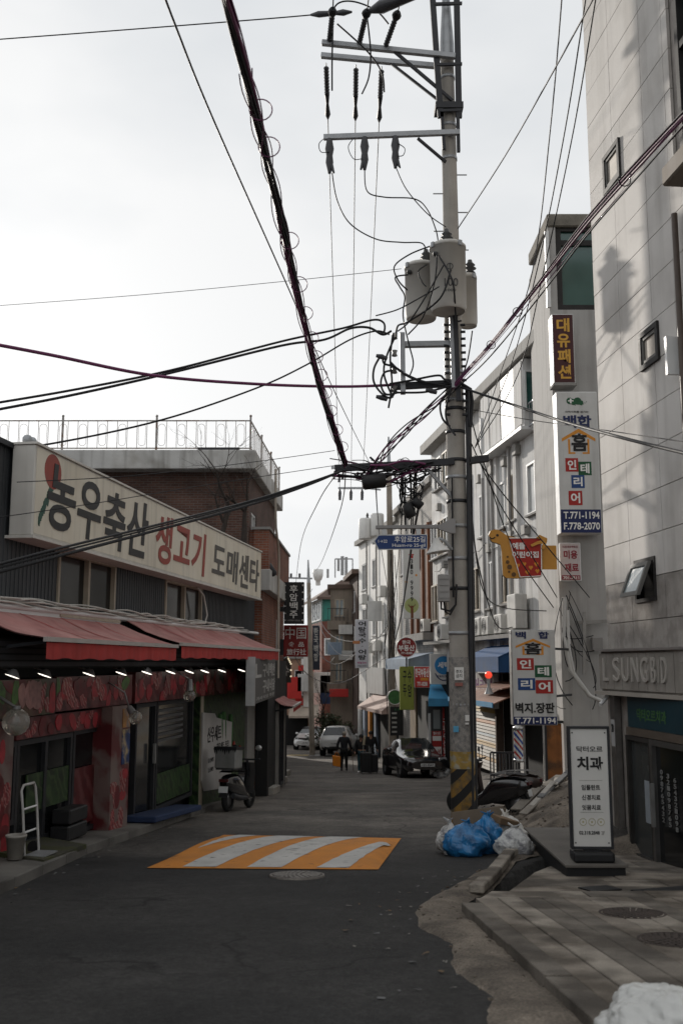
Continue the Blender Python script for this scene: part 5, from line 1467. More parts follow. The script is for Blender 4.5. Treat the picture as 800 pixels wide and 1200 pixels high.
for z_ in (0, -.5): MB().beam(a + Z * z_, b + Z * z_, .04, .04).build('rail', DSTEEL, rl)
for i in range(9):
    c = a.lerp(b, i / 8); MB().beam(c, c - Z * .8, .03, .03, up=Vector((1, 0, 0))).build('baluster', DSTEEL, rl)
q = P(572, 791, 27)
lp = T('ball_lamp', 'glowing red ball lamp on a little stand above the tin canopy', 'lamp', q - Z * .5)
MB().ball(q, .10, n=14).build('ball', M('red_lamp', (.7, .06, .03), .3, .05, emit=.7, ecol=(1, .08, .04)), lp)
MB().cyl(q - Z * .5, q - Z * .09, .03, .03, n=8).lathe([(.12, -.5), (.04, -.3), (.05, -.1)], q, 10).build('stand', STEEL, lp)
# kindergarten sign: long necked animal silhouette with red board
fr = CAMF(0, 22.6)
kg = T('animal_sign', 'orange long necked animal shaped kindergarten sign with a red lettered board', 'sign', P(610, 678, 22.6))
sx = lambda pts: [fr.px(480 + a * .225, 540 + b * .225) for a, b in pts]
body = sx([(415, 405), (410, 385), (418, 365), (440, 357), (462, 360), (480, 372), (505, 388), (530, 395), (560, 400), (650, 400), (680, 400), (686, 410), (688, 590), (680, 605), (560, 612), (500, 610), (484, 595), (480, 540), (477, 470), (470, 436), (450, 428), (428, 422)])
YEL = M('sign_amber', (.55, .26, .045), .5, .08, 3)
mb = MB(); fr.poly(mb, body[::-1], -.12, 0, 0, 1); mb.build('animal_body', [YEL, INK], kg)
rb = sx([(515, 404), (682, 402), (684, 600), (572, 606), (555, 545), (535, 480)])
mb = MB(); fr.poly(mb, rb[::-1], 0, .02); mb.build('red_board', M('board_red', (.36, .02, .012), .5, .08, 3), kg)
mb = MB()
for a, b in zip(rb, rb[1:] + rb[:1]): mb.cyl(fr.pt(a[0], .02, a[1]), fr.pt(b[0], .02, b[1]), .012, n=5)
mb.build('white_rim', WHITEL, kg)
mb = MB()
for a, b, r_ in ((508, 527, 10), (518, 553, 13), (540, 592, 12), (508, 500, 6), (516, 578, 6), (488, 362, 6)):
    c = sx([(a, b)])[0]; fr.disc(mb, c[0], c[1], r_ * .225 * 22.6 / FPX, 0, .012, 10)
mb.build('brown_spots', M('sign_brown', (.12, .06, .02), .5), kg, kind='stuff')
c = sx([(455, 388)])[0]; mb = MB(); fr.disc(mb, c[0], c[1], .03, 0, .012, 10)
mb.tube([fr.pt(*q_) for q_ in [(p_[0], .008, p_[1]) for p_ in sx([(413, 396), (422, 405), (434, 405), (442, 397)])]], .012, 5); mb.build('eye_and_mouth', INK, kg)
for s, a, b, c, d in (('예뜰', 532, 462, 598, 426), ('어린이집', 532, 506, 668, 472)):
    p0, p1 = sx([(a, b), (c, d)]); fr.text(kg, s, p0[0], p1[0], p0[1], p1[1], .022, WHITEL, .03)
for a, b in ((560, 545), (593, 538), (628, 556), (656, 538), (662, 574), (610, 580)):
    c = sx([(a, b)])[0]; mb = MB(); r_ = .05
    fr.poly(mb, [(c[0], c[1] - r_ * 1.2), (c[0] + r_, c[1] + r_ * .1), (c[0] + r_ * .8, c[1] + r_ * .7), (c[0] + r_ * .3, c[1] + r_ * .8), (c[0], c[1] + r_ * .4), (c[0] - r_ * .3, c[1] + r_ * .8), (c[0] - r_ * .8, c[1] + r_ * .7), (c[0] - r_, c[1] + r_ * .1)], .018, .024)
    mb.build('heart', ORANGEP, kg)
mb = MB(); ar = sx([(625, 438), (660, 420), (690, 414), (655, 402), (672, 386), (712, 405), (712, 420), (695, 462), (682, 458), (690, 432), (664, 436), (632, 450)])
fr.poly(mb, ar[::-1], .02, .05, 0, 1); mb.build('arrow', [YEL, INK], kg)
a, b = sx([(690, 564), (763, 440)]); mb = MB(); fr.box(mb, a[0], b[0], -.1, -.04, a[1], b[1]); mb.build('amber_plate', YEL, kg)

# downpipes, brackets, vents and stain boards on the white block
for k, px in enumerate((598, 577, 566.5, 545)):
    u_ = wx(px, 600, .1)[0]; MB().cyl(FW.pt(u_, .12, zr - .4), FW.pt(u_, .12, 2.5), .055, n=8).build('downpipe', M('grey_downpipe', (.30, .29, .28), .6, .15, 3), blk)
for k, (px, z) in enumerate(((604, 7.8), (590, 7.7), (575, 7.7), (612, 5.3), (596, 5.3), (570, 5.2), (560, 7.7), (526, 7.7), (518, 5.3), (512, 7.7))):
    u_ = wx(px, 600, .1)[0]; boxed(FW, 'vent_hood', M('stained_vent', (.28, .27, .25), .7, .2, 4), blk, u_, u_ + .35, .0, .18, z, z + .28, bevel=.01)
for k, (px, z0_, z1_, w__) in enumerate(((523, 5.85, 7.3, 1.1), (516, 5.85, 7.3, 1.1), (508, 5.85, 7.3, 1.1), (523, 8.6, 9.9, 1.2), (513, 8.6, 9.9, 1.2), (523, 3.4, 4.9, 1.1), (573.5, 3.4, 4.9, .9), (600.5, 5.9, 7.3, .9))):
    u_ = wx(px, 600, .05)[0]; FW.window(blk, u_ - w__ / 2, u_ + w__ / 2, z0_, z1_, .03, 2, BEIGEF if k % 2 else WHITEF, GLASSD if k % 3 else GLASSB, .06, .05, sill=CONC)
for k in range(9):
    a = FW.pt(-Lw + 1 + k * 1.5, .14, 5.3 + (k % 3) * .12); b = FW.pt(-Lw + 2.6 + k * 1.5, .14, 5.25 + ((k + 1) % 3) * .15)
    MB().tube([a, (a + b) / 2 - Z * .12, b], .015, 5).build('wall_cable', CABLE, blk)
# ================================================================== main utility pole
PD = 17.5
pb = P(543, 950, PD); pb.z = H(pb.x, PD) - .1
pt_ = P(523.5, 66, PD)
def ax(z): return pb + (pt_ - pb) * ((z - pb.z) / (pt_.z - pb.z))
def axp(py): return ax(P(530, py, PD).z)
PCON = M('pole_concrete', (.37, .345, .31), .85, .12, 2.5, fine=.12, bump=.25, bscale=60, streak=.35)
pole = T('utility_pole', 'tall concrete utility pole with crossarms and black and yellow wrap at its foot', 'utility pole', pb)
mb = MB(); n = 12
mb.tube([ax(pb.z + (pt_.z - pb.z) * i / n) for i in range(n + 1)], [.205 - .08 * i / n for i in range(n + 1)], 20); mb.build('shaft', PCON, pole)
mb = MB(); e1 = pt_ + (pt_ - pb).normalized() * 1.0; mb.tube([pt_ - Z * .05, pt_ + Z * .25, e1 + Z * .6], [.14, .135, .05], 16); mb.build('steel_extension', STEEL, pole)
def band_(py, r=.0, h=.06, m=None):
    c = axp(py); t = (c.z - pb.z) / (pt_.z - pb.z); rr = .205 - .08 * t + .012 + r
    MB().lathe([(rr - .03, -h / 2), (rr, -h / 2), (rr, h / 2), (rr - .03, h / 2)], c, 18, axis=(pt_ - pb)).build('clamp_band', m or STEEL, pole)
for py in (92, 148, 187, 437, 470, 480, 507, 540, 560, 588, 617, 655, 690, 742, 790, 826): band_(py, m=DSTEEL if py % 3 == 0 else STEEL)
for i, py in enumerate(range(205, 300, 22)): 
    c = axp(py); s = -1 if i % 2 else 1
    MB().cyl(c + Vector((s * .12, 0, 0)), c + Vector((s * .32, 0, 0)), .012, n=6).build('step_bolt', STEEL, pole)
# flanking dark channels
for (a, b) in (((504, -40), (516, 138)), ((534, -40), (537.5, 138)), ((517, 130), (520, 175)), ((536, 130), (537, 178))):
    MB().beam(P(*a, PD - .18), P(*b, PD - .18), .11 if b[1] < 140 else .06, .07, up=Vector((0, 1, 0))).build('channel_bar', DSTEEL, pole)
for py in (5, 76, 130): MB().beam(P(508 + py * .05, py, PD - .2), P(541, py - 1, PD - .2), .05, .05).build('channel_tie', DSTEEL, pole)
mb = MB(); mb.box(axp(130) + Vector((0, -.05, 0)), (.52, .36, .12)); mb.build('clamp_block', DSTEEL, pole)
def arm(a, b, w, h, m=STEEL, nm='crossarm'): return MB().beam(a, b, w, h).build(nm, m, pole, bevel=.006)
arm(P(377, 50, PD - .22), P(533, 66, PD - .22), .09, .10)
arm(P(376, 65, PD + .24), P(528, 79, PD + .24), .09, .10)
arm(P(379, 161, PD - .2), P(538, 155, PD - .2), .08, .10)
arm(P(458, 57, PD - .22), P(530, 118, PD - .15), .05, .06, DSTEEL, 'brace')
arm(P(455, 72, PD + .24), P(514, 118, PD + .1), .05, .05, DSTEEL, 'brace')
arm(P(489, 162, PD - .2), P(522, 190, PD - .1), .05, .05, DSTEEL, 'brace')
arm(P(392, 549, PD - .15), P(532, 541, PD - .15), .10, .12, DSTEEL, 'cable_beam')
arm(P(550, 540, PD - .1), P(572, 537, PD - .1), .12, .12, DSTEEL, 'cable_beam')
arm(P(499, 548, PD - .15), P(530, 583, PD - .1), .05, .06, STEEL, 'brace')
arm(P(470, 404, PD - .15), P(531, 403, PD - .15), .12, .10, STEEL, 'rack_arm')
arm(P(471, 390, PD - .2), P(472, 462, PD - .2), .09, .09, STEEL, 'rack_post')
arm(P(461, 453, PD - .1), P(535, 449, PD - .1), .10, .12, DSTEEL, 'rack_arm')
MB().beam(P(528, 300, PD - .28), P(533, 455, PD - .28), .13, .09, up=Vector((0, 1, 0))).build('hanger_channel', STEEL, pole, bevel=.006)
MB().beam(P(533, 370, PD - .33), P(537, 470, PD - .3), .08, .07, up=Vector((0, 1, 0))).build('hanger_channel', DSTEEL, pole)
mb = MB()
for i in range(14):
    for dx, py in ((-9, 385 + i * 8), (9, 385 + i * 8)):
        c = axp(py); mb.cyl(c + Vector((dx * .012, -.19, 0)), c + Vector((dx * .022, -.2, 0)), .025, n=6)
mb.build('bolt_heads', DSTEEL, pole, kind='stuff')
# conduits running down
def down(px0, py0, px1, py1, d, r, m, nm='conduit'):
    MB().tube([P(px0 + (px1 - px0) * t, py0 + (py1 - py0) * t, d) for t in [i / 8 for i in range(9)]], r, 8).build(nm, m, pole)
down(547, 455, 553, 948, PD - .14, .036, DSTEEL)
down(549, 455, 557, 948, PD - .02, .036, M('black_conduit', (.03, .03, .032), .5), )
down(529, 560, 531, 700, PD - .2, .018, CABLE)
mb = MB(); mb.tube([axp(452) + Vector((.05, -.24, 0)), P(551, 456, PD - .25), P(553, 470, PD - .2), P(551, 500, PD - .2)], .03, 8); mb.build('conduit_bend', CABLE, pole)
# foot wrap with hazard stripes, torn posters above
HAZ = M('hazard_wrap', (.26, .15, .035), .8, .25, 5, col2=(.10, .08, .05), f2=(.46, .62), s2=7, fine=.15)
N, L, b = nodes_of(HAZ)
tc = N.new('ShaderNodeTexCoord'); sp = N.new('ShaderNodeSeparateXYZ'); L.new(tc.outputs['Object'], sp.inputs[0])
m1 = N.new('ShaderNodeMath'); m1.operation = 'MULTIPLY_ADD'; m1.inputs[1].default_value = -1.0; L.new(sp.outputs[0], m1.inputs[0]); L.new(sp.outputs[2], m1.inputs[2])
m2 = N.new('ShaderNodeMath'); m2.operation = 'MULTIPLY'; m2.inputs[1].default_value = 2.4; L.new(m1.outputs[0], m2.inputs[0])
m3 = N.new('ShaderNodeMath'); m3.operation = 'FRACT'; L.new(m2.outputs[0], m3.inputs[0])
m4 = N.new('ShaderNodeMath'); m4.operation = 'GREATER_THAN'; m4.inputs[1].default_value = .56; L.new(m3.outputs[0], m4.inputs[0])
mx = N.new('ShaderNodeMixRGB'); mx.inputs[2].default_value = (.02, .02, .02, 1); L.new(m4.outputs[0], mx.inputs[0]); L.new(b.inputs['Base Color'].links[0].from_socket, mx.inputs[1]); L.new(mx.outputs[0], b.inputs['Base Color'])
c0, c1, c2, c3 = axp(968), axp(900), axp(880), axp(770)
MB().tube([c0, c0.lerp(c1, .5), c1], .212, 20).build('hazard_wrap', HAZ, pole)
MB().tube([c1 + Z * .003, c2], .214, 20).build('yellow_wrap', M('yellow_wrap', (.33, .22, .06), .7, .3, 8, col2=(.3, .28, .22), f2=(.5, .6), s2=9), pole)
PAP = M('torn_poster_residue', (.28, .265, .245), .85, .2, 6, fine=.2, col2=(.19, .185, .18), f2=(.46, .62), s2=14)
MB().tube([c2 + Z * .003, c2.lerp(c3, .5), c3], [.208, .206, .204], 20).build('poster_residue', PAP, pole)
frp = CAMF(0, PD - .23)
def paper(x0, y0, x1, y1, m, txt=None, tm=INK, n=.0):
    a, b_ = frp.px(x0, y1), frp.px(x1, y0)
    mb = MB(); frp.box(mb, a[0], b_[0], n - .03, n, a[1], b_[1]); o = mb.build('paper_notice', m, pole)
    if txt: frp.geo(MB(), txt, a[0] + (b_[0] - a[0]) * .15, b_[0] - (b_[0] - a[0]) * .15, a[1] + (b_[1] - a[1]) * .2, a[1] + (b_[1] - a[1]) * .8, n + .001, .01, .002).build('lettering', tm, o)
paper(532.5, 782, 543, 797, WHITEL, '주차\n금지')
paper(533, 800, 542, 804, M('reddish_tape', (.3, .12, .1), .7))
paper(531, 851, 537, 858, M('sky_sticker', (.1, .35, .55), .5))
paper(545, 838, 549.5, 845, WHITEL); paper(545, 847, 549, 849, WHITEL)
# hanging insulators (strain sets point along the line)
INS = M('insulator_grey', (.05, .05, .055), .45, .2, 6)
def insul(a, b, r, n=9, m=INS, nm='insulator'):
    a, b = Vector(a), Vector(b); t = (b - a); mb = MB()
    prof = []
    for i in range(n):
        z_ = t.length * i / n
        prof += [(r * .55, z_), (r, z_ + t.length * .35 / n), (r * .6, z_ + t.length * .7 / n)]
    mb.lathe([(0, 0)] + prof + [(r * .5, t.length), (0, t.length)], a, 10, axis=t); return mb.build(nm, m, pole)
P2 = 50.0
far_arm = [P(398, 573, P2), P(411, 573, P2), P(424, 573, P2)]
starts = []
for i, px in enumerate((382, 417, 447)):
    a = P(px, 74 + i * 2, PD + .25); tgt = far_arm[i]
    dv = (tgt - a).normalized()
    insul(a + dv * .12, a + dv * .95, .055)
    MB().cyl(a, a + dv * .15, .012, n=6).build('hook', STEEL, pole)
    mb = MB(); mb.tube([a + dv * .95, a + dv * 1.25, a + dv * 1.6, a + dv * 1.75], [.05, .03, .06, .02], 8); mb.build('clamp', CABLE, pole)
    starts.append(a + dv * 1.7)
tops = []
for i, (px, dx) in enumerate(((386, 4), (421, 9), (452, 14))):
    a = P(px, 47 + i * 3, PD - .25); b = P(px + dx, 10 + i * 2, PD - 1.05)
    insul(a, a.lerp(b, .75), .055); mb = MB(); mb.tube([a.lerp(b, .75), a.lerp(b, .9), b], [.04, .09, .05], 8); mb.build('clamp', CABLE, pole); tops.append(b)
lo = []
for i, (px, y0, y1) in enumerate(((386, 163, 203), (427, 161, 199), (463, 160, 197))):
    a, b = P(px, y0, PD - .22), P(px, y1, PD - .25)
    MB().cyl(a + Z * .06, a - Z * .05, .02, n=6).build('hook', STEEL, pole)
    mb = MB(); mb.tube([a, a.lerp(b, .3), a.lerp(b, .5), a.lerp(b, .7), b], [.05, .085, .06, .075, .03], 9)
    mb.tube([a.lerp(b, .6), b + Vector((-.07 if i == 1 else .08, -.05, -.02))], [.05, .02], 6); mb.build('fuse_cutout', INS, pole); lo.append(b)
# transformers
TANK = M('transformer_paint', (.52, .50, .46), .5, .07, 2, streak=.18)
TRIM = M('transformer_dark', (.06, .06, .06), .5)
def transformer(px0, px1, py0, py1, d, label, bush):
    a, b = P((px0 + px1) / 2, py0, d), P((px0 + px1) / 2, py1, d)
    r = (px1 - px0) / 2 * (d * 1.05) / FPX; h = a.z - b.z; c = Vector((a.x, d, b.z))
    t = T('transformer', label, 'transformer', c, 'pole transformers')
    MB().lathe([(0, .02), (r * .86, .02), (r * .88, 0), (r * .93, .015), (r * .95, .05), (r, .08), (r, h - .05), (r * 1.03, h - .05), (r * 1.03, h), (r * .9, h + .04), (0, h + .07)], c, 28).build('tank', TANK, t)
    for k in range(4):
        an = k * math.pi / 2 + .6; q = c + Vector((math.cos(an) * r * 1.04, math.sin(an) * r * 1.04, h - .03)); MB().box(q, (.06, .06, .09), rz=an).build('lid_clamp', STEEL, t)
    q = c + Vector((bush, -.05, h + .05))
    MB().lathe([(.05, 0), (.10, .02), (.05, .06), (.12, .10), (.06, .14), (.10, .17), (.05, .22), (.04, .27), (0, .28)], q, 14).build('bushing', TRIM, t)
    q2 = c + Vector((-r * .7, -r * .75, h * .8))
    MB().lathe([(.0, 0), (.035, 0), (.05, .04), (.03, .08), (0, .1)], q2, 10, axis=Vector((-.6, -.8, .2))).build('side_bushing', TRIM, t)
    return t, c, r, h
t1, c, r, h = transformer(474, 511, 313, 375, PD + .05, 'left pole transformer, lower than the middle one', .1)
t2, c2_, r2, h2 = transformer(503, 545, 290, 366, PD - .55, 'middle pole transformer with a stencilled number, nearest the camera', -.02)
fr = Fr((c2_.x, c2_.y - r2 - .002), (1, 0))
fr.text(t2, '100', -.1, .14, c2_.z + h2 * .30, c2_.z + h2 * .42, .0, TRIM, .0, name='stencil')
fr.text(t2, '1000', -.08, .1, c2_.z + h2 * .22, c2_.z + h2 * .26, -.003, TRIM, .0, name='stencil')
mb = MB(); mb.tube([fr.pt(.0 + .055 * math.cos(a), .004, c2_.z + h2 * .60 + .055 * math.sin(a)) for a in [2 * math.pi * i / 16 for i in range(16)]], .006, 4, closed=True); fr.box(mb, -.008, .008, 0, .006, c2_.z + h2 * .56, c2_.z + h2 * .64); mb.build('stencil', TRIM, t2)
t3, c3_, r3, h3 = transformer(536, 558, 325, 383, PD + .45, 'right pole transformer, half hidden behind the pole', .05)
# street name sign on its arm
fr = CAMF(0, PD - .28)
a, b = fr.px(440, 618), fr.px(530, 617)
sg = T('street_name_sign', 'blue street name sign hanging from a grey arm on the pole', 'street sign', fr.pt((a[0] + b[0]) / 2, 0, a[1]))
mb = MB(); mb.beam(fr.pt(a[0], 0, a[1]), fr.pt(b[0], 0, b[1]), .06, .065); mb.build('arm', M('sign_arm_grey', (.26, .25, .245), .45, .1, metal=.3), sg, bevel=.01)
p_ = [fr.px(*q) for q in ((513, 616), (528, 608), (533, 608), (533, 625), (528, 625), (513, 620))]
mb = MB(); fr.poly(mb, p_[::-1], -.04, .04); mb.build('arm_bracket', M('sign_arm_grey', (.26, .25, .245)), sg)
pl = [fr.px(*q) for q in ((437.5, 634), (443, 626.5), (500.5, 626), (500.5, 643.5), (443, 644.5))]
mb = MB(); fr.poly(mb, pl[::-1], -.015, .0); mb.build('plate_back', ALU, sg)
pl = [fr.px(*q) for q in ((439, 634), (443.7, 627.6), (499.7, 627.1), (499.7, 642.6), (443.7, 643.4))]
mb = MB(); fr.poly(mb, pl[::-1], .0, .004); mb.build('plate', M('street_sign_blue', (.008, .036, .15), .45, .08, 4), sg)
for s, x0, y0, x1, y1 in (('후암로25길', 462, 635.5, 498, 628.3), ('Huam-ro 25-gil', 459.5, 642, 498, 637), ('1→22', 443, 636, 453.5, 632.5)):
    q0, q1 = fr.px(x0, y0), fr.px(x1, y1); fr.text(sg, s, q0[0], q1[0], q0[1], q1[1], .005, WHITEL, .008, ext=.003)
for px in (450, 490): q0, q1 = fr.px(px, 619), fr.px(px, 627); mb = MB(); fr.box(mb, q0[0] - .04, q0[0] + .04, -.01, .01, q1[1], q0[1]); mb.build('hanger', ALU, sg)
# street lamp and utility box on the pole
q = P(510, 640, PD - .3)
sl_ = T('street_lamp', 'white bell shaped street lamp on a curved arm beside the pole', 'street lamp', q)
mb = MB(); mb.tube([P(529, 644, PD - .2), P(521, 634, PD - .3), P(515, 631, PD - .3), P(511, 635, PD - .3)], .03, 8); mb.build('arm', STEEL, sl_)
MB().lathe([(.05, .05), (.07, -.02), (.13, -.10), (.20, -.18), (.21, -.20), (.19, -.2), (.06, -.04), (0, .04)], P(511, 634, PD - .3), 20, axis=Vector((-.15, 0, 1))).build('shade', WHITEP, sl_)
MB().ball(P(509, 645, PD - .3), .07, n=10).build('bulb', WHITEL, sl_)
u0, u1, z0, z1 = camrect(513, 673, 527, 705, PD - .3); fr = CAMF(0, PD - .3)
bx_ = T('utility_box', 'grey ribbed utility box strapped to the left of the pole', 'utility box', fr.pt((u0 + u1) / 2, 0, z0))
mb = MB(); fr.box(mb, u0, u1, -.14, 0, z0, z1); mb.build('casing', M('box_grey', (.33, .32, .31), .6, .12, 4, streak=.3), bx_, bevel=.012)
for k in range(4): mb = MB(); fr.box(mb, u0 + .01, u1 - .01, 0, .012, z0 + .06 + k * .11, z0 + .1 + k * .11); mb.build('rib', M('box_grey', (.33, .32, .31)), bx_)
for k in range(2): MB().tube([fr.pt(u0 + .05 + k * .05, -.05, z0), fr.pt(u0 + .05 + k * .07, -.05, z0 - .12 - .05 * k), fr.pt(u1, -.05, z0 - .16 - .06 * k), fr.pt(u1 + .1, -.02, z0 - .05), fr.pt(u1 + .12, -.02, z0 + .3)], .02, 6).build('cable', CABLE, bx_)

# ------------------------------------------------------------------ second pole farther down, third on the left
def far_pole(px, pyb, pyt, d, r0, r1, label, ext=True):
    b = P(px, pyb, d); b.z = H(b.x, d) - .1; t = P(px - 5 if ext else px - 3, pyt, d)
    o = T('utility_pole', label, 'utility pole', b)
    MB().tube([b, b.lerp(t, .5), b.lerp(t, .88)], [r0, (r0 + r1) / 2, r1], 14).build('shaft', M('pole_brown', (.27, .235, .195), .9, .2, 2, streak=.3), o)
    MB().tube([b.lerp(t, .87), t], [r1, r1 * .35], 10).build('steel_extension', STEEL, o)
    return o, b, t
pp2, b2, tp2 = far_pole(460, 868, 512, P2, .19, .14, 'second utility pole down the street behind the people')
for (a, b, d, w) in (((388, 548), (448, 547), P2 - 3, .13), ((396, 572), (428, 572), P2, .1), ((436, 637), (452, 636), P2, .1)):
    MB().beam(P(*a, d), P(*b, d), w, w).build('crossarm', STEEL, pp2)
MB().beam(P(428, 572, P2), P(446, 574, P2), .08, .08).build('crossarm', STEEL, pp2)
for i, px in enumerate((398, 411, 424)):
    MB().tube([P(px, 573, P2), P(px, 577, P2), P(px, 586, P2)], [.03, .09, .07], 8).build('insulator', INS, pp2)
for px, py in ((392, 552), (398, 556), (402, 553), (419, 553)):
    MB().tube([P(px, py, P2 - 3), P(px - 1, py + 9, P2 - 3)], [.05, .07], 7).build('insulator', INS, pp2)
u0, u1, z0, z1 = camrect(421, 609, 435, 632, P2)
tt = T('transformer', 'pale transformer can on the second utility pole', 'transformer', ((u0 + u1) / 2, P2, z0), 'pole transformers')
MB().lathe([(0, 0), (.32, 0), (.34, .05), (.34, z1 - z0), (.3, z1 - z0 + .06), (0, z1 - z0 + .08)], ((u0 + u1) / 2, P2, z0), 20).build('tank', WHITEP, tt)
MB().lathe([(.04, 0), (.08, .05), (.05, .1), (.08, .16), (.03, .3), (0, .3)], ((u0 + u1) / 2 + .1, P2, z1 + .05), 10).build('bushing', TRIM, tt)
tt = T('transformer', 'second pale transformer can, touching the second utility pole', 'transformer', (P(443, 630, P2).x, P2, z0), 'pole transformers')
q = P(442, 630, P2 - .3)
MB().lathe([(0, 0), (.30, 0), (.33, .05), (.33, 1.1), (.3, 1.16), (0, 1.18)], (q.x, P2 - .3, z0 + .1), 20).build('tank', WHITEP, tt)
mb = MB(); rnd = random.Random(8)
for k in range(10):
    a = P(rnd.uniform(455, 463), rnd.uniform(640, 720), P2 - .3); b = P(rnd.uniform(451, 466), rnd.uniform(730, 860), P2 - .3)
    mb.tube([a, (a + b) / 2 + Vector((rnd.uniform(-.3, .3), 0, 0)), b], .018, 5)
mb.build('cable_tangle', CABLE, pp2, kind='stuff')
pp3, b3, tp3 = far_pole(366, 862, 656, 60, .17, .12, 'third utility pole on the left side below the brick mansard house')
MB().beam(P(332, 677, 60), P(366, 678, 60), .1, .1).build('crossarm', STEEL, pp3)
for px in (341, 351): MB().cyl(P(px, 677, 60), P(px, 672, 60), .07, n=8).build('insulator', INS, pp3)

# ------------------------------------------------------------------ overhead cables
def cat(pts, k=8):
    out = []
    n = len(pts)
    for i in range(n - 1):
        p0, p1, p2, p3 = pts[max(0, i - 1)], pts[i], pts[i + 1], pts[min(n - 1, i + 2)]
        for j in range(k):
            t = j / k
            out.append(.5 * ((2 * p1) + (p2 - p0) * t + (2 * p0 - 5 * p1 + 4 * p2 - p3) * t * t + (3 * p1 - p0 - 3 * p2 + p3) * t ** 3))
    return out + [pts[-1]]
def wire(label, pix, r=.012, m=CABLE, group=None, k=8):
    pts = cat([P(*q) if not isinstance(q, Vector) else q for q in pix], k)
    mb = MB().tube(pts, r, 6)
    return mb.build('overhead_cable', m, None, label, 'cable', group)
def sagw(label, a, b, sag, r=.01, m=CABLE, group=None):
    a, b = Vector(a), Vector(b)
    pts = [a.lerp(b, t) - Z * sag * 4 * t * (1 - t) for t in [i / 16 for i in range(17)]]
    return MB().tube(pts, r, 6).build('overhead_cable', m, None, label, 'cable', group)
for i, s in enumerate(starts): sagw('thin power line running to the far pole, %s of the three' % ('left', 'middle', 'right')[i], s, far_arm[i] + Vector((0, -.2, 0)), .35, .011, GREYW, 'power lines to the second pole')
for i, s in enumerate(tops):
    sagw('power line leaving the top crossarm towards the camera, %s' % ('left one', 'middle one', 'right one')[i], s, s + Vector((.5 + .25 * i, -16, -.4)), .2, .012, CABLE, 'power lines over the camera')
wire('thin line entering at the upper left and ending at the top crossarm', [(-40, 49, 19), (120, 37, 18.4), (300, 23, 17.6), (365, 17.5, 17.0)], .012)
mb = MB(); a, b = P(364, 17.5, 17.0), P(412, 14, 16.6); mb.tube([a, a.lerp(b, .2), a.lerp(b, .45), a.lerp(b, .55), a.lerp(b, .8), b], [.02, .06, .05, .03, .06, .02], 8); mb.build('line_insulator', INS, pole)
mb = MB(); a, b = P(430, 14, 16.5), P(486, -6, 16); mb.tube([a, a.lerp(b, .3), a.lerp(b, .6), b], [.03, .12, .1, .08], 8); mb.build('line_insulator', INS, pole)
for pts, r in (([(386, 20, 16.9), (396, 4, 16.8), (415, 2, 16.8), (440, 12, 16.8), (455, 28, 16.8)], .016), ([(395, 28, 16.9), (430, 60, 17), (447, 85, 17.2), (450, 108, 17.3)], .016), ([(430, 20, 16.8), (434, 60, 17), (432, 90, 17.2), (424, 110, 17.2)], .016), ([(390, 30, 17), (389, 70, 17.2), (389, 106, 17.2)], .016),
               ([(389, 203, 17.2), (395, 235, 17.2), (410, 262, 17), (440, 280, 17), (470, 284, 17.2), (494, 285, 17.2), (499, 296, 17.3)], .012), ([(427, 198, 17.2), (430, 224, 17.2), (450, 231, 17.2), (485, 233, 17.2), (500, 245, 17), (510, 268, 16.9), (513, 282, 16.9)], .012), ([(464, 197, 17.2), (476, 222, 17.2), (500, 250, 17.3), (522, 266, 17.2)], .010),
               ([(383, 160, 17.3), (374, 168, 17.2), (376, 178, 17.2), (386, 178, 17.2)], .008), ([(416, 160, 17.3), (408, 172, 17.2), (414, 186, 17.2), (424, 186, 17.2)], .008), ([(466, 168, 17.2), (474, 174, 17.2), (472, 182, 17.2), (465, 183, 17.2)], .008)):
    MB().tube(cat([P(*q) for q in pts]), r, 6).build('jumper_wire', CABLE, pole)
# transformer jumpers
for pts, r in (([(505, 288, 17), (480, 298, 16.9), (462, 312, 16.9), (466, 328, 16.9), (477, 340, 17)], .014), ([(478, 322, 16.9), (463, 325, 16.9), (468, 336, 16.9), (474, 348, 16.9), (472, 370, 16.9), (478, 400, 17), (484, 425, 17), (480, 440, 17)], .014),
               ([(512, 296, 16.6), (509, 330, 16.5), (496, 370, 16.6), (478, 392, 17)], .014), ([(520, 310, 16.5), (500, 345, 16.5), (480, 376, 16.7), (466, 388, 17)], .014), ([(528, 316, 16.5), (515, 350, 16.5), (480, 376, 16.8), (466, 382, 17), (464, 396, 17.2)], .018), ([(500, 310, 16.6), (490, 318, 16.6), (494, 330, 16.6), (499, 336, 16.6)], .012),
               ([(553, 388, 17.9), (548, 420, 17.6), (540, 445, 17.4)], .014), ([(514, 300, 16.6), (530, 330, 16.4), (534, 372, 16.9), (540, 376, 17)], .016)):
    MB().tube(cat([P(*q) for q in pts]), r, 6).build('jumper_wire', CABLE, pole)
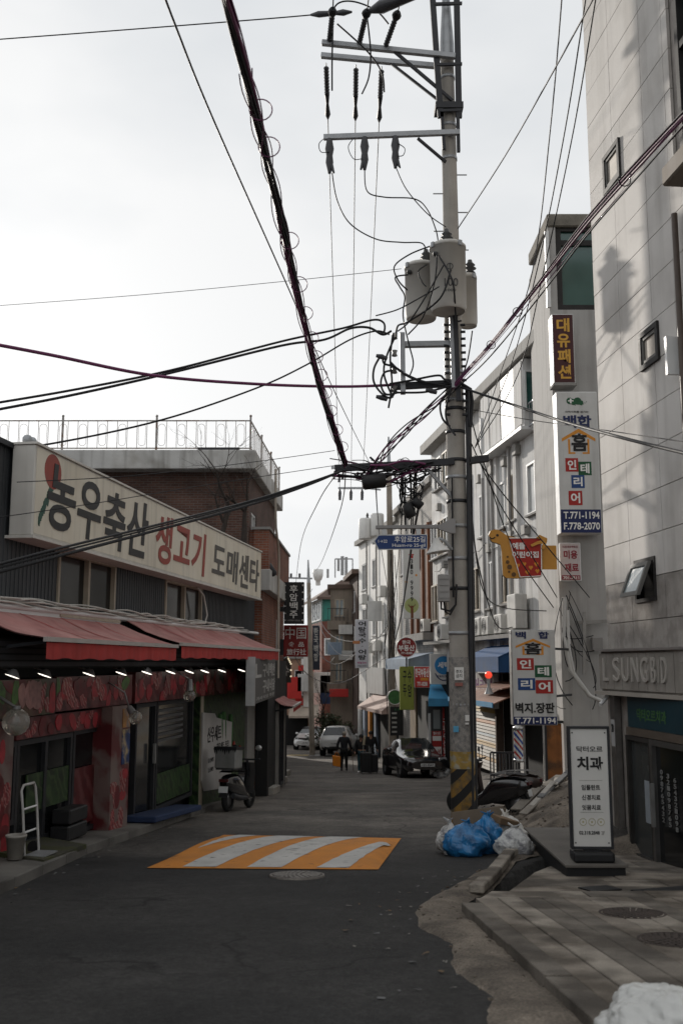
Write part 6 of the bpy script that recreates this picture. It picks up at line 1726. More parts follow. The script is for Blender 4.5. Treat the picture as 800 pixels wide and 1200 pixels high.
# rack clutter
rk = T('cable_rack', 'tangle of cable loops and spool insulators on the short rack left of the pole', 'cable rack', P(466, 462, PD - .2))
for y in (394, 414, 434, 456): MB().lathe([(.03, -.06), (.055, -.05), (.035, 0), (.055, .05), (.03, .06)], P(462, y, PD - .2), 12).build('spool', M('spool_porcelain', (.25, .24, .23), .4), rk)
for pts in ([(460, 392, 17.2), (457, 420, 17.2), (459, 450, 17.2), (455, 478, 17.2)], [(462, 396, 17.2), (452, 420, 17.2), (450, 440, 17.2), (460, 466, 17.2)], [(445, 418, 17.2), (438, 432, 17.1), (438, 448, 17.1), (448, 462, 17.1), (458, 466, 17.2), (464, 456, 17.2)], [(460, 434, 17.2), (450, 437, 17.2), (446, 450, 17.2), (452, 462, 17.2), (466, 460, 17.2)],
            [(448, 418, 17.2), (450, 426, 17.2), (462, 430, 17.2), (478, 440, 17.3), (500, 448, 17.3), (530, 450, 17.3)], [(457, 424, 17.2), (470, 436, 17.2), (490, 446, 17.2), (528, 453, 17.2)], [(456, 450, 17.2), (480, 446, 17.2), (512, 440, 17.2), (520, 444, 17.2), (530, 452, 17.2)], [(460, 460, 17.2), (490, 460, 17.2), (505, 458, 17.2), (528, 452, 17.2)]):
    MB().tube(cat([P(*q) for q in pts]), .020, 6).build('cable_loop', CABLE, rk)
for q in ((447, 418), (447, 466), (505, 458)): mb = MB(); a = P(*q, 17.15); mb.tube([a - Vector((.1, 0, -.02)), a, a + Vector((.1, 0, -.04))], [.03, .05, .03], 8); mb.build('connector', INS, rk)
# the thick bundle crossing overhead
path = cat([P(*q) for q in ((252, -60, 6.0), (275, 30, 6.9), (305, 155, 8.4), (331, 268, 10.2), (352, 360, 12.2), (378, 460, 14.6), (405, 546, 17.2))], 14)
bun = T('cable_bundle', 'thick dark cable bundle with coiled loops sweeping down from the top of the picture', 'cable bundle', path[-1])
for k in range(7):
    ph = k * .9
    MB().tube([p + Vector((math.cos(ph + i * .11) * .022 * (1 + .3 * (k % 3)), 0, math.sin(ph + i * .13) * .022 * (1 + .3 * (k % 3)))) for i, p in enumerate(path)], .016 if k < 5 else .007, 6).build('strand', CABLE if k < 4 else PURPLE, bun)
for k in range(3):
    MB().tube([p + Vector((.06 * math.sin(i * .35 + k * 2.1), 0, .05 * math.cos(i * .35 + k * 1.1))) for i, p in enumerate(path[20:])], .006, 5).build('thin_strand', PURPLE, bun)
for t in (25, 30, 44, 52, 57, 61, 64, 67, 70, 73, 76, 79):
    if t >= len(path): continue
    c = path[t]; r = .09 if t > 56 else .10
    MB().tube([c + Vector((math.cos(a) * r + .05, 0, math.sin(a) * r)) for a in [2 * math.pi * i / 18 for i in range(18)]], .006, 5, closed=True).build('cable_coil', PURPLE, bun)
wire('thin black line left of the thick bundle running to the far pole', [(180, -40, 8.5), (205, 28, 9.5), (250, 140, 11.5), (330, 320, 16), (390, 455, 25), (434, 545, 44)], .013)
wire('long purple black cable sagging from the left edge to the rack', [(-40, 397, 13), (60, 416, 13.8), (180, 440, 15), (300, 450, 16), (400, 453, 17), (462, 451, 17.3)], .026, PURPLE)
wire('upper of two black cables rising from the left edge to the rack', [(-40, 478, 14), (80, 458, 14.6), (200, 434, 15.4), (330, 400, 16.4), (400, 385, 17), (436, 375, 17.2), (449, 378, 17.2), (450, 388, 17.2), (444, 391, 17.2)], .02)
wire('lower of two black cables rising from the left edge to the rack', [(-40, 487, 14), (80, 464, 14.6), (200, 437, 15.4), (330, 405, 16.4), (380, 398, 16.9), (410, 385, 17), (432, 384, 17.2), (448, 392, 17.2), (458, 388, 17.3)], .022)
wire('black cable rising from the terrace railing level at the left edge', [(-40, 532, 14), (60, 520, 14.4), (190, 492, 15.2), (300, 455, 16), (360, 427, 16.6), (410, 398, 17), (440, 388, 17.2), (456, 392, 17.2)], .016)
wire('faint grey wire crossing the sky to the transformers', [(-40, 361, 20), (160, 346, 19), (330, 330, 18), (470, 315, 17.2)], .006, GREYW)
wire('loose wire curving from the rack up to the middle transformer', [(440, 370, 17.2), (465, 363, 17.1), (490, 350, 16.8), (514, 336, 16.3)], .012)
for i, dy in enumerate((0, 4, 9)):
    wire('cable of the low bundle over the long sign, %s strand' % ('upper', 'middle', 'lower')[i], [(-40, 672 + dy, 9.5), (60, 645 + dy, 10.5), (180, 616 + dy * .7, 12.5), (290, 588 + dy * .5, 14.8), (360, 566 + dy * .3, 16.4), (400, 552, 17.2)], (.016, .012, .02)[i], CABLE, 'low cables over the long sign')
wire('thin wire across the long sign from the left wall', [(20, 565, 12.1), (160, 557, 12.8), (300, 541, 16), (392, 528, 17.3)], .006)
wire('thin wire slanting across the black letters of the long sign', [(-20, 609, 11.4), (110, 590, 12.4), (250, 567, 14.6), (395, 545, 17.2)], .006)
# right hand bundle
rp_ = [cat([P(*q) for q in pts], 10) for pts in (
    ((830, 105, 8.6), (760, 180, 10), (690, 258, 11.8), (630, 335, 13.6), (575, 404, 15.6), (546, 436, 16.8), (532, 452, 17.2)),)][0]
rbn = T('cable_bundle', 'bundle of purple black cables fanning from the pole to the upper right', 'cable bundle', rp_[-1])
for k in range(7):
    ph = k * .9; w_ = (.02, .03, .045, .05, .06, .07, .08)[k]
    MB().tube([p + Vector((math.cos(ph) * w_ * math.sin(math.pi * min(1, i / len(rp_) * 1.4 + .15)), 0, math.sin(ph) * w_ - .12 * (k == 5) * math.sin(math.pi * i / len(rp_)))) for i, p in enumerate(rp_)], (.016, .014, .012, .010, .008, .012, .006)[k], 6).build('strand', CABLE if k % 2 else PURPLE, rbn)
for t in (14, 34, 40):
    c = rp_[t]; MB().tube([c + Vector((math.cos(a) * .07, 0, math.sin(a) * .07)) for a in [2 * math.pi * i / 16 for i in range(16)]], .007, 5, closed=True).build('cable_tie', CABLE, rbn)
lp_ = cat([P(*q) for q in ((532, 452, 17.2), (505, 478, 17.2), (480, 500, 17.2), (455, 525, 17.2), (440, 545, 17.2), (425, 560, 17.3))], 8)
for k in range(6):
    ph = k * 1.05
    MB().tube([p + Vector((math.cos(ph + i * .2) * (.03 + .02 * (k % 3)), 0, math.sin(ph + i * .17) * (.03 + .03 * (k % 2)))) for i, p in enumerate(lp_)], .012, 5).build('strand', CABLE if k % 3 else PURPLE, rbn)
wire('heavy black service cable from the pole across the tower signs', [(540, 454, 17.2), (600, 474, 15.6), (660, 494, 13.6), (740, 516, 11.4), (840, 540, 9.6)], .022)
wire('thin wire under the heavy service cable', [(552, 480, 17.2), (620, 492, 15.5), (700, 503, 13), (830, 522, 10)], .007)
wire('single line rising from the pole to the top right over the tower', [(536, 268, 17.3), (590, 185, 14.5), (650, 80, 11.5), (710, -30, 9)], .011)
for i, (a, b, c, lab) in enumerate(((660, 625, 556, 'left'), (690, 630, 556, 'middle'), (702, 638, 556, 'right'))):
    wire('thin steep line past the roof of the white block, %s of three' % lab, [(a, -30, 10.5), ((a + b) / 2 + 2, 150, 12.5), (b - 2, 320, 15), (b - 40 + i * 4, 440, 17.5), (c, 525, 18.4)], .009, GREYW if i == 0 else CABLE, 'steep lines to the pole')
for i, pts in enumerate((((552, 520, 17.3), (585, 590, 18.5), (625, 655, 20), (652, 700, 23)), ((556, 534, 17.4), (590, 580, 18.5), (640, 640, 20), (690, 700, 23.2)), ((549, 480, 17.4), (566, 540, 18), (600, 640, 20), (648, 712, 23)), ((552, 560, 17.4), (556, 640, 18), (580, 730, 22), (600, 735, 24)), ((552, 600, 17.4), (565, 690, 20), (590, 712, 24), (640, 716, 24)))):
    wire('drop cable from the pole to the tower foot, %s' % ('passing behind the animal sign neck', 'ending above the canopy', 'steepest of the set', 'hanging close to the pole', 'lowest and slackest')[i], pts, .012, CABLE, 'drop cables to the tower')
# beam clutter
cl = T('cable_clutter', 'messy cable coils and black splice cases hanging on the cable beam left of the pole', 'cables', P(460, 600, PD - .2))
rnd = random.Random(21)
for k in range(26):
    x0, x1 = rnd.uniform(385, 440), rnd.uniform(470, 528)
    y0, y1 = rnd.uniform(535, 562), rnd.uniform(540, 556)
    mx_, my = (x0 + x1) / 2 + rnd.uniform(-10, 10), max(y0, y1) + rnd.uniform(-8, 10)
    d = PD - .1 + rnd.uniform(-.25, .15)
    MB().tube(cat([P(x0, y0, d), P((x0 + mx_) / 2, (y0 + my) / 2 + rnd.uniform(-4, 4), d), P(mx_, my, d), P(x1, y1, d)], 6), rnd.choice((.007, .010, .014, .02)), 5).build('loose_strand', CABLE if k % 5 else PURPLE, cl)
for k in range(16):
    x, y = rnd.uniform(468, 492), rnd.uniform(545, 600); r = rnd.uniform(.05, .16); d = PD - .15
    c = P(x, y, d); MB().tube([c + Vector((math.cos(a) * r, .05 * math.sin(a * 2 + k), math.sin(a) * r * 1.2)) for a in [2 * math.pi * i / 14 for i in range(14)]], rnd.choice((.007, .010, .014)), 5, closed=True).build('cable_coil', CABLE, cl)
for k in range(10):
    x = rnd.uniform(468, 490); MB().tube(cat([P(x, 545, PD - .12), P(x + rnd.uniform(-6, 6), 575, PD - .12), P(x + rnd.uniform(-8, 4), 605 + rnd.uniform(0, 30), PD - .1)], 5), .012, 5).build('hanging_strand', CABLE, cl)
for (a, b, r) in (((424, 566), (452, 562), .13), ((476, 590), (482, 606), .10), ((484, 586), (494, 594), .08)):
    p0, p1 = P(*a, PD - .3), P(*b, PD - .3); MB().tube([p0, p0.lerp(p1, .08), p0.lerp(p1, .92), p1], [r * .7, r, r, r * .7], 10).build('splice_case', BLACK, cl)
# coil and tails at the pole around the beam
for pts in ([(528, 455, 17.2), (516, 472, 17.2), (518, 490, 17.2), (527, 500, 17.2)], [(530, 450, 17.2), (522, 480, 17.2), (525, 498, 17.2), (533, 510, 17.1)]):
    MB().tube(cat([P(*q) for q in pts]), .02, 6).build('jumper_wire', CABLE, pole)
for i, pts in enumerate((((400, 548, 17.3), (372, 590, 24), (352, 640, 40), (345, 700, 58)), ((405, 548, 17.3), (398, 600, 26), (376, 660, 44), (366, 672, 60)), ((440, 560, 17.4), (442, 600, 26), (446, 640, 40), (456, 700, 50)), ((470, 556, 17.4), (470, 620, 26), (464, 680, 38), (458, 740, 50)), ((495, 570, 17.4), (482, 640, 24), (470, 720, 40), (460, 760, 50)))):
    wire('slack cable dropping from the beam down the street, %s' % ('leftmost', 'second from left', 'beside the far transformer', 'before the vertical banner', 'nearest the street name sign')[i], pts, (.012, .012, .014, .012, .028)[i], CABLE if i > 1 else GREYW, 'cables down the street')
# ================================================================== farther buildings down the street
def hut(name, label, cat_, fr, u0, u1, dep, z0, z1, mat, wins=(), gm=None, fm=None, roof=None, over=.25):
    t = T(name, label, cat_, fr.pt((u0 + u1) / 2, -dep / 2, z0))
    mb = MB(); fr.wall(mb, u0, u1, z0, z1, wins, .12)
    p = fr.pt
    for u, s in ((u0, 1), (u1, -1)):
        q = [p(u, 0, z0), p(u, 0, z1), p(u, -dep, z1), p(u, -dep, z0)]
        mb.add(q if s > 0 else q[::-1], [(0, 1, 2, 3)])
    mb.add([p(u0, -dep, z0), p(u0, -dep, z1), p(u1, -dep, z1), p(u1, -dep, z0)], [(0, 1, 2, 3)])
    mb.build('wall', mat, t)
    mb = MB(); fr.box(mb, u0 - over, u1 + over, -dep - over, over, z1, z1 + .28); mb.build('roof', roof or CONC, t)
    for w in wins: fr.window(t, *w, -.07, 2, fm or WHITEF, gm or GLASSD, .07, .05, sill=CONC)
    return t
WBR = brick_mat('white_tile_brick', (.46, .44, .41), (.40, .38, .35), (.22, .21, .2), .3, .1)
BEI = M('beige_stucco', (.24, .20, .16), .9, .15, 1.2, streak=.6, bump=.2)
DBR = M('dark_brown_stucco', (.075, .05, .04), .9, .2, 1.2, streak=.4)
RBR = brick_mat('red_brick_far', (.20, .055, .035), (.15, .042, .03), (.15, .12, .1))
TILE = M('brown_roof_tile', (.11, .075, .06), .85, .2, 3, bump=.4, bscale=12)
PCH = M('peach_shop_wall', (.38, .25, .18), .85, .2, 1.5, streak=.4)
# R2, directly beyond the white block
F2 = Fr((3.9, 41.6), (1.0, -9.4))
g2 = lambda px, py, n=0: F2.px(px, py, n)
ws = []
r2 = hut('shop_house', 'white tiled shop house with brown frames beyond the white block', 'building', F2, -9.4, 0, 8, -3.6, 9.2, WBR,
         [(-8.7, -7.9, 2.6, 4.6), (-6.6, -5.8, 5.2, 7.2), (-8.7, -7.9, 6.0, 8.0), (-8.6, -8.0, -.2, 1.2)], roof=CONC)
boxed(F2, 'shop_dark_panel', DARK, r2, -5.4, -.2, .0, .05, -3.6, 1.7)
boxed(F2, 'tan_pier', M('tan_render', (.24, .18, .12), .9, .15, 2), r2, -5.6, -4.2, .0, .12, -3.6, .6)
mb = MB(); F2.box(mb, -5.2, -.3, -.02, .10, 2.9, 7.6); mb.build('brown_loggia', M('brown_loggia', (.09, .05, .035), .8, .3, 2, streak=.4), r2)
for u in (-4.9, -3.4, -2.0, -.7): mb = MB(); F2.box(mb, u, u + .14, .1, .2, 2.9, 7.6); mb.build('rusty_post', M('rusty_post', (.2, .08, .04), .8), r2)
boxed(F2, 'loggia_rail', CONC, r2, -5.3, -.2, .0, .5, 2.6, 2.9)
slope_awn('pale blue awning over the estate agent beside the laundry sign', -6.6, -.3, 1.1, 2.05, 1.78, LBAWN, F2, val=.42)
x = box_sign('shop_sign', 'yellow green shop sign with black brush characters over the parked car', camrect(468, 781, 485, 832, 41.0), 41.0, .25, M('lime_sign', (.26, .30, .05), .5, .08, 3), M('lime_sign', (.26, .30, .05)))
t, fr, u0, u1, z0, z1 = x; w, h = u1 - u0, z1 - z0
fr.vtext(t, '구두', u0 + w * .22, u0 + w * .48, z0 + h * .3, z0 + h * .92, .008, INK, .02)
fr.vtext(t, '수암', u0 + w * .56, u0 + w * .84, z0 + h * .28, z0 + h * .95, .008, INK, .02)
x = box_sign('shop_sign', 'bright red estate agent sign with white characters beside the lime sign', camrect(485, 781, 503.5, 806, 40.8), 40.8, .25, M('bright_red_sign', (.50, .03, .025), .5, .08, 3), PANELW)
t, fr, u0, u1, z0, z1 = x; w, h = u1 - u0, z1 - z0
fr.text(t, '한국부동산', u0 + w * .06, u1 - w * .06, z0 + h * .5, z0 + h * .92, .008, WHITEL, .03)
mb = MB(); fr.box(mb, u0 + w * .4, u1 - w * .1, .006, .009, z0 + h * .34, z0 + h * .47); mb.build('orange_strip', ORANGEP, t)
fr.text(t, '771-8288', u0 + w * .18, u1 - w * .16, z0 + h * .08, z0 + h * .28, .008, WHITEL, .03)
fr = CAMF(0, 40.6); c = fr.px(476, 758.5)
t = T('round_sign', 'round dark red estate agent sign hanging over the pale blue awning', 'sign', fr.pt(c[0], 0, c[1] - .4))
mb = MB(); fr.disc(mb, c[0], c[1], .40, -.15, 0, 28); mb.build('disc', M('disc_red', (.22, .015, .015), .5), t)
mb = MB(); mb.tube([fr.pt(c[0] + .40 * math.cos(a), 0, c[1] + .40 * math.sin(a)) for a in [2 * math.pi * i / 28 for i in range(28)]], .018, 5, closed=True); mb.build('rim', WHITEL, t)
fr.text(t, '한국', c[0] - .17, c[0] + .17, c[1] + .12, c[1] + .28, .004, WHITEL, .02)
fr.text(t, '부동산', c[0] - .33, c[0] + .33, c[1] - .15, c[1] + .09, .004, WHITEL, .03)
fr.text(t, '771-8288', c[0] - .22, c[0] + .22, c[1] - .28, c[1] - .19, .004, WHITEL, .02)
mb = MB(); mb.beam(fr.pt(c[0], -.08, c[1] - .4), fr.pt(c[0], -.08, c[1] - .8), .06, .06, up=Vector((1, 0, 0))); mb.build('bracket', DSTEEL, t)
x = box_sign('vertical_banner', 'tall white banner with a red telephone mark and vertical number', camrect(471.5, 636, 492, 725, 40.9), 40.9, .12, M('banner_white', (.60, .60, .57), .6, .05, 2), WHITEF)
t, fr, u0, u1, z0, z1 = x; w, h = u1 - u0, z1 - z0
mb = MB(); fr.box(mb, u0 + w * .40, u0 + w * .62, .006, .010, z0 + h * .795, z0 + h * .83); fr.box(mb, u0 + w * .36, u0 + w * .66, .006, .009, z0 + h * .832, z0 + h * .85); mb.build('telephone_mark', REDP, t)
fr.vtext(t, '310-9999', u0 + w * .44, u0 + w * .60, z0 + h * .22, z0 + h * .79, .008, INK, .02)
mb = MB(); fr.disc(mb, u0 + w * .5, z0 + h * .17, w * .42, .006, .008, 20, rz=h * .10); mb.build('green_crown_print', M('print_lime', (.36, .40, .16), .6), t)
mb = MB(); fr.box(mb, u0 + w * .45, u0 + w * .6, .008, .011, z0 + .02, z0 + h * .17)
fr.poly(mb, [(u0 + w * .5, z0 + h * .12), (u0 + w * .28, z0 + h * .18), (u0 + w * .31, z0 + h * .19), (u0 + w * .52, z0 + h * .14), (u0 + w * .72, z0 + h * .19), (u0 + w * .74, z0 + h * .18)], .008, .0115); mb.build('brown_trunk_print', M('print_brown', (.16, .05, .02), .6), t)
mb = MB(); fr.disc(mb, u0 + w * .2, z0 + h * .48, .06, .006, .009, 8); fr.disc(mb, u0 + w * .8, z0 + h * .57, .05, .006, .009, 6); mb.build('small_print_marks', ORANGEP, t, kind='stuff')
fr = CAMF(0, 43.5); c = fr.px(462.5, 817)
t = T('round_sign', 'round green sign on a bracket left of the lime shop sign', 'sign', fr.pt(c[0], 0, c[1] - .4))
mb = MB(); fr.disc(mb, c[0], c[1], .31, -.12, 0, 24); mb.build('disc', M('disc_green', (.05, .16, .05), .5, .3, 6), t)
mb = MB(); mb.tube([fr.pt(c[0] + .31 * math.cos(a), 0, c[1] + .31 * math.sin(a)) for a in [2 * math.pi * i / 24 for i in range(24)]], .02, 5, closed=True); mb.build('rim', WHITEL, t)
mb = MB(); mb.beam(fr.pt(c[0], -.06, c[1]), fr.pt(c[0] + .6, -.06, c[1]), .05, .05); mb.build('bracket', DSTEEL, t)
x = box_sign('menu_board', 'black menu board below the round green sign', camrect(457, 828, 472.5, 862, 43.4), 43.4, .1, SBLK, SBLK)
t, fr, u0, u1, z0, z1 = x; w, h = u1 - u0, z1 - z0
for k in range(5): mb = MB(); fr.box(mb, u0 + w * .12, u0 + w * .5, .006, .009, z0 + h * (.1 + k * .16), z0 + h * (.16 + k * .16)); mb.build('menu_line', GREYL, t)
mb = MB(); fr.disc(mb, u0 + w * .4, z0 + h * .9, .05, .006, .01, 8); fr.disc(mb, u0 + w * .65, z0 + h * .9, .05, .006, .01, 8); mb.build('green_marks', GREENP, t)
ac(494, 'white air conditioner beside the round red estate agent sign', z=2.9, n=.15, fr=F2, s=.9)
# R3
F3 = Fr((2.95, 51.2), (1.88, -10.8))
g3 = lambda px, py, n=0: F3.px(px, py, n)
r3 = hut('shop_house', 'narrow white walled house behind the second utility pole', 'building', F3, -10.9, 0, 7, -4.4, 8.9, WHITEP, [(g3(436, 700)[0], g3(441, 700)[0], 3.2, 4.9), (g3(447, 690)[0], g3(451, 690)[0], 3.2, 4.9), (g3(424, 700)[0], g3(429, 700)[0], 3.2, 4.9), (g3(424, 700)[0], g3(429, 700)[0], 6.0, 7.6), (g3(436, 700)[0], g3(441, 700)[0], 6.0, 7.6), (-1.9, -1.2, 5.6, 7.4), (g3(436, 760)[0], g3(440, 760)[0], .9, 2.1)])
boxed(F3, 'shop_dark_panel', DARK, r3, -10.6, -.3, .0, .05, -4.4, -.6)
slope_awn('dusty pink awning of the shop behind the people', g3(419, 815, 1.0)[0], g3(447, 815, 1.0)[0], 1.0, -.1, -.75, M('dusty_pink_awning', (.42, .31, .27), .8, .15, 2), F3, val=.14)
boxed(F3, 'white_signboard', PANELW, r3, g3(433, 800)[0], g3(452, 800)[0], .05, .18, -.05, 1.4)
for k, (px, m) in enumerate(((421, WHITEP), (427, LBAWN), (433, ORANGEP), (440, LBAWN))): u = g3(px, 850, .1)[0]; boxed(F3, 'door_post', m, r3, u, u + .5, .05, .2, -4.4, -.9)
for k, (px, z) in enumerate(((432, 2.2), (440, 2.3), (446, 5.2), (425, 5.1))): u = g3(px, 740, .2)[0]; boxed(F3, 'condenser', ACM, r3, u, u + .8, .05, .4, z, z + .6, bevel=.02)
for k, px in enumerate((443, 431.5)): u = g3(px, 700)[0]; MB().cyl(F3.pt(u, .1, 8.8), F3.pt(u, .1, -.5), .05, n=8).build('drain_pipe', CONC, r3)
# R4 dark brown gable wall
F4 = Fr((1.0, 62.6), (.5, -6.0))
r4 = hut('house', 'narrow dark brown walled house behind the fish soup sign', 'building', F4, -5.6, 0, 5, -4.6, 7.2, DBR, [(-2.6, -1.6, 2.4, 4.0), (-2.6, -1.6, 4.9, 6.3)], roof=TILE, over=.4)
x = box_sign('projecting_sign', 'narrow white fish soup sign with vertical black characters down the street', camrect(416, 726, 432, 783, 51.0), 51.0, .2, M('lilac_white_face', (.56, .56, .60), .5, .05, 3), WHITEF)
t, fr, u0, u1, z0, z1 = x; w, h = u1 - u0, z1 - z0
fr.vtext(t, '어탕국수·어탕', u0 + w * .24, u1 - w * .2, z0 + h * .16, z1 - h * .03, .008, INK, .03)
mb = MB(); fr.box(mb, u0 - .12, u0 + w * .35, .007, .02, z0 + h * .50, z0 + h * .56); mb.build('orange_tag', M('orange_tag', (.5, .2, .08), .5), t)
fr.text(t, '메밀국수', u0 + w * .16, u1 - w * .16, z0 + h * .09, z0 + h * .13, .008, M('magenta_letters', (.4, .05, .18), .5), .03)
fr.text(t, '755-9999', u0 + w * .2, u1 - w * .16, z0 + h * .03, z0 + h * .06, .008, INK, .0)
# R5 beige house with balcony facing the camera
F5 = Fr((0, 66), (1, 0)); a = P(387, 720, 66).x; b = P(409, 720, 66).x
z_ = lambda py, d: P(400, py, d).z
r5 = hut('house', 'beige stucco house with stacked balconies and air conditioners down the street', 'building', F5, a, b + .3, 6, -4.6, z_(690, 66), BEI,
         [(a + .3, a + .9, z_(722, 66), z_(702, 66)), (a + .3, a + .9, z_(764, 66), z_(744, 66)), (a + .3, a + .8, z_(798, 66), z_(776, 66))], gm=GLASSB, fm=BEIGEF, roof=TILE, over=.2)
for k, (y0, y1) in enumerate(((728, 706), (800, 770))):
    mb = MB(); F5.box(mb, a - .2, b - .2, 0, .7, z_(y0 + 10, 66), z_(y0, 66)); mb.build('balcony', BEI, r5)
    for j in range(7): MB().beam(F5.pt(a - .15 + j * .26, .68, z_(y0, 66)), F5.pt(a - .15 + j * .26, .68, z_(y0, 66) + .8), .03, .03, up=Vector((1, 0, 0))).build('baluster', DSTEEL, r5)
    MB().beam(F5.pt(a - .2, .68, z_(y0, 66) + .8), F5.pt(b - .2, .68, z_(y0, 66) + .8), .05, .05).build('rail', DSTEEL, r5)
for py in (738, 768): MB().box((a + 1.0, 65.5, z_(py, 66)), (.9, .5, .6)).build('condenser', ACM, r5)
# R6 brick house with mansard roof and green glass corner
d6 = 82.0
F6 = Fr((0, d6), (1, 0)); a = P(377, 740, d6).x; b = P(412, 740, d6).x
zt = z_(700, d6); zm = z_(728, d6)
r6 = T('brick_house', 'red brick house with brown mansard roof, green corner windows and roof antennas', 'house', (a, d6, -4.6))
F6s = Fr((a, d6), (1.4, -9.0)) if False else Fr((P(361, 740, d6 + 8).x, d6 + 8.5), (a - P(361, 740, d6 + 8).x, -8.5))
mb = MB(); F6.quad(mb, a, b, -5, zm, 0)
Ls = (Vector((a, d6, 0)) - F6s.o).length
F6s.quad(mb, 0, Ls, -5, zm, 0); mb.build('wall', RBR, r6)
mb = MB(); F6.quad(mb, a + .02, b, zm, zt, -.02); F6s.quad(mb, 0, Ls - .02, zm, zt, -.02); mb.build('upper_wall', GREENP if False else M('green_frame', (.04, .16, .13), .5, .1, 3), r6)
F6.window(r6, a + 1.1, b, zm + .3, zt - .25, .02, 1, DSTEEL, GLASSG, .1, .05)
F6.window(r6, a + .1, a + .95, zm + .1, zt - .1, .02, 1, M('green_frame', (.04, .16, .13)), M('teal_panel', (.03, .20, .16), .4), .08, .05)
F6s.window(r6, .4, Ls - .3, zm + .1, zt - .1, .02, 6, WHITEF, GLASSB, .12, .06)
F6.window(r6, a + .2, a + 2.2, z_(768, d6), z_(748, d6), .02, 2, WHITEF, GLASSB, .1, .05)
tp = [F6s.pt(-.5, .5, zt), F6.pt(a - .4, .6, zt) , F6.pt(b + .4, .5, zt)]
rt = [F6s.pt(1.5, -2.5, z_(677, d6)), F6.pt(a + 1.6, -2.2, z_(677, d6)), F6.pt(b + .4, -2.2, z_(677, d6))]
mb = MB(); mb.add(tp + rt, [(0, 1, 4, 3), (1, 2, 5, 4)]); mb.add([rt[0], rt[1], rt[2], rt[2] + Vector((0, 8, 0)), rt[0] + Vector((0, 3, 0))], [(0, 1, 2, 3, 4)]); mb.add([p - Z * .2 for p in tp] + tp, [(0, 1, 4, 3), (1, 2, 5, 4)]); ro6 = mb.build('mansard_roof', TILE, r6)
GAN = M('antenna_grey', (.33, .33, .33), .5)
for px, y0, y1, w in ((396.5, 669, 655, .22), (401, 674, 652, .28), (405.5, 674, 653, .25), (384, 677, 667, .2)):
    MB().beam(P(px, y0, d6 + 3), P(px, y1, d6 + 3), w, .4, up=Vector((0, 1, 0))).build('antenna_panel', GAN, r6)
for px in (392.5, 413): MB().beam(P(px, 677, d6 + 3), P(px, 655, d6 + 3), .1, .1, up=Vector((0, 1, 0))).build('antenna_mast', GAN, r6)
MB().beam(P(392.5, 655, d6 + 3), P(413, 655, d6 + 3), .1, .1).build('antenna_mast', GAN, r6)
MB().lathe([(.2, 0), (.2, .4), (.3, .45), (.42, .8), (.45, 1.35), (.1, 1.4)], P(372.5, 686, d6 + 3), 12).build('water_tank', WHITEP, r6)
# dark vertical sign in front of the brick house
x = box_sign('projecting_sign', 'dark navy vertical sign on the third utility pole', camrect(366, 733, 374.5, 785, 61.5), 61.5, .2, M('dark_navy_face', (.015, .02, .035), .5), SBLK)
t, fr, u0, u1, z0, z1 = x
fr.vtext(t, '한국백합', u0 + .1, u1 - .1, z0 + .5, z1 - .1, .008, GREYL, .02)
# left low row beyond the brick wing
F7 = Fr((-3.4, 36.0), (-.6, 24))
r7 = hut('shop_row', 'low dark shop row on the left beyond the brick wing', 'building', F7, 0, 24, 6, -4.6, 3.6, DBR, [], roof=CONC)
boxed(F7, 'shop_dark_panel', DARK, r7, .5, 23.5, 0, .05, -4.6, -.6)
for k, (u, z, w, h, m) in enumerate(((3, .4, 2, .7, PANELW), (8, .8, 3, .9, REDP), (13, .2, 2.6, .9, BLUEM), (18, .6, 3, 1.0, PCH))): boxed(F7, 'fascia_sign', m, r7, u, u + w, .0, .25, z, z + h)
# peach shop closing the bend on the left
d8 = 72.0; F8 = Fr((0, d8), (1, 0)); a = P(325, 800, d8).x; b = P(364, 800, d8).x
r8 = hut('corner_shop', 'peach walled corner shop with a pale awning at the bend', 'building', F8, a - 4, b, 8, -4.8, P(350, 772, d8).z, PCH, [(a + 1.2, a + 2.3, P(350, 815, d8).z, P(350, 785, d8).z)])
boxed(F8, 'shop_dark_panel', DARK, r8, a + .4, b - .2, 0, .05, -4.8, P(350, 838, d8).z)
slope_awn('pale awning of the peach corner shop at the bend', a + .9, b + .6, 1.6, P(350, 826, d8).z, P(350, 838, d8).z, M('pale_cream_awning', (.42, .36, .30), .8, .15, 2), F8, val=.12)
boxed(F8, 'red_fascia', M('bright_red_sign', (.5, .03, .025)), r8, a + 1.3, b - .2, .05, .25, P(350, 826, d8).z, P(350, 818, d8).z)
boxed(F8, 'red_upper_sign', M('bright_red_sign', (.5, .03, .025)), r8, a + 1.5, a + 2.6, .05, .3, P(350, 786, d8).z, P(350, 780, d8).z)
boxed(F8, 'white_upper_sign', WHITEP, r8, a + 1.7, a + 2.4, .05, .25, P(350, 779, d8).z, P(350, 772, d8).z)
boxed(F8, 'white_post', WHITEP, r8, b - .5, b - .1, .05, .5, P(350, 828, d8).z, P(350, 770, d8).z)
# buildings closing the view
F9 = Fr((0, 112), (1, 0))
hut('apartment_house', 'distant grey brown house closing the end of the street', 'building', F9, -16, 3, 8, -5, P(350, 790, 112).z, RBR, [(-7 + k * 1.7, -6 + k * 1.7, -1.5 + j * 2.4, -.2 + j * 2.4) for k in range(5) for j in range(1)])
hut('apartment_house', 'distant pale house behind the brick mansard house', 'building', Fr((0, 98), (1, 0)), -2.2, 6, 8, -5, P(350, 742, 98).z, BEI, [(-1.6, -.6, 0, 1.4), (.6, 1.6, 0, 1.4)])
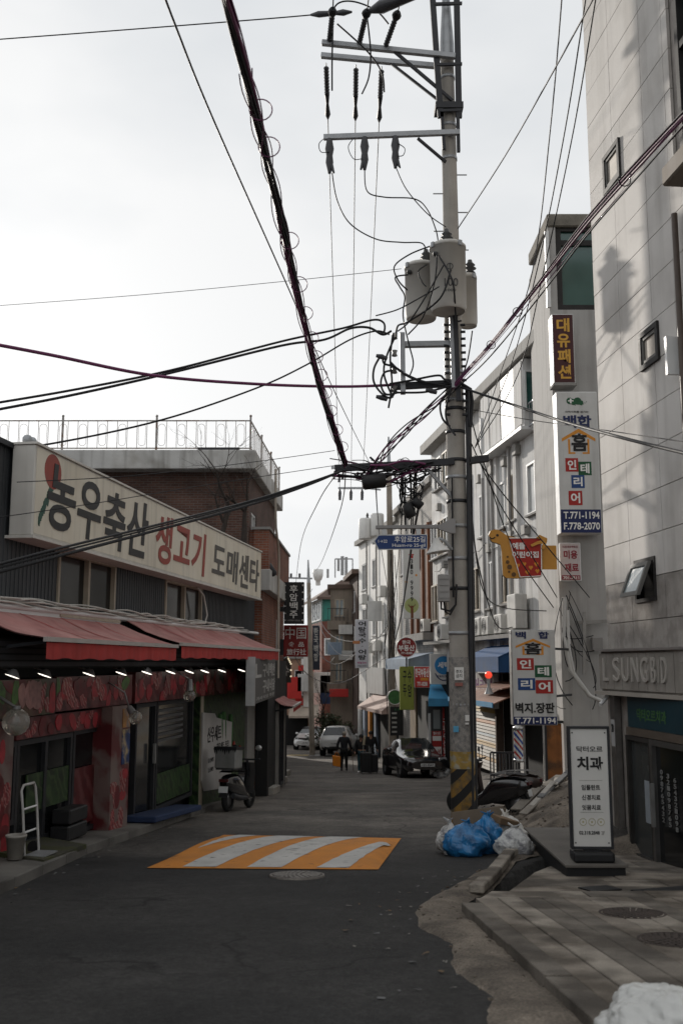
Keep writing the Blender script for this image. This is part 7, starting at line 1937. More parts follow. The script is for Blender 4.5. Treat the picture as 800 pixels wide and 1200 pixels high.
# far wooded shrub mass by the bend
LEAF = M('dark_evergreen_leaf', (.03, .04, .016), .7, .4, 3)
LEAF2 = M('brownish_leaf', (.06, .045, .025), .8, .4, 3)
def shrub(c, rx, rz, n, label, seed, mats=(LEAF, LEAF2)):
    rnd = random.Random(seed); c = Vector(c); t = T('shrub', label, 'shrub', c)
    tr = MB()
    for k in range(5):
        e = c + Vector((rnd.uniform(-.5, .5) * rx, rnd.uniform(-.4, .4) * rx, rz * rnd.uniform(.8, 1.4))); tr.tube([c, c.lerp(e, .5) + Vector((rnd.uniform(-.1, .1), 0, 0)), e], [.06, .04, .015], 5)
    tr.build('trunk', TRUNK, t)
    mb = MB()
    cl = [(Vector((rnd.gauss(0, .42) * rx, rnd.gauss(0, .4) * rx, rz * (.95 + rnd.gauss(0, .36)))), rnd.uniform(.25, .5) * rx) for _ in range(18)]
    for i in range(n):
        q, r = rnd.choice(cl); d = Vector((rnd.gauss(0, 1), rnd.gauss(0, 1), rnd.gauss(0, 1))).normalized()
        p = c + q + d * r * rnd.random() ** .4
        if p.z < c.z: continue
        s = rnd.uniform(.05, .11); a = Vector((rnd.uniform(-1, 1), rnd.uniform(-1, 1), rnd.uniform(-1, 1))).normalized(); b = a.orthogonal().normalized()
        mb.add([p - a * s, p + b * s * .5, p + a * s, p - b * s * .5], [(0, 1, 2, 3)], i % 3 == 0)
    mb.build('crown', list(mats), t)
q = P(389, 850, 62); shrub((q.x, 62, H(q.x, 62)), 1.15, 1.7, 2600, 'dark evergreen shrub behind the white car', 3)
q = P(401, 850, 63); shrub((q.x, 63, H(q.x, 63)), .9, 1.1, 1500, 'smaller brownish shrub right of the dark evergreen shrub', 4)
# road paint down the street
YP = M('worn_yellow_paint', (.36, .26, .10), .8, .3, 6, col2=(.09, .08, .07), f2=(.45, .62), s2=3)
WP = M('worn_white_paint', (.34, .33, .31), .8, .3, 6, col2=(.09, .085, .08), f2=(.45, .62), s2=3)
def strip(name, pts, m):
    MB().add([Vector((p.x, p.y, H(p.x, p.y) + .012)) for p in pts], [(0, 1, 2, 3)]).build(name, m, kind='structure')
for k in range(5):
    y0 = G(340, 886).y; a = -3.2 + k * 1.35
    strip('far_hump_stripe', [Vector((a, y0, 0)), Vector((a + 1.3, y0, 0)), Vector((a + 1.3, y0 + 1.6, 0)), Vector((a, y0 + 1.6, 0))], YP if k % 2 == 0 else WP)
q = G(420, 930); strip('white_dash', [q, q + Vector((1.2, 0, 0)), q + Vector((1.2, .12, 0)), q + Vector((0, .12, 0))], WP)

# rooftop clutter, extra fascia signs and slack wires in the far street
mb = MB()
for i, (px, py, d, w, h, m, lab) in enumerate(((392, 760, 64.5, .9, .8, LBAWN, 'pale blue shop board on the beige house'), (397, 812, 64.6, 1.2, .5, M('bright_red_sign', (.5, .03, .025)), 'red shop board low on the beige house'), (377, 800, 79, 1.4, 1.6, WHITEP, 'white shop board below the brick mansard house'), (384, 808, 79, 1.2, 2.2, BLUEM, 'blue shop board below the brick mansard house'), (344, 806, 71, 1.1, 1.5, M('bright_red_sign', (.5, .03, .025)), 'red vertical board on the peach corner shop'), (356, 800, 71, .9, 1.2, PANELW, 'white vertical board on the peach corner shop'), (439, 716, 55, .8, 1.1, PANELW, 'small white board high on the narrow white house'))):
    q = P(px, py, d); MB().box(q, (w, .15, h)).build('shop_board', m, label=lab, cat='sign', bevel=.015)
for i, pts in enumerate((((362, 700, 60), (385, 742, 56), (420, 752, 52), (457, 742, 50)), ((364, 715, 60), (395, 765, 55), (430, 760, 52), (458, 728, 50)), ((366, 760, 60), (390, 778, 58), (412, 770, 56), (440, 745, 53)), ((330, 735, 33), (360, 790, 45), (400, 800, 52), (452, 770, 50)), ((366, 690, 60), (350, 720, 50), (340, 760, 40), (333, 772, 33)), ((366, 735, 60), (378, 768, 60), (386, 776, 62), (392, 770, 65)))):
    wire('slack street wire in the far street, %s' % ('highest of those crossing to the second pole', 'second highest crossing to the second pole', 'reaching the narrow white house', 'starting at the red Chinese sign', 'falling left to the gabled bulb sign', 'short one to the beige house')[i], pts, .016, GREYW, 'slack wires in the far street')
bare_tree(P(380, 862, 63) , 1.6, 'bare street tree beside the dark evergreen shrub', 31, .8, 4)
# ================================================================== vehicles
TYRE = M('tyre_rubber', (.015, .015, .015), .8, .15, 8)
RIM = M('alloy_rim', (.35, .35, .36), .35, .1, 6, metal=.8)
CGLASS = M('car_glass', (.02, .022, .024), .05, .1, 2, spec=.8)
LAMPW = M('headlamp_lens', (.45, .46, .47), .15, .1, 4, spec=.7)
LAMPR = M('tail_lamp_red', (.30, .015, .012), .2, .1, 4)
CBLK = M('car_paint_black', (.010, .010, .011), .22, .1, 2, spec=.6, coat=1.0)
CWHT = M('car_paint_white', (.62, .62, .61), .3, .05, 2, coat=.8)
CTRIM = M('car_trim_black', (.02, .02, .021), .5)
PLATEM = M('licence_plate', (.62, .63, .62), .5, .05, 6)
def loft_car(name, label, prof, paint, loc, rz, front_glass, rear_glass, side, lamps, plate, W=.9, wheels=(.85, 3.6), wr=.32, seats=True):
    """prof: stations (y, half width, sill z, belt z, top z, roof half width); local -y is the front"""
    t = T(name, label, 'car', (0, 0, 0))
    L = prof[-1][0]
    rows = []
    for y, w, s, b, tp, rw in prof:
        rows.append([(w * .80, s), (w * .97, s + .10), (w, (s + b) * .52), (w * .985, b - .05), (max(rw, w * .93) if tp - b < .12 else w * .93, b + .01 if tp - b >= .12 else b + (tp - b) * .5), (rw, tp - .04 * (tp - b > .1)), (rw * .62, tp), (0, tp + .012)])
    g = []
    for (y, *_), r in zip(prof, rows):
        ring = [Vector((-x, y - L / 2, z)) for x, z in r] + [Vector((x, y - L / 2, z)) for x, z in r[::-1][1:]]
        g.append(ring)
    mb = MB().sheet(g)
    mb.add(g[0], [tuple(range(len(g[0])))]); mb.add(g[-1], [tuple(range(len(g[-1])))[::-1]])
    body = mb.build('body', paint, t)
    m = body.modifiers.new('smooth', 'SUBSURF'); m.levels = m.render_levels = 2
    def q(y, k, side_, out=.0):
        for (a, ra), (b, rb) in zip(zip([p[0] for p in prof], rows), list(zip([p[0] for p in prof], rows))[1:]):
            if a <= y <= b:
                f = (y - a) / (b - a); x = ra[k][0] + (rb[k][0] - ra[k][0]) * f; z = ra[k][1] + (rb[k][1] - ra[k][1]) * f
                return Vector((side_ * (x + out), y - L / 2, z))
    def glass(nm, ya, yb, ka=4, kb=5, side_=1, out=.012):
        mb = MB(); n = 5; gr = []
        for i in range(n + 1):
            y = ya + (yb - ya) * i / n
            lo, hi = q(y, ka, side_, out), q(y, kb, side_, out)
            gr.append([lo.lerp(hi, .12), lo.lerp(hi, .5), lo.lerp(hi, .86)])
        mb.sheet(gr); return mb.build(nm, CGLASS, t)
    for s in (-1, 1):
        for ya, yb in side: glass('side_window', ya, yb, 4, 5, s)
    for nm, (ya, yb, fw) in (('windscreen', front_glass), ('rear_window', rear_glass)):
        mb = MB(); gr = []
        for i in range(5):
            y = ya + (yb - ya) * i / 4
            e = q(y, 6, 1); c = q(y, 7, 1); w_ = fw[0] + (fw[1] - fw[0]) * i / 4
            gr.append([Vector((w_ * s, e.y - .004 * abs(s), c.z + (e.z - c.z) * abs(s) * .6 + .016)) for s in (-1, -.5, 0, .5, 1)])
        mb.sheet(gr); mb.build(nm, CGLASS, t)
    for y in wheels:
        for s in (-1, 1):
            c = Vector((s * (W - .14), y - L / 2, wr))
            o = MB().lathe([(wr * .62, -.10), (wr * .95, -.10), (wr, -.07), (wr, .07), (wr * .95, .10), (wr * .62, .10)], c, 22, axis=Vector((s, 0, 0))).build('wheel', TYRE, t)
            mb = MB().lathe([(0, .085), (wr * .2, .09), (wr * .58, .075), (wr * .64, .095)], c, 20, axis=Vector((s, 0, 0)))
            mb.build('rim', RIM, o)
            MB().lathe([(wr * 1.14, -.12), (wr * 1.14, .13)], c, 22, axis=Vector((s, 0, 0))).build('wheel_arch', CTRIM, t)
    for nm, m_, boxes_ in lamps:
        for b in boxes_:
            for s in (-1, 1):
                mb = MB(); x0, x1, y0, y1, z0, z1, sl = b
                c = [Vector((s * x, y - L / 2 + (sl if x == x1 else 0), z)) for z in (z0, z1) for x, y in ((x0, y0), (x1, y0), (x1, y1), (x0, y1))]
                if s < 0: c = [c[i] for i in (1, 0, 3, 2, 5, 4, 7, 6)]
                mb.hexa(c); mb.build(nm, m_, t, bevel=.015)
    py, pz, sgn = plate
    mb = MB().box((0, py - L / 2, pz), (.52, .02, .11)); o = mb.build('licence_plate', PLATEM, t)
    fr = Fr((0, py - L / 2 + sgn * .011), (1 if sgn < 0 else -1, 0))
    fr.geo(MB(), '123 4567', -.21, .21, pz - .035, pz + .035, .001, .02, .002).build('lettering', INK, o)
    for s in (-1, 1):
        y = side[0][0] + .25; b = q(y, 4, s)
        MB().ball(b + Vector((s * .12, -.02, .06)), .1, (1.1, .6, .75), 10).build('mirror', paint, t)
    zg = H(loc[0], loc[1]); sl = (H(loc[0], loc[1] + 1) - H(loc[0], loc[1] - 1)) / 2
    t.location = (loc[0], loc[1], zg + .01); t.rotation_euler = (math.atan(sl) * math.cos(rz), -math.atan(sl) * math.sin(rz), rz)
    return t
SED = [(0, .60, .30, .50, .60, .45), (.10, .76, .22, .58, .68, .60), (.35, .86, .20, .66, .76, .68), (.95, .90, .20, .76, .88, .72), (1.45, .91, .20, .84, .97, .72), (1.9, .91, .20, .90, 1.22, .64), (2.35, .91, .20, .92, 1.41, .56), (2.9, .91, .20, .94, 1.44, .56), (3.4, .90, .20, .96, 1.38, .56), (3.95, .88, .22, .97, 1.15, .60), (4.35, .84, .25, .95, 1.04, .66), (4.55, .74, .32, .86, .98, .60), (4.62, .6, .4, .7, .8, .5)]
bc = P(479, 890, 40.0)
black = loft_car('parked_car', 'black sedan parked facing the camera at the right kerb', SED, CBLK, (bc.x + .13, 39.4), R(9), (1.5, 2.30, (.66, .50)), (3.5, 4.2, (.5, .6)), [(1.95, 2.75), (2.8, 3.6)],
    [('headlight', LAMPW, [(.46, .80, .06, .34, .60, .72, .24)]), ('grille', CTRIM, [(.0, .42, .015, .1, .36, .56, .06)]), ('fog_lamp', CTRIM, [(.52, .74, .04, .2, .30, .40, .12)]), ('bumper_strip', M('chrome_line', (.5, .45, .42), .2, metal=.8), [(.1, .7, .02, .1, .235, .25, .10)])], (.0 - .005, .47, -1))
SUVP = [(0, .62, .4, .75, .85, .5), (.12, .80, .3, .85, .98, .66), (.7, .90, .28, .98, 1.08, .74), (1.2, .93, .28, 1.04, 1.16, .74), (1.75, .93, .28, 1.06, 1.58, .66), (2.2, .93, .28, 1.07, 1.68, .64), (3.2, .93, .28, 1.08, 1.70, .64), (3.9, .92, .28, 1.08, 1.68, .63), (4.16, .91, .3, 1.06, 1.62, .62), (4.38, .88, .36, 1.0, 1.10, .74), (4.45, .8, .42, .9, 1.02, .66), (4.5, .68, .5, .8, .9, .5)]
wc_ = P(391, 875, 60)
loft_car('parked_car', 'white sport utility car seen from behind beyond the walking man', SUVP, CWHT, (wc_.x + .35, 60.5), R(172), (1.3, 1.95, (.68, .60)), (4.17, 4.36, (.56, .68)), [(1.85, 2.7), (2.75, 3.55), (3.6, 3.95)],
    [('tail_lamp', LAMPR, [(.62, .86, 4.30, 4.42, .82, 1.02, -.06)]), ('bumper_skirt', CTRIM, [(0, .72, 4.42, 4.52, .40, .56, -.05)]), ('headlight', LAMPW, [(.5, .8, .06, .25, .78, .92, .2)])], (4.52, .72, 1), W=.93, wheels=(.8, 3.6), wr=.36)
wc_ = P(365, 868, 68)
loft_car('parked_car', 'white car with a dark bonnet parked left of the white sport utility car', SED, CWHT, (wc_.x, 68.0), R(-8), (1.5, 2.30, (.66, .50)), (3.5, 4.2, (.5, .6)), [(1.95, 2.75), (2.8, 3.6)],
    [('headlight', LAMPW, [(.46, .80, .06, .34, .60, .72, .24)]), ('bonnet_film', CBLK, [(.0, .70, .0, .5, .36, .78, .2)])], (-.02, .47, -1))
wc_ = P(354.5, 865, 74)
loft_car('parked_car', 'grey car farthest back in the row of parked cars', SED, M('car_paint_grey', (.14, .15, .16), .3, .05, coat=.8), (wc_.x, 74.5), R(-8), (1.5, 2.30, (.66, .50)), (3.5, 4.2, (.5, .6)), [(1.95, 2.75), (2.8, 3.6)],
    [('headlight', LAMPW, [(.46, .80, .06, .34, .60, .72, .24)])], (-.02, .47, -1))

# scooters
def scooter(name, label, loc, rz, box=True, body=CBLK):
    """local -y is the rear"""
    t = T(name, label, 'scooter', (0, 0, 0))
    for y in (-.62, .62):
        o = MB().lathe([(.15, -.05), (.22, -.055), (.25, -.02), (.25, .02), (.22, .055), (.15, .05)], (0, y, .25), 20, axis=Vector((1, 0, 0))).build('wheel', TYRE, t)
        MB().lathe([(0, -.03), (.15, -.035), (.15, .035), (0, .03)], (0, y, .25), 14, axis=Vector((1, 0, 0))).build('rim', RIM, o)
    mb = MB().sheet([[Vector((x * w, y, z0 + (z1 - z0) * k)) for x, k in ((-.7, 0), (-1, .3), (-.95, .75), (-.5, 1), (.5, 1), (.95, .75), (1, .3), (.7, 0))] for y, w, z0, z1 in ((-.92, .08, .55, .66), (-.8, .15, .42, .76), (-.45, .18, .32, .78), (-.1, .17, .24, .74), (.05, .16, .2, .45), (.3, .17, .2, .32), (.42, .18, .22, .36))]); mb.build('body', body, t).modifiers.new('smooth', 'SUBSURF').levels = 2
    mb = MB().sheet([[Vector((x * w, y, z)) for x in (-1, -.6, 0, .6, 1)] for y, w, z in ((-.85, .13, .80), (-.6, .17, .84), (-.2, .17, .82), (.05, .12, .78))]); mb.sheet([[Vector((x * w, y, z)) for x in (-1, 1)] for y, w, z in ((-.85, .13, .74), (.05, .12, .70))]); mb.build('seat', BLACK, t)
    mb = MB().sheet([[Vector((x * .2, y + abs(x) * -.10, z)) for x in (-1, -.5, 0, .5, 1)] for y, z in ((.42, .25), (.46, .5), (.50, .8), (.44, .98))]); mb.build('leg_shield', body, t)
    mb = MB().tube([Vector((0, .6, .26)), Vector((0, .52, .6)), Vector((0, .42, 1.02))], .03, 8); mb.build('fork', DSTEEL, t)
    mb = MB().tube([Vector((-.34, .30, 1.06)), Vector((-.15, .42, 1.04)), Vector((.15, .42, 1.04)), Vector((.34, .30, 1.06))], .018, 8); mb.build('handlebar', DSTEEL, t)
    for s in (-1, 1):
        MB().tube([Vector((s * .24, .36, 1.05)), Vector((s * .27, .36, 1.24))], .008, 5).build('mirror_stem', DSTEEL, t)
        mb = MB().ball((s * .28, .36, 1.29), .07, (1.1, .35, .9), 10); mb.build('mirror', ALU if s > 0 else DSTEEL, t)
    MB().box((0, -.90, .46), (.2, .012, .13), rx=-.2).build('licence_plate', PLATEM, t)
    MB().box((0, -.89, .64), (.2, .05, .06)).build('tail_lamp', M('dull_tail_lamp', (.07, .008, .008), .4), t)
    MB().tube([Vector((.18, .0, .25)), Vector((.2, -.5, .28)), Vector((.2, -.85, .34))], [.04, .06, .055], 10).build('exhaust', DSTEEL, t)
    mb = MB().sheet([[Vector((x * .09, y, z)) for x in (-1, 0, 1)] for y, z in ((-.92, .30), (-.8, .46), (-.6, .53), (-.42, .48))]); mb.build('rear_mudguard', CTRIM, t)
    if box:
        MB().box((0, -.66, 1.08), (.46, .42, .40)).build('delivery_box', M('delivery_box_white', (.21, .21, .2), .5, .15, 4, streak=.3), t, bevel=.02)
        mb = MB().box((0, -.66, 1.30), (.50, .46, .05)); 
        for i in range(11):
            x = -.23 + i * .046; l = random.uniform(.04, .16); mb.add([Vector((x - .03, -.885, 1.29)), Vector((x + .03, -.885, 1.29)), Vector((x, -.888, 1.28 - l))], [(0, 1, 2)])
        mb.build('torn_black_cover', BLACK, t)
        MB().box((0, -.66, .87), (.4, .4, .03)).build('rack', DSTEEL, t)
    zg = H(loc[0], loc[1]); sl = -.0676
    t.location = (loc[0], loc[1], zg + (.0)); t.rotation_euler = (math.atan(sl) * math.cos(rz), 0, rz)
    return t
q = G(274, 952)
sc1 = scooter('delivery_scooter', 'black delivery scooter with a white box under a torn black cover', (q.x + .02, q.y + .75), R(-16))
q = P(574, 920, 20.2)
sc2 = scooter('parked_scooter', 'black scooter parked on the dirt behind the utility pole', (q.x, 20.6), R(62), False)
q = P(590, 930, 21.2); sc3 = scooter('parked_scooter', 'second black scooter, farther back towards the iron railing', (q.x, 21.8), R(75), False, M('scooter_brown', (.03, .018, .015), .35, coat=.6))

# ================================================================== people
SKIN = M('skin', (.36, .21, .15), .6, .08, 8)
def person(label, loc, rz, top, bottom, hair, pose, h=1.7, shoe=BLACK, coat_len=.0):
    """local +y is where the person faces"""
    t = T('person', label, 'person', (0, 0, 0))
    J = dict(pelvis=(0, 0, .52), chest=(0, .02, .72), neck=(0, .01, .82), head=(0, .03, .89), crown=(0, .02, .95))
    for s, n in ((-1, 'l'), (1, 'r')):
        J['hip' + n] = (s * .05, 0, .51); J['sh' + n] = (s * .105, 0, .80)
    J.update(pose)
    V = {k: Vector(v) * h for k, v in J.items()}
    def skin(name, mat, names, edges, rad, root):
        me = bpy.data.meshes.new(name)
        idx = {n: i for i, n in enumerate(names)}
        me.from_pydata([V[n] for n in names], [(idx[a], idx[b]) for a, b in edges], [])
        me.materials.append(mat)
        o = bpy.data.objects.new(name, me); COL.objects.link(o); o.parent = t
        m = o.modifiers.new('skin', 'SKIN'); m.use_smooth_shade = True
        for n, i in idx.items():
            r = rad[n] * h; me.skin_vertices[0].data[i].radius = (r, r * (.72 if n in ('chest', 'pelvis', 'waist') else 1)); me.skin_vertices[0].data[i].use_root = n == root
        s = o.modifiers.new('sub', 'SUBSURF'); s.levels = s.render_levels = 2
        return o
    V['waist'] = V['pelvis'].lerp(V['chest'], .45)
    legs = [(n + s) for s in 'lr' for n in ('hip', 'kn', 'an', 'to')]
    arms = [(n + s) for s in 'lr' for n in ('sh', 'el', 'wr', 'ha')]
    E = [('pelvis', 'waist'), ('waist', 'chest'), ('chest', 'neck'), ('neck', 'head'), ('head', 'crown')]
    for s in 'lr': E += [('pelvis', 'hip' + s), ('hip' + s, 'kn' + s), ('kn' + s, 'an' + s), ('an' + s, 'to' + s), ('chest', 'sh' + s), ('sh' + s, 'el' + s), ('el' + s, 'wr' + s), ('wr' + s, 'ha' + s)]
    rad = dict(pelvis=.075, waist=.075, chest=.082, neck=.032, head=.050, crown=.042)
    for s in 'lr': rad.update({'hip' + s: .052, 'kn' + s: .032, 'an' + s: .021, 'to' + s: .018, 'sh' + s: .034, 'el' + s: .026, 'wr' + s: .018, 'ha' + s: .018})
    skin('body', SKIN, ['pelvis', 'waist', 'chest', 'neck', 'head', 'crown'] + legs + arms, E, rad, 'pelvis')
    r2 = {k: v * 1.22 + .006 for k, v in rad.items()}; r2['neck'] = .042
    V['hem'] = V['pelvis'] - Vector((0, 0, coat_len * h))
    up = ['pelvis', 'waist', 'chest', 'neck'] + [n + s for s in 'lr' for n in ('sh', 'el', 'wr')] + ['hem']
    r2['hem'] = .085; r2['pelvis'] = .092; r2['waist'] = .096; r2['chest'] = .104
    skin('jacket', top, up, [e for e in E if e[0] in up and e[1] in up] + [('pelvis', 'hem')], r2, 'pelvis')
    dn = ['pelvis'] + [n + s for s in 'lr' for n in ('hip', 'kn', 'an')]
    skin('trousers', bottom, dn, [e for e in E if e[0] in dn and e[1] in dn], {**r2, 'pelvis': .08, 'hipl': .06, 'hipr': .06, 'anl': .032, 'anr': .032}, 'pelvis')
    for s in 'lr':
        a, b = V['an' + s], V['to' + s]
        mb = MB().tube([a + Vector((0, -.04, -.02)), a.lerp(b, .5) + Vector((0, 0, -.015)), b + Vector((0, .02, -.005))], [.045, .05, .035], 8)
        o = mb.build('shoe', shoe, None); o.parent = t; o.location = o.location
        for k, c in (('ha', SKIN),):
            p = V['ha' + s]; d = (V['ha' + s] - V['wr' + s]).normalized()
            hm = MB()
            sd = d.cross(Vector((0, 1, 0)));  sd = sd.normalized() if sd.length > .1 else Vector((0, 1, 0))
            for f in range(4): hm.tube([p + Vector((0, .012 * (f - 1.5) * 1.6, 0)), p + d * .04 + Vector((0, .012 * (f - 1.5) * 1.6, 0)), p + d * (.07 - .006 * abs(f - 1.4)) + Vector((0, .02 * (f - 1.5), .0))], [.010, .009, .007], 5)
            hm.tube([p - d * .01 + Vector((0, .03, 0)), p + d * .02 + Vector((0, .05, 0)), p + d * .045 + Vector((0, .05, 0))], [.011, .010, .008], 5)
            hm.build('fingers', SKIN, t)
    hd = V['head']
    for s in (-1, 1):
        MB().ball(hd + Vector((s * .03, .073, .02)), .010, n=8).build('eye', INK, t)
        MB().ball(hd + Vector((s * .083, 0, .0)), .02, (.4, .7, 1.2), 8).build('ear', SKIN, t)
    MB().tube([hd + Vector((0, .08, .02)), hd + Vector((0, .105, -.012)), hd + Vector((0, .08, -.02))], [.008, .016, .01], 6).build('nose', SKIN, t)
    MB().ball(hd + Vector((0, .08, -.045)), .018, (1.3, .4, .35), 8).build('mouth', M('lips', (.28, .1, .08), .6), t)
    mb = MB(); hair(mb, hd)
    mb.build('hair', M('hair_' + label.split()[0], pose_hair.get(label, (.012, .010, .009)), .6, .2, 20), t)
    t.location = (loc[0], loc[1], H(loc[0], loc[1])); t.rotation_euler = (0, 0, rz)
    return t, V
pose_hair = {}
def short_hair(mb, hd): mb.ball(hd + Vector((0, -.015, .045)), .105, (.86, 1.0, .95), 14, jit=.06)
def long_hair(mb, hd): 
    mb.ball(hd + Vector((0, -.02, .04)), .108, (.9, 1, .95), 14, jit=.06); mb.ball(hd + Vector((0, -.06, -.09)), .10, (.95, .55, 1.5), 12, jit=.1)
walk = dict(knl=(-.055, .03, .28), anl=(-.06, -.03, .045), tol=(-.06, .06, .02), knr=(.055, .02, .28), anr=(.065, .02, .04), tor=(.07, .11, .018),
            ell=(-.16, -.02, .64), wrl=(-.185, .02, .49), hal=(-.19, .03, .455), elr=(.155, -.01, .64), wrr=(.185, .09, .52), har=(.19, .11, .49))
stand = dict(knl=(-.05, .015, .28), anl=(-.055, 0, .04), tol=(-.06, .085, .018), knr=(.05, .015, .28), anr=(.055, 0, .04), tor=(.065, .085, .018),
             ell=(-.15, -.01, .65), wrl=(-.16, .05, .52), hal=(-.16, .07, .49), elr=(.15, -.01, .65), wrr=(.15, .06, .52), har=(.15, .08, .49))
JK = M('dark_navy_jacket', (.014, .015, .019), .85, .2, 6, bump=.2, bscale=15); TR = M('black_trousers', (.012, .012, .012), .85, .2, 6)
q = P(403, 898, 44)
pose_hair['grey haired person in a dark jacket walking away with an orange bag and a cane'] = (.30, .26, .22)
man, MV = person('grey haired person in a dark jacket walking away with an orange bag and a cane', (q.x, 44.0), R(-6), JK, TR, short_hair, walk, 1.70, coat_len=.05)
rot = Matrix.Rotation(R(-6), 3, 'Z'); base = Vector(man.location)
hl, hr = base + rot @ MV['hal'], base + rot @ MV['har']
bag = T('shopping_bag', 'orange shopping bag hanging from the left hand of the walking person', 'bag', hl - Z * .6)
ORB = M('orange_bag', (.75, .24, .015), .55, .12, 6, bump=.3, bscale=14)
c = hl - Z * .36
mb = MB(); c8 = []
for zz, w in ((-.24, .17), (.20, .19)):
    for sx_, sy in ((-1, -1), (1, -1), (1, 1), (-1, 1)): c8.append(c + Vector((sx_ * w, sy * .07, zz - .03 * sx_)))
mb.hexa(c8); mb.build('bag_body', ORB, bag, bevel=.03, seg=2)
MB().tube([c + Vector((-.1, 0, .18)), hl + Vector((-.03, 0, -.01)), hl + Vector((.03, 0, -.01)), c + Vector((.1, 0, .18))], .012, 6).build('handle', ORB, bag)
cn_ = T('walking_cane', 'thin walking cane in the right hand of the walking person', 'cane', (hr.x, hr.y, H(hr.x, hr.y)))
ft = Vector((hr.x + .06, hr.y + .05, H(hr.x, hr.y + .05))); MB().tube([ft, hr + Vector((0, 0, .05)), hr + Vector((0, -.03, .09)), hr + Vector((0, -.09, .08))], .012, 6).build('shaft', M('cane_wood', (.12, .07, .04), .5), cn_)
q = P(423, 903, 42.2)
TEAL = M('teal_trousers', (.02, .06, .075), .8, .15, 5)
person('person in a black top and teal trousers carrying a cream bag beside the suitcase', (q.x, 42.2), R(172), M('black_top', (.016, .015, .016), .85), TEAL, long_hair, stand, 1.60, WHITEL)
q = P(434, 900, 42.8)
person('person all in black wearing a cap, standing behind the black suitcase', (q.x, 42.8), R(188), M('black_coat', (.010, .010, .011), .85), TR, short_hair, stand, 1.74, coat_len=.10)
q = P(427, 880, 42.0)
t = T('shoulder_bag', 'cream shoulder bag on the person in teal trousers', 'bag', P(423, 884, 42.0))
b0 = P(426.5, 868, 41.95); mb = MB().box(b0, (.10, .1, .42), ry=.15); mb.build('bag_body', M('cream_cloth', (.42, .36, .26), .8), t, bevel=.03)
MB().tube([b0 + Vector((0, 0, .2)), b0 + Vector((-.03, .05, .42)), b0 + Vector((-.1, .1, .45))], .012, 5).build('strap', M('cream_cloth', (.42, .36, .26)), t)
def suitcase(px, d, w, h, label, m):
    q = P(px, 905, d); z0 = H(q.x, d); t = T('suitcase', label, 'suitcase', (q.x, d, z0))
    MB().box((q.x, d, z0 + .06 + h / 2), (w, .26, h), rz=.1).build('shell', m, t, bevel=.04, seg=3)
    for s in (-1, 1):
        MB().beam((q.x + s * w * .25, d + .1, z0 + h), (q.x + s * w * .25, d + .1, z0 + h + .32), .02, .02, up=Vector((1, 0, 0))).build('handle_tube', ALU, t)
        for e in (-1, 1): MB().cyl((q.x + s * w * .4 - .015, d + e * .09, z0 + .03), (q.x + s * w * .4 + .015, d + e * .09, z0 + .03), .03, n=10).build('caster', BLACK, t)
    MB().beam((q.x - w * .28, d + .1, z0 + h + .33), (q.x + w * .28, d + .1, z0 + h + .33), .03, .03).build('grip', BLACK, t)
    for k in range(4): MB().box((q.x - w * .33 + k * w * .22, d - .135, z0 + .06 + h / 2), (.02, .012, h * .86), rz=.1).build('rib', m, t)
SUIT = M('suitcase_black', (.013, .013, .014), .45, .15, 5)
suitcase(429, 41.4, .46, .78, 'large black suitcase, the left one in front of the two people', SUIT)
suitcase(437, 41.7, .40, .70, 'black suitcase, the right one next to the parked sedan', M('suitcase_charcoal', (.02, .02, .022), .45))

# ================================================================== rubbish at the pole and on the bank
def bag_mesh(c, r, sc, seed, n=56, crump=.16, knot=True):
    rnd = random.Random(seed); mb = MB(); vs = []; m = n // 2; off = Vector((seed * 3.1, seed * 1.7, 0)); fs = []
    c = Vector(c)
    for i in range(m + 1):
        th = math.pi * i / m
        for j in range(n):
            ph = 2 * math.pi * j / n
            d = Vector((math.sin(th) * math.cos(ph), math.sin(th) * math.sin(ph), math.cos(th)))
            k = 1 + crump * noise.noise(d * 1.6 + off) * 1.6 + crump * (abs(noise.noise(d * 4.2 + off)) * 1.0 - .3) + crump * .45 * (abs(noise.noise(d * 10 + off)) - .25)
            k += crump * .55 * (abs(math.sin(5.5 * ph + 3.0 * noise.noise(d * 1.8 + off))) - .6) * (.25 + .75 * max(0, d.z + .2)) * math.sin(th)
            p = Vector((d.x * sc[0], d.y * sc[1], d.z * sc[2])) * r * k
            if d.z > .75 and knot: p.z += (d.z - .75) * r * .6; p.x *= 1 - (d.z - .75) * 1.6; p.y *= 1 - (d.z - .75) * 1.6
            p.z = max(p.z, -r * sc[2] * .72)
            vs.append(c + p)
    for i in range(m):
        for j in range(n): fs.append((i * n + j, (i + 1) * n + j, (i + 1) * n + (j + 1) % n, i * n + (j + 1) % n))
    mb.add(vs, fs, 0, True)
    return mb
def crinkle(m, sc=9, st=.45):
    N, L, b = nodes_of(m)
    tc = N.new('ShaderNodeTexCoord'); v = N.new('ShaderNodeTexVoronoi'); v.feature = 'DISTANCE_TO_EDGE'; v.inputs['Scale'].default_value = sc
    n = N.new('ShaderNodeTexNoise'); n.inputs['Scale'].default_value = sc * .5; n.inputs['Detail'].default_value = 3; L.new(tc.outputs['Object'], n.inputs['Vector'])
    a = N.new('ShaderNodeMixRGB'); a.blend_type = 'ADD'; a.inputs[0].default_value = .25; L.new(tc.outputs['Object'], a.inputs[1]); L.new(n.outputs['Color'], a.inputs[2]); L.new(a.outputs[0], v.inputs['Vector'])
    bp = N.new('ShaderNodeBump'); bp.inputs['Strength'].default_value = st; bp.inputs['Distance'].default_value = .04
    L.new(v.outputs['Distance'], bp.inputs['Height']); L.new(bp.outputs[0], b.inputs['Normal'])
    return m
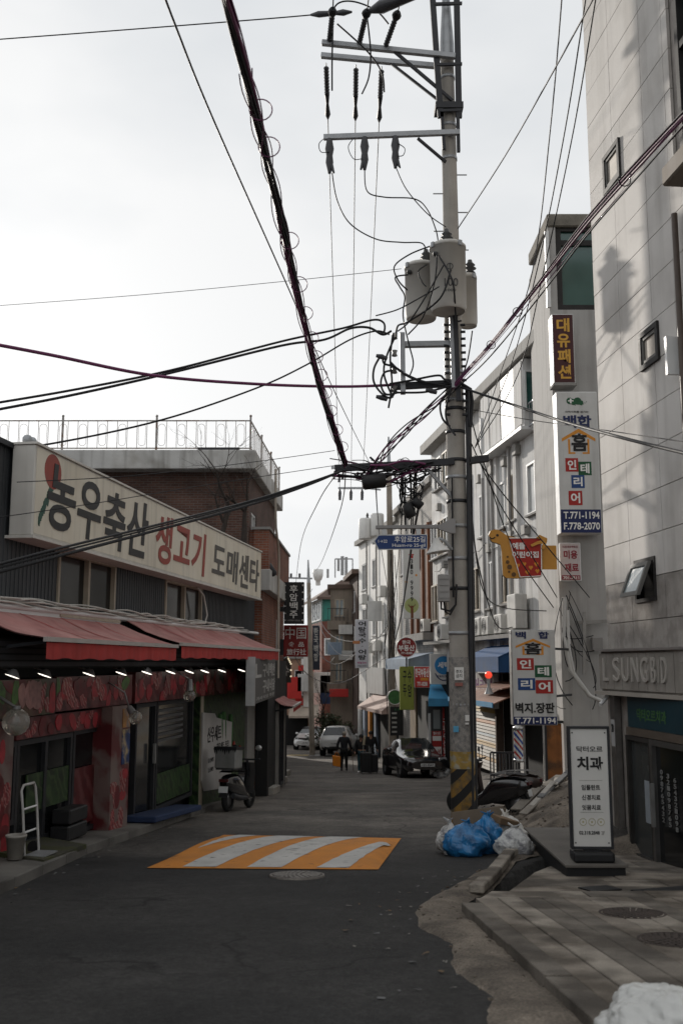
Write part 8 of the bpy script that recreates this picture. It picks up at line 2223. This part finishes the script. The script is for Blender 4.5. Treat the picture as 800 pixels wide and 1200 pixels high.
BLUEB = crinkle(M('blue_plastic_bag', (.018, .17, .40), .32, .25, 5, col2=(.012, .09, .22), f2=(.45, .6), s2=6, spec=.55))
CLEARB = crinkle(M('cloudy_plastic_bag', (.48, .48, .47), .3, .2, 5, col2=(.20, .20, .21), f2=(.5, .6), s2=7, spec=.6), 11)
WHTB = crinkle(M('white_plastic_bag', (.56, .54, .50), .4, .15, 4, spec=.5), 8)
BLKB = crinkle(M('black_plastic_bag', (.012, .012, .013), .3, .2, 5, spec=.5), 10)
CARD = M('cardboard', (.15, .12, .09), .9, .15, 4)
def gbag(px, py, d, r, sc, seed, m, label, extra=None):
    q = P(px, py, d); zb = H(q.x, d); c = Vector((q.x, d, zb + r * sc[2] * .70))
    t = T('rubbish_bag', label, 'rubbish bag', (q.x, d, zb), 'rubbish bags at the pole')
    bag_mesh(c, r, sc, seed).build('bag_body', m, t)
    mb = MB(); k = c + Z * r * sc[2] * 1.08; rnd = random.Random(seed)
    for i in range(4): mb.tube([k - Z * .05, k + Vector((rnd.uniform(-.04, .04), rnd.uniform(-.04, .04), .04)), k + Vector((rnd.uniform(-.1, .1), rnd.uniform(-.1, .1), .09))], [.025, .02, .006], 5)
    mb.build('knot', m, t)
gbag(547, 990, 13.9, .31, (1.0, .85, .70), 2, BLUEB, 'bright blue rubbish bag, the larger one in front of the pole')
gbag(571, 985, 14.2, .26, (.85, .8, 1.0), 5, BLUEB, 'bright blue rubbish bag, the taller narrow one beside the clear bag')
gbag(527, 990, 14.1, .22, (.8, .8, 1.0), 7, CLEARB, 'small cloudy white bag left of the blue bags')
gbag(603, 995, 13.8, .24, (1.05, .8, .78), 9, CLEARB, 'cloudy clear rubbish bag lying right of the blue bags')
gbag(593, 965, 14.6, .30, (1.0, .8, .85), 12, WHTB, 'white rubbish bag leaning behind the clear one')
gbag(585, 978, 14.5, .20, (1.2, .8, .7), 15, BLKB, 'black rubbish bag squeezed between the white bags')
q = P(560, 965, 14.75); zb = H(q.x, 14.75)
t = T('cardboard_box', 'brown cardboard box leaning behind the blue rubbish bags', 'box', (q.x, 14.75, zb))
MB().box((q.x + .02, 14.75, zb + .33), (.75, .06, .42), ry=-.12, rx=-.25).build('panel', CARD, t, bevel=.005)
MB().box((q.x + .2, 14.95, zb + .3), (.5, .3, .40), ry=-.12, rx=-.15).build('carton', CARD, t, bevel=.01)
q = P(588, 955, 14.7); MB().box((q.x, 14.45, H(q.x, 14.45) + .40), (.34, .22, .09), rz=.5, ry=.25, rx=.15).build('paper_carton', M('brown_carton', (.17, .115, .07), .9, .2, 5), label='flattened brown carton lying on top of the white and black bags', cat='carton', bevel=.008)
q = P(518, 886, 38); gbag(518, 886, 37.6, .30, (1.1, .8, .8), 21, CLEARB, 'grey rubbish bag by the booth, right of the black sedan')
bo_ = bpy.data.objects
q = P(772, 1215, 5.6)
t = T('rubbish_bag', 'large white rubbish bag with green print in the lower right corner', 'rubbish bag', (q.x, 5.6, slabz(q.x, 5.6)))
NB = crinkle(M('white_bag_green_print', (.50, .50, .48), .3, .10, 3, col2=(.33, .40, .20), f2=(.55, .62), s2=3.0, spec=.5), 7, .5)
bag_mesh(Vector((q.x + .05, 5.55, slabz(q.x, 5.6) + .02)), .33, (1.1, .9, .60), 33, 96, .13, False).build('bag_body', NB, t)
mb = MB().tube([Vector((q.x + .25, 5.4, slabz(q.x, 5.6) + .27)), Vector((q.x + .33, 5.38, slabz(q.x, 5.6) + .32)), Vector((q.x + .38, 5.4, slabz(q.x, 5.6) + .30))], [.05, .03, .01], 6); mb.build('knot', NB, t)
# planks, rags and stones on the dirt bank
PLK = [M('weathered_plank', (.20, .18, .155), .9, .2, 4), M('broken_board_pale', (.33, .31, .28), .9, .2, 4), M('grey_rag', (.14, .14, .14), .95, .2, 6)]
rnd = random.Random(14)
for i, (x0, y0, x1, y1, w) in enumerate(((612, 945, 640, 912, .16), (622, 938, 648, 913, .10), (632, 925, 655, 905, .12), (604, 950, 628, 928, .22), (650, 915, 652, 900, .10), (640, 900, 668, 896, .12), (610, 930, 655, 922, .14))):
    a, b = P(x0, y0, 18.5 + i * .35), P(x1, y1, 19.6 + i * .45)
    a.z = H(a.x, a.y) + .10 + .04 * i % .1; b.z = H(b.x, b.y) + .16 + .05 * (i % 2)
    MB().beam(a, b, w, .03).build('scrap_board', PLK[i % 3], label='scrap board on the dirt bank, %s' % ('lowest of the pile', 'thin pale one in the middle', 'short one near the orange door', 'wide grey one at the bottom', 'upright stub by the tower wall', 'flat one at the top of the bank', 'long one lying across the others')[i], cat='board', group='scrap boards on the bank', bevel=.004)
mb = MB()
for i in range(420):
    x, y = rnd.uniform(2.7, 5.0), rnd.uniform(14.4, 22.5)
    s = rnd.uniform(.01, .035); mb.ball((x, y, H(x, y) + .05 + .03 * rnd.random()), s, (1, rnd.uniform(.6, 1), rnd.uniform(.5, .8)), 6, jit=.3, seed=i)
for i in range(160):
    t_ = rnd.random(); k = rnd.randrange(len(vo) - 1); a = vo[k].lerp(vo[k + 1], t_); b = vi[k].lerp(vi[k + 1], t_); p = a.lerp(b, rnd.uniform(.05, .9))
    mb.ball((p.x, p.y, H(p.x, p.y) + .025), rnd.uniform(.006, .022), (1, .8, .6), 6, jit=.3, seed=i)
mb.build('loose_stones', DIRT, label='loose stones and grit scattered over the dirt verge and bank', cat='stones', kind='stuff')
# brown tarpaulin heap behind the scooters
q = P(594, 915, 22.3)
t = T('tarpaulin_heap', 'dark brown tarpaulin over a heap beside the iron railing', 'tarpaulin', (q.x, 22.3, H(q.x, 22.3)))
bag_mesh(Vector((q.x, 22.3, H(q.x, 22.3) + .32)), .38, (1.1, .7, .95), 44, 32, .12, False).build('cover', M('brown_tarpaulin', (.05, .03, .024), .6, .2, 3), t)
# concrete step at the orange door
MB().box((P(615, 918, 22.8).x, 22.9, P(615, 922, 22.8).z - .1), (1.5, .8, .3)).build('door_step', CONC, label='concrete step below the orange door and barber pole', cat='step', bevel=.02)

# scattered litter along both kerbs and by the verge
mb = MB(); rnd = random.Random(55)
for i in range(90):
    k = i % 2
    if k == 0: y = rnd.uniform(9, 26); x = lerp_table(KERB, y) + abs(rnd.gauss(.05, .18)) + .02
    elif k == 1: y = rnd.uniform(6, 13); x = lerp_table(EDGE, y) - abs(rnd.gauss(0, .35))
    else: y = rnd.uniform(7, 34); x = rnd.uniform(-2.2, 1.0)
    z = H(x, y) + .008; a = rnd.uniform(0, 3.1); l, w = rnd.uniform(.008, .03), rnd.uniform(.005, .016)
    c_, s_ = math.cos(a), math.sin(a)
    q = [Vector((x + c_ * p - s_ * r, y + s_ * p + c_ * r, z + rnd.uniform(0, .012))) for p, r in ((-l, -w), (l, -w), (l, w), (-l, w))]
    mb.add(q, [(0, 1, 2, 3)], rnd.choice((0, 0, 1, 2)))
mb.build('litter', [M('pale_litter', (.16, .15, .135), .9), M('brown_leaf_litter', (.12, .08, .045), .9), M('grey_litter', (.14, .14, .14), .9)], label='tiny paper scraps and dry leaves scattered along the kerbs and road', cat='litter', kind='stuff')
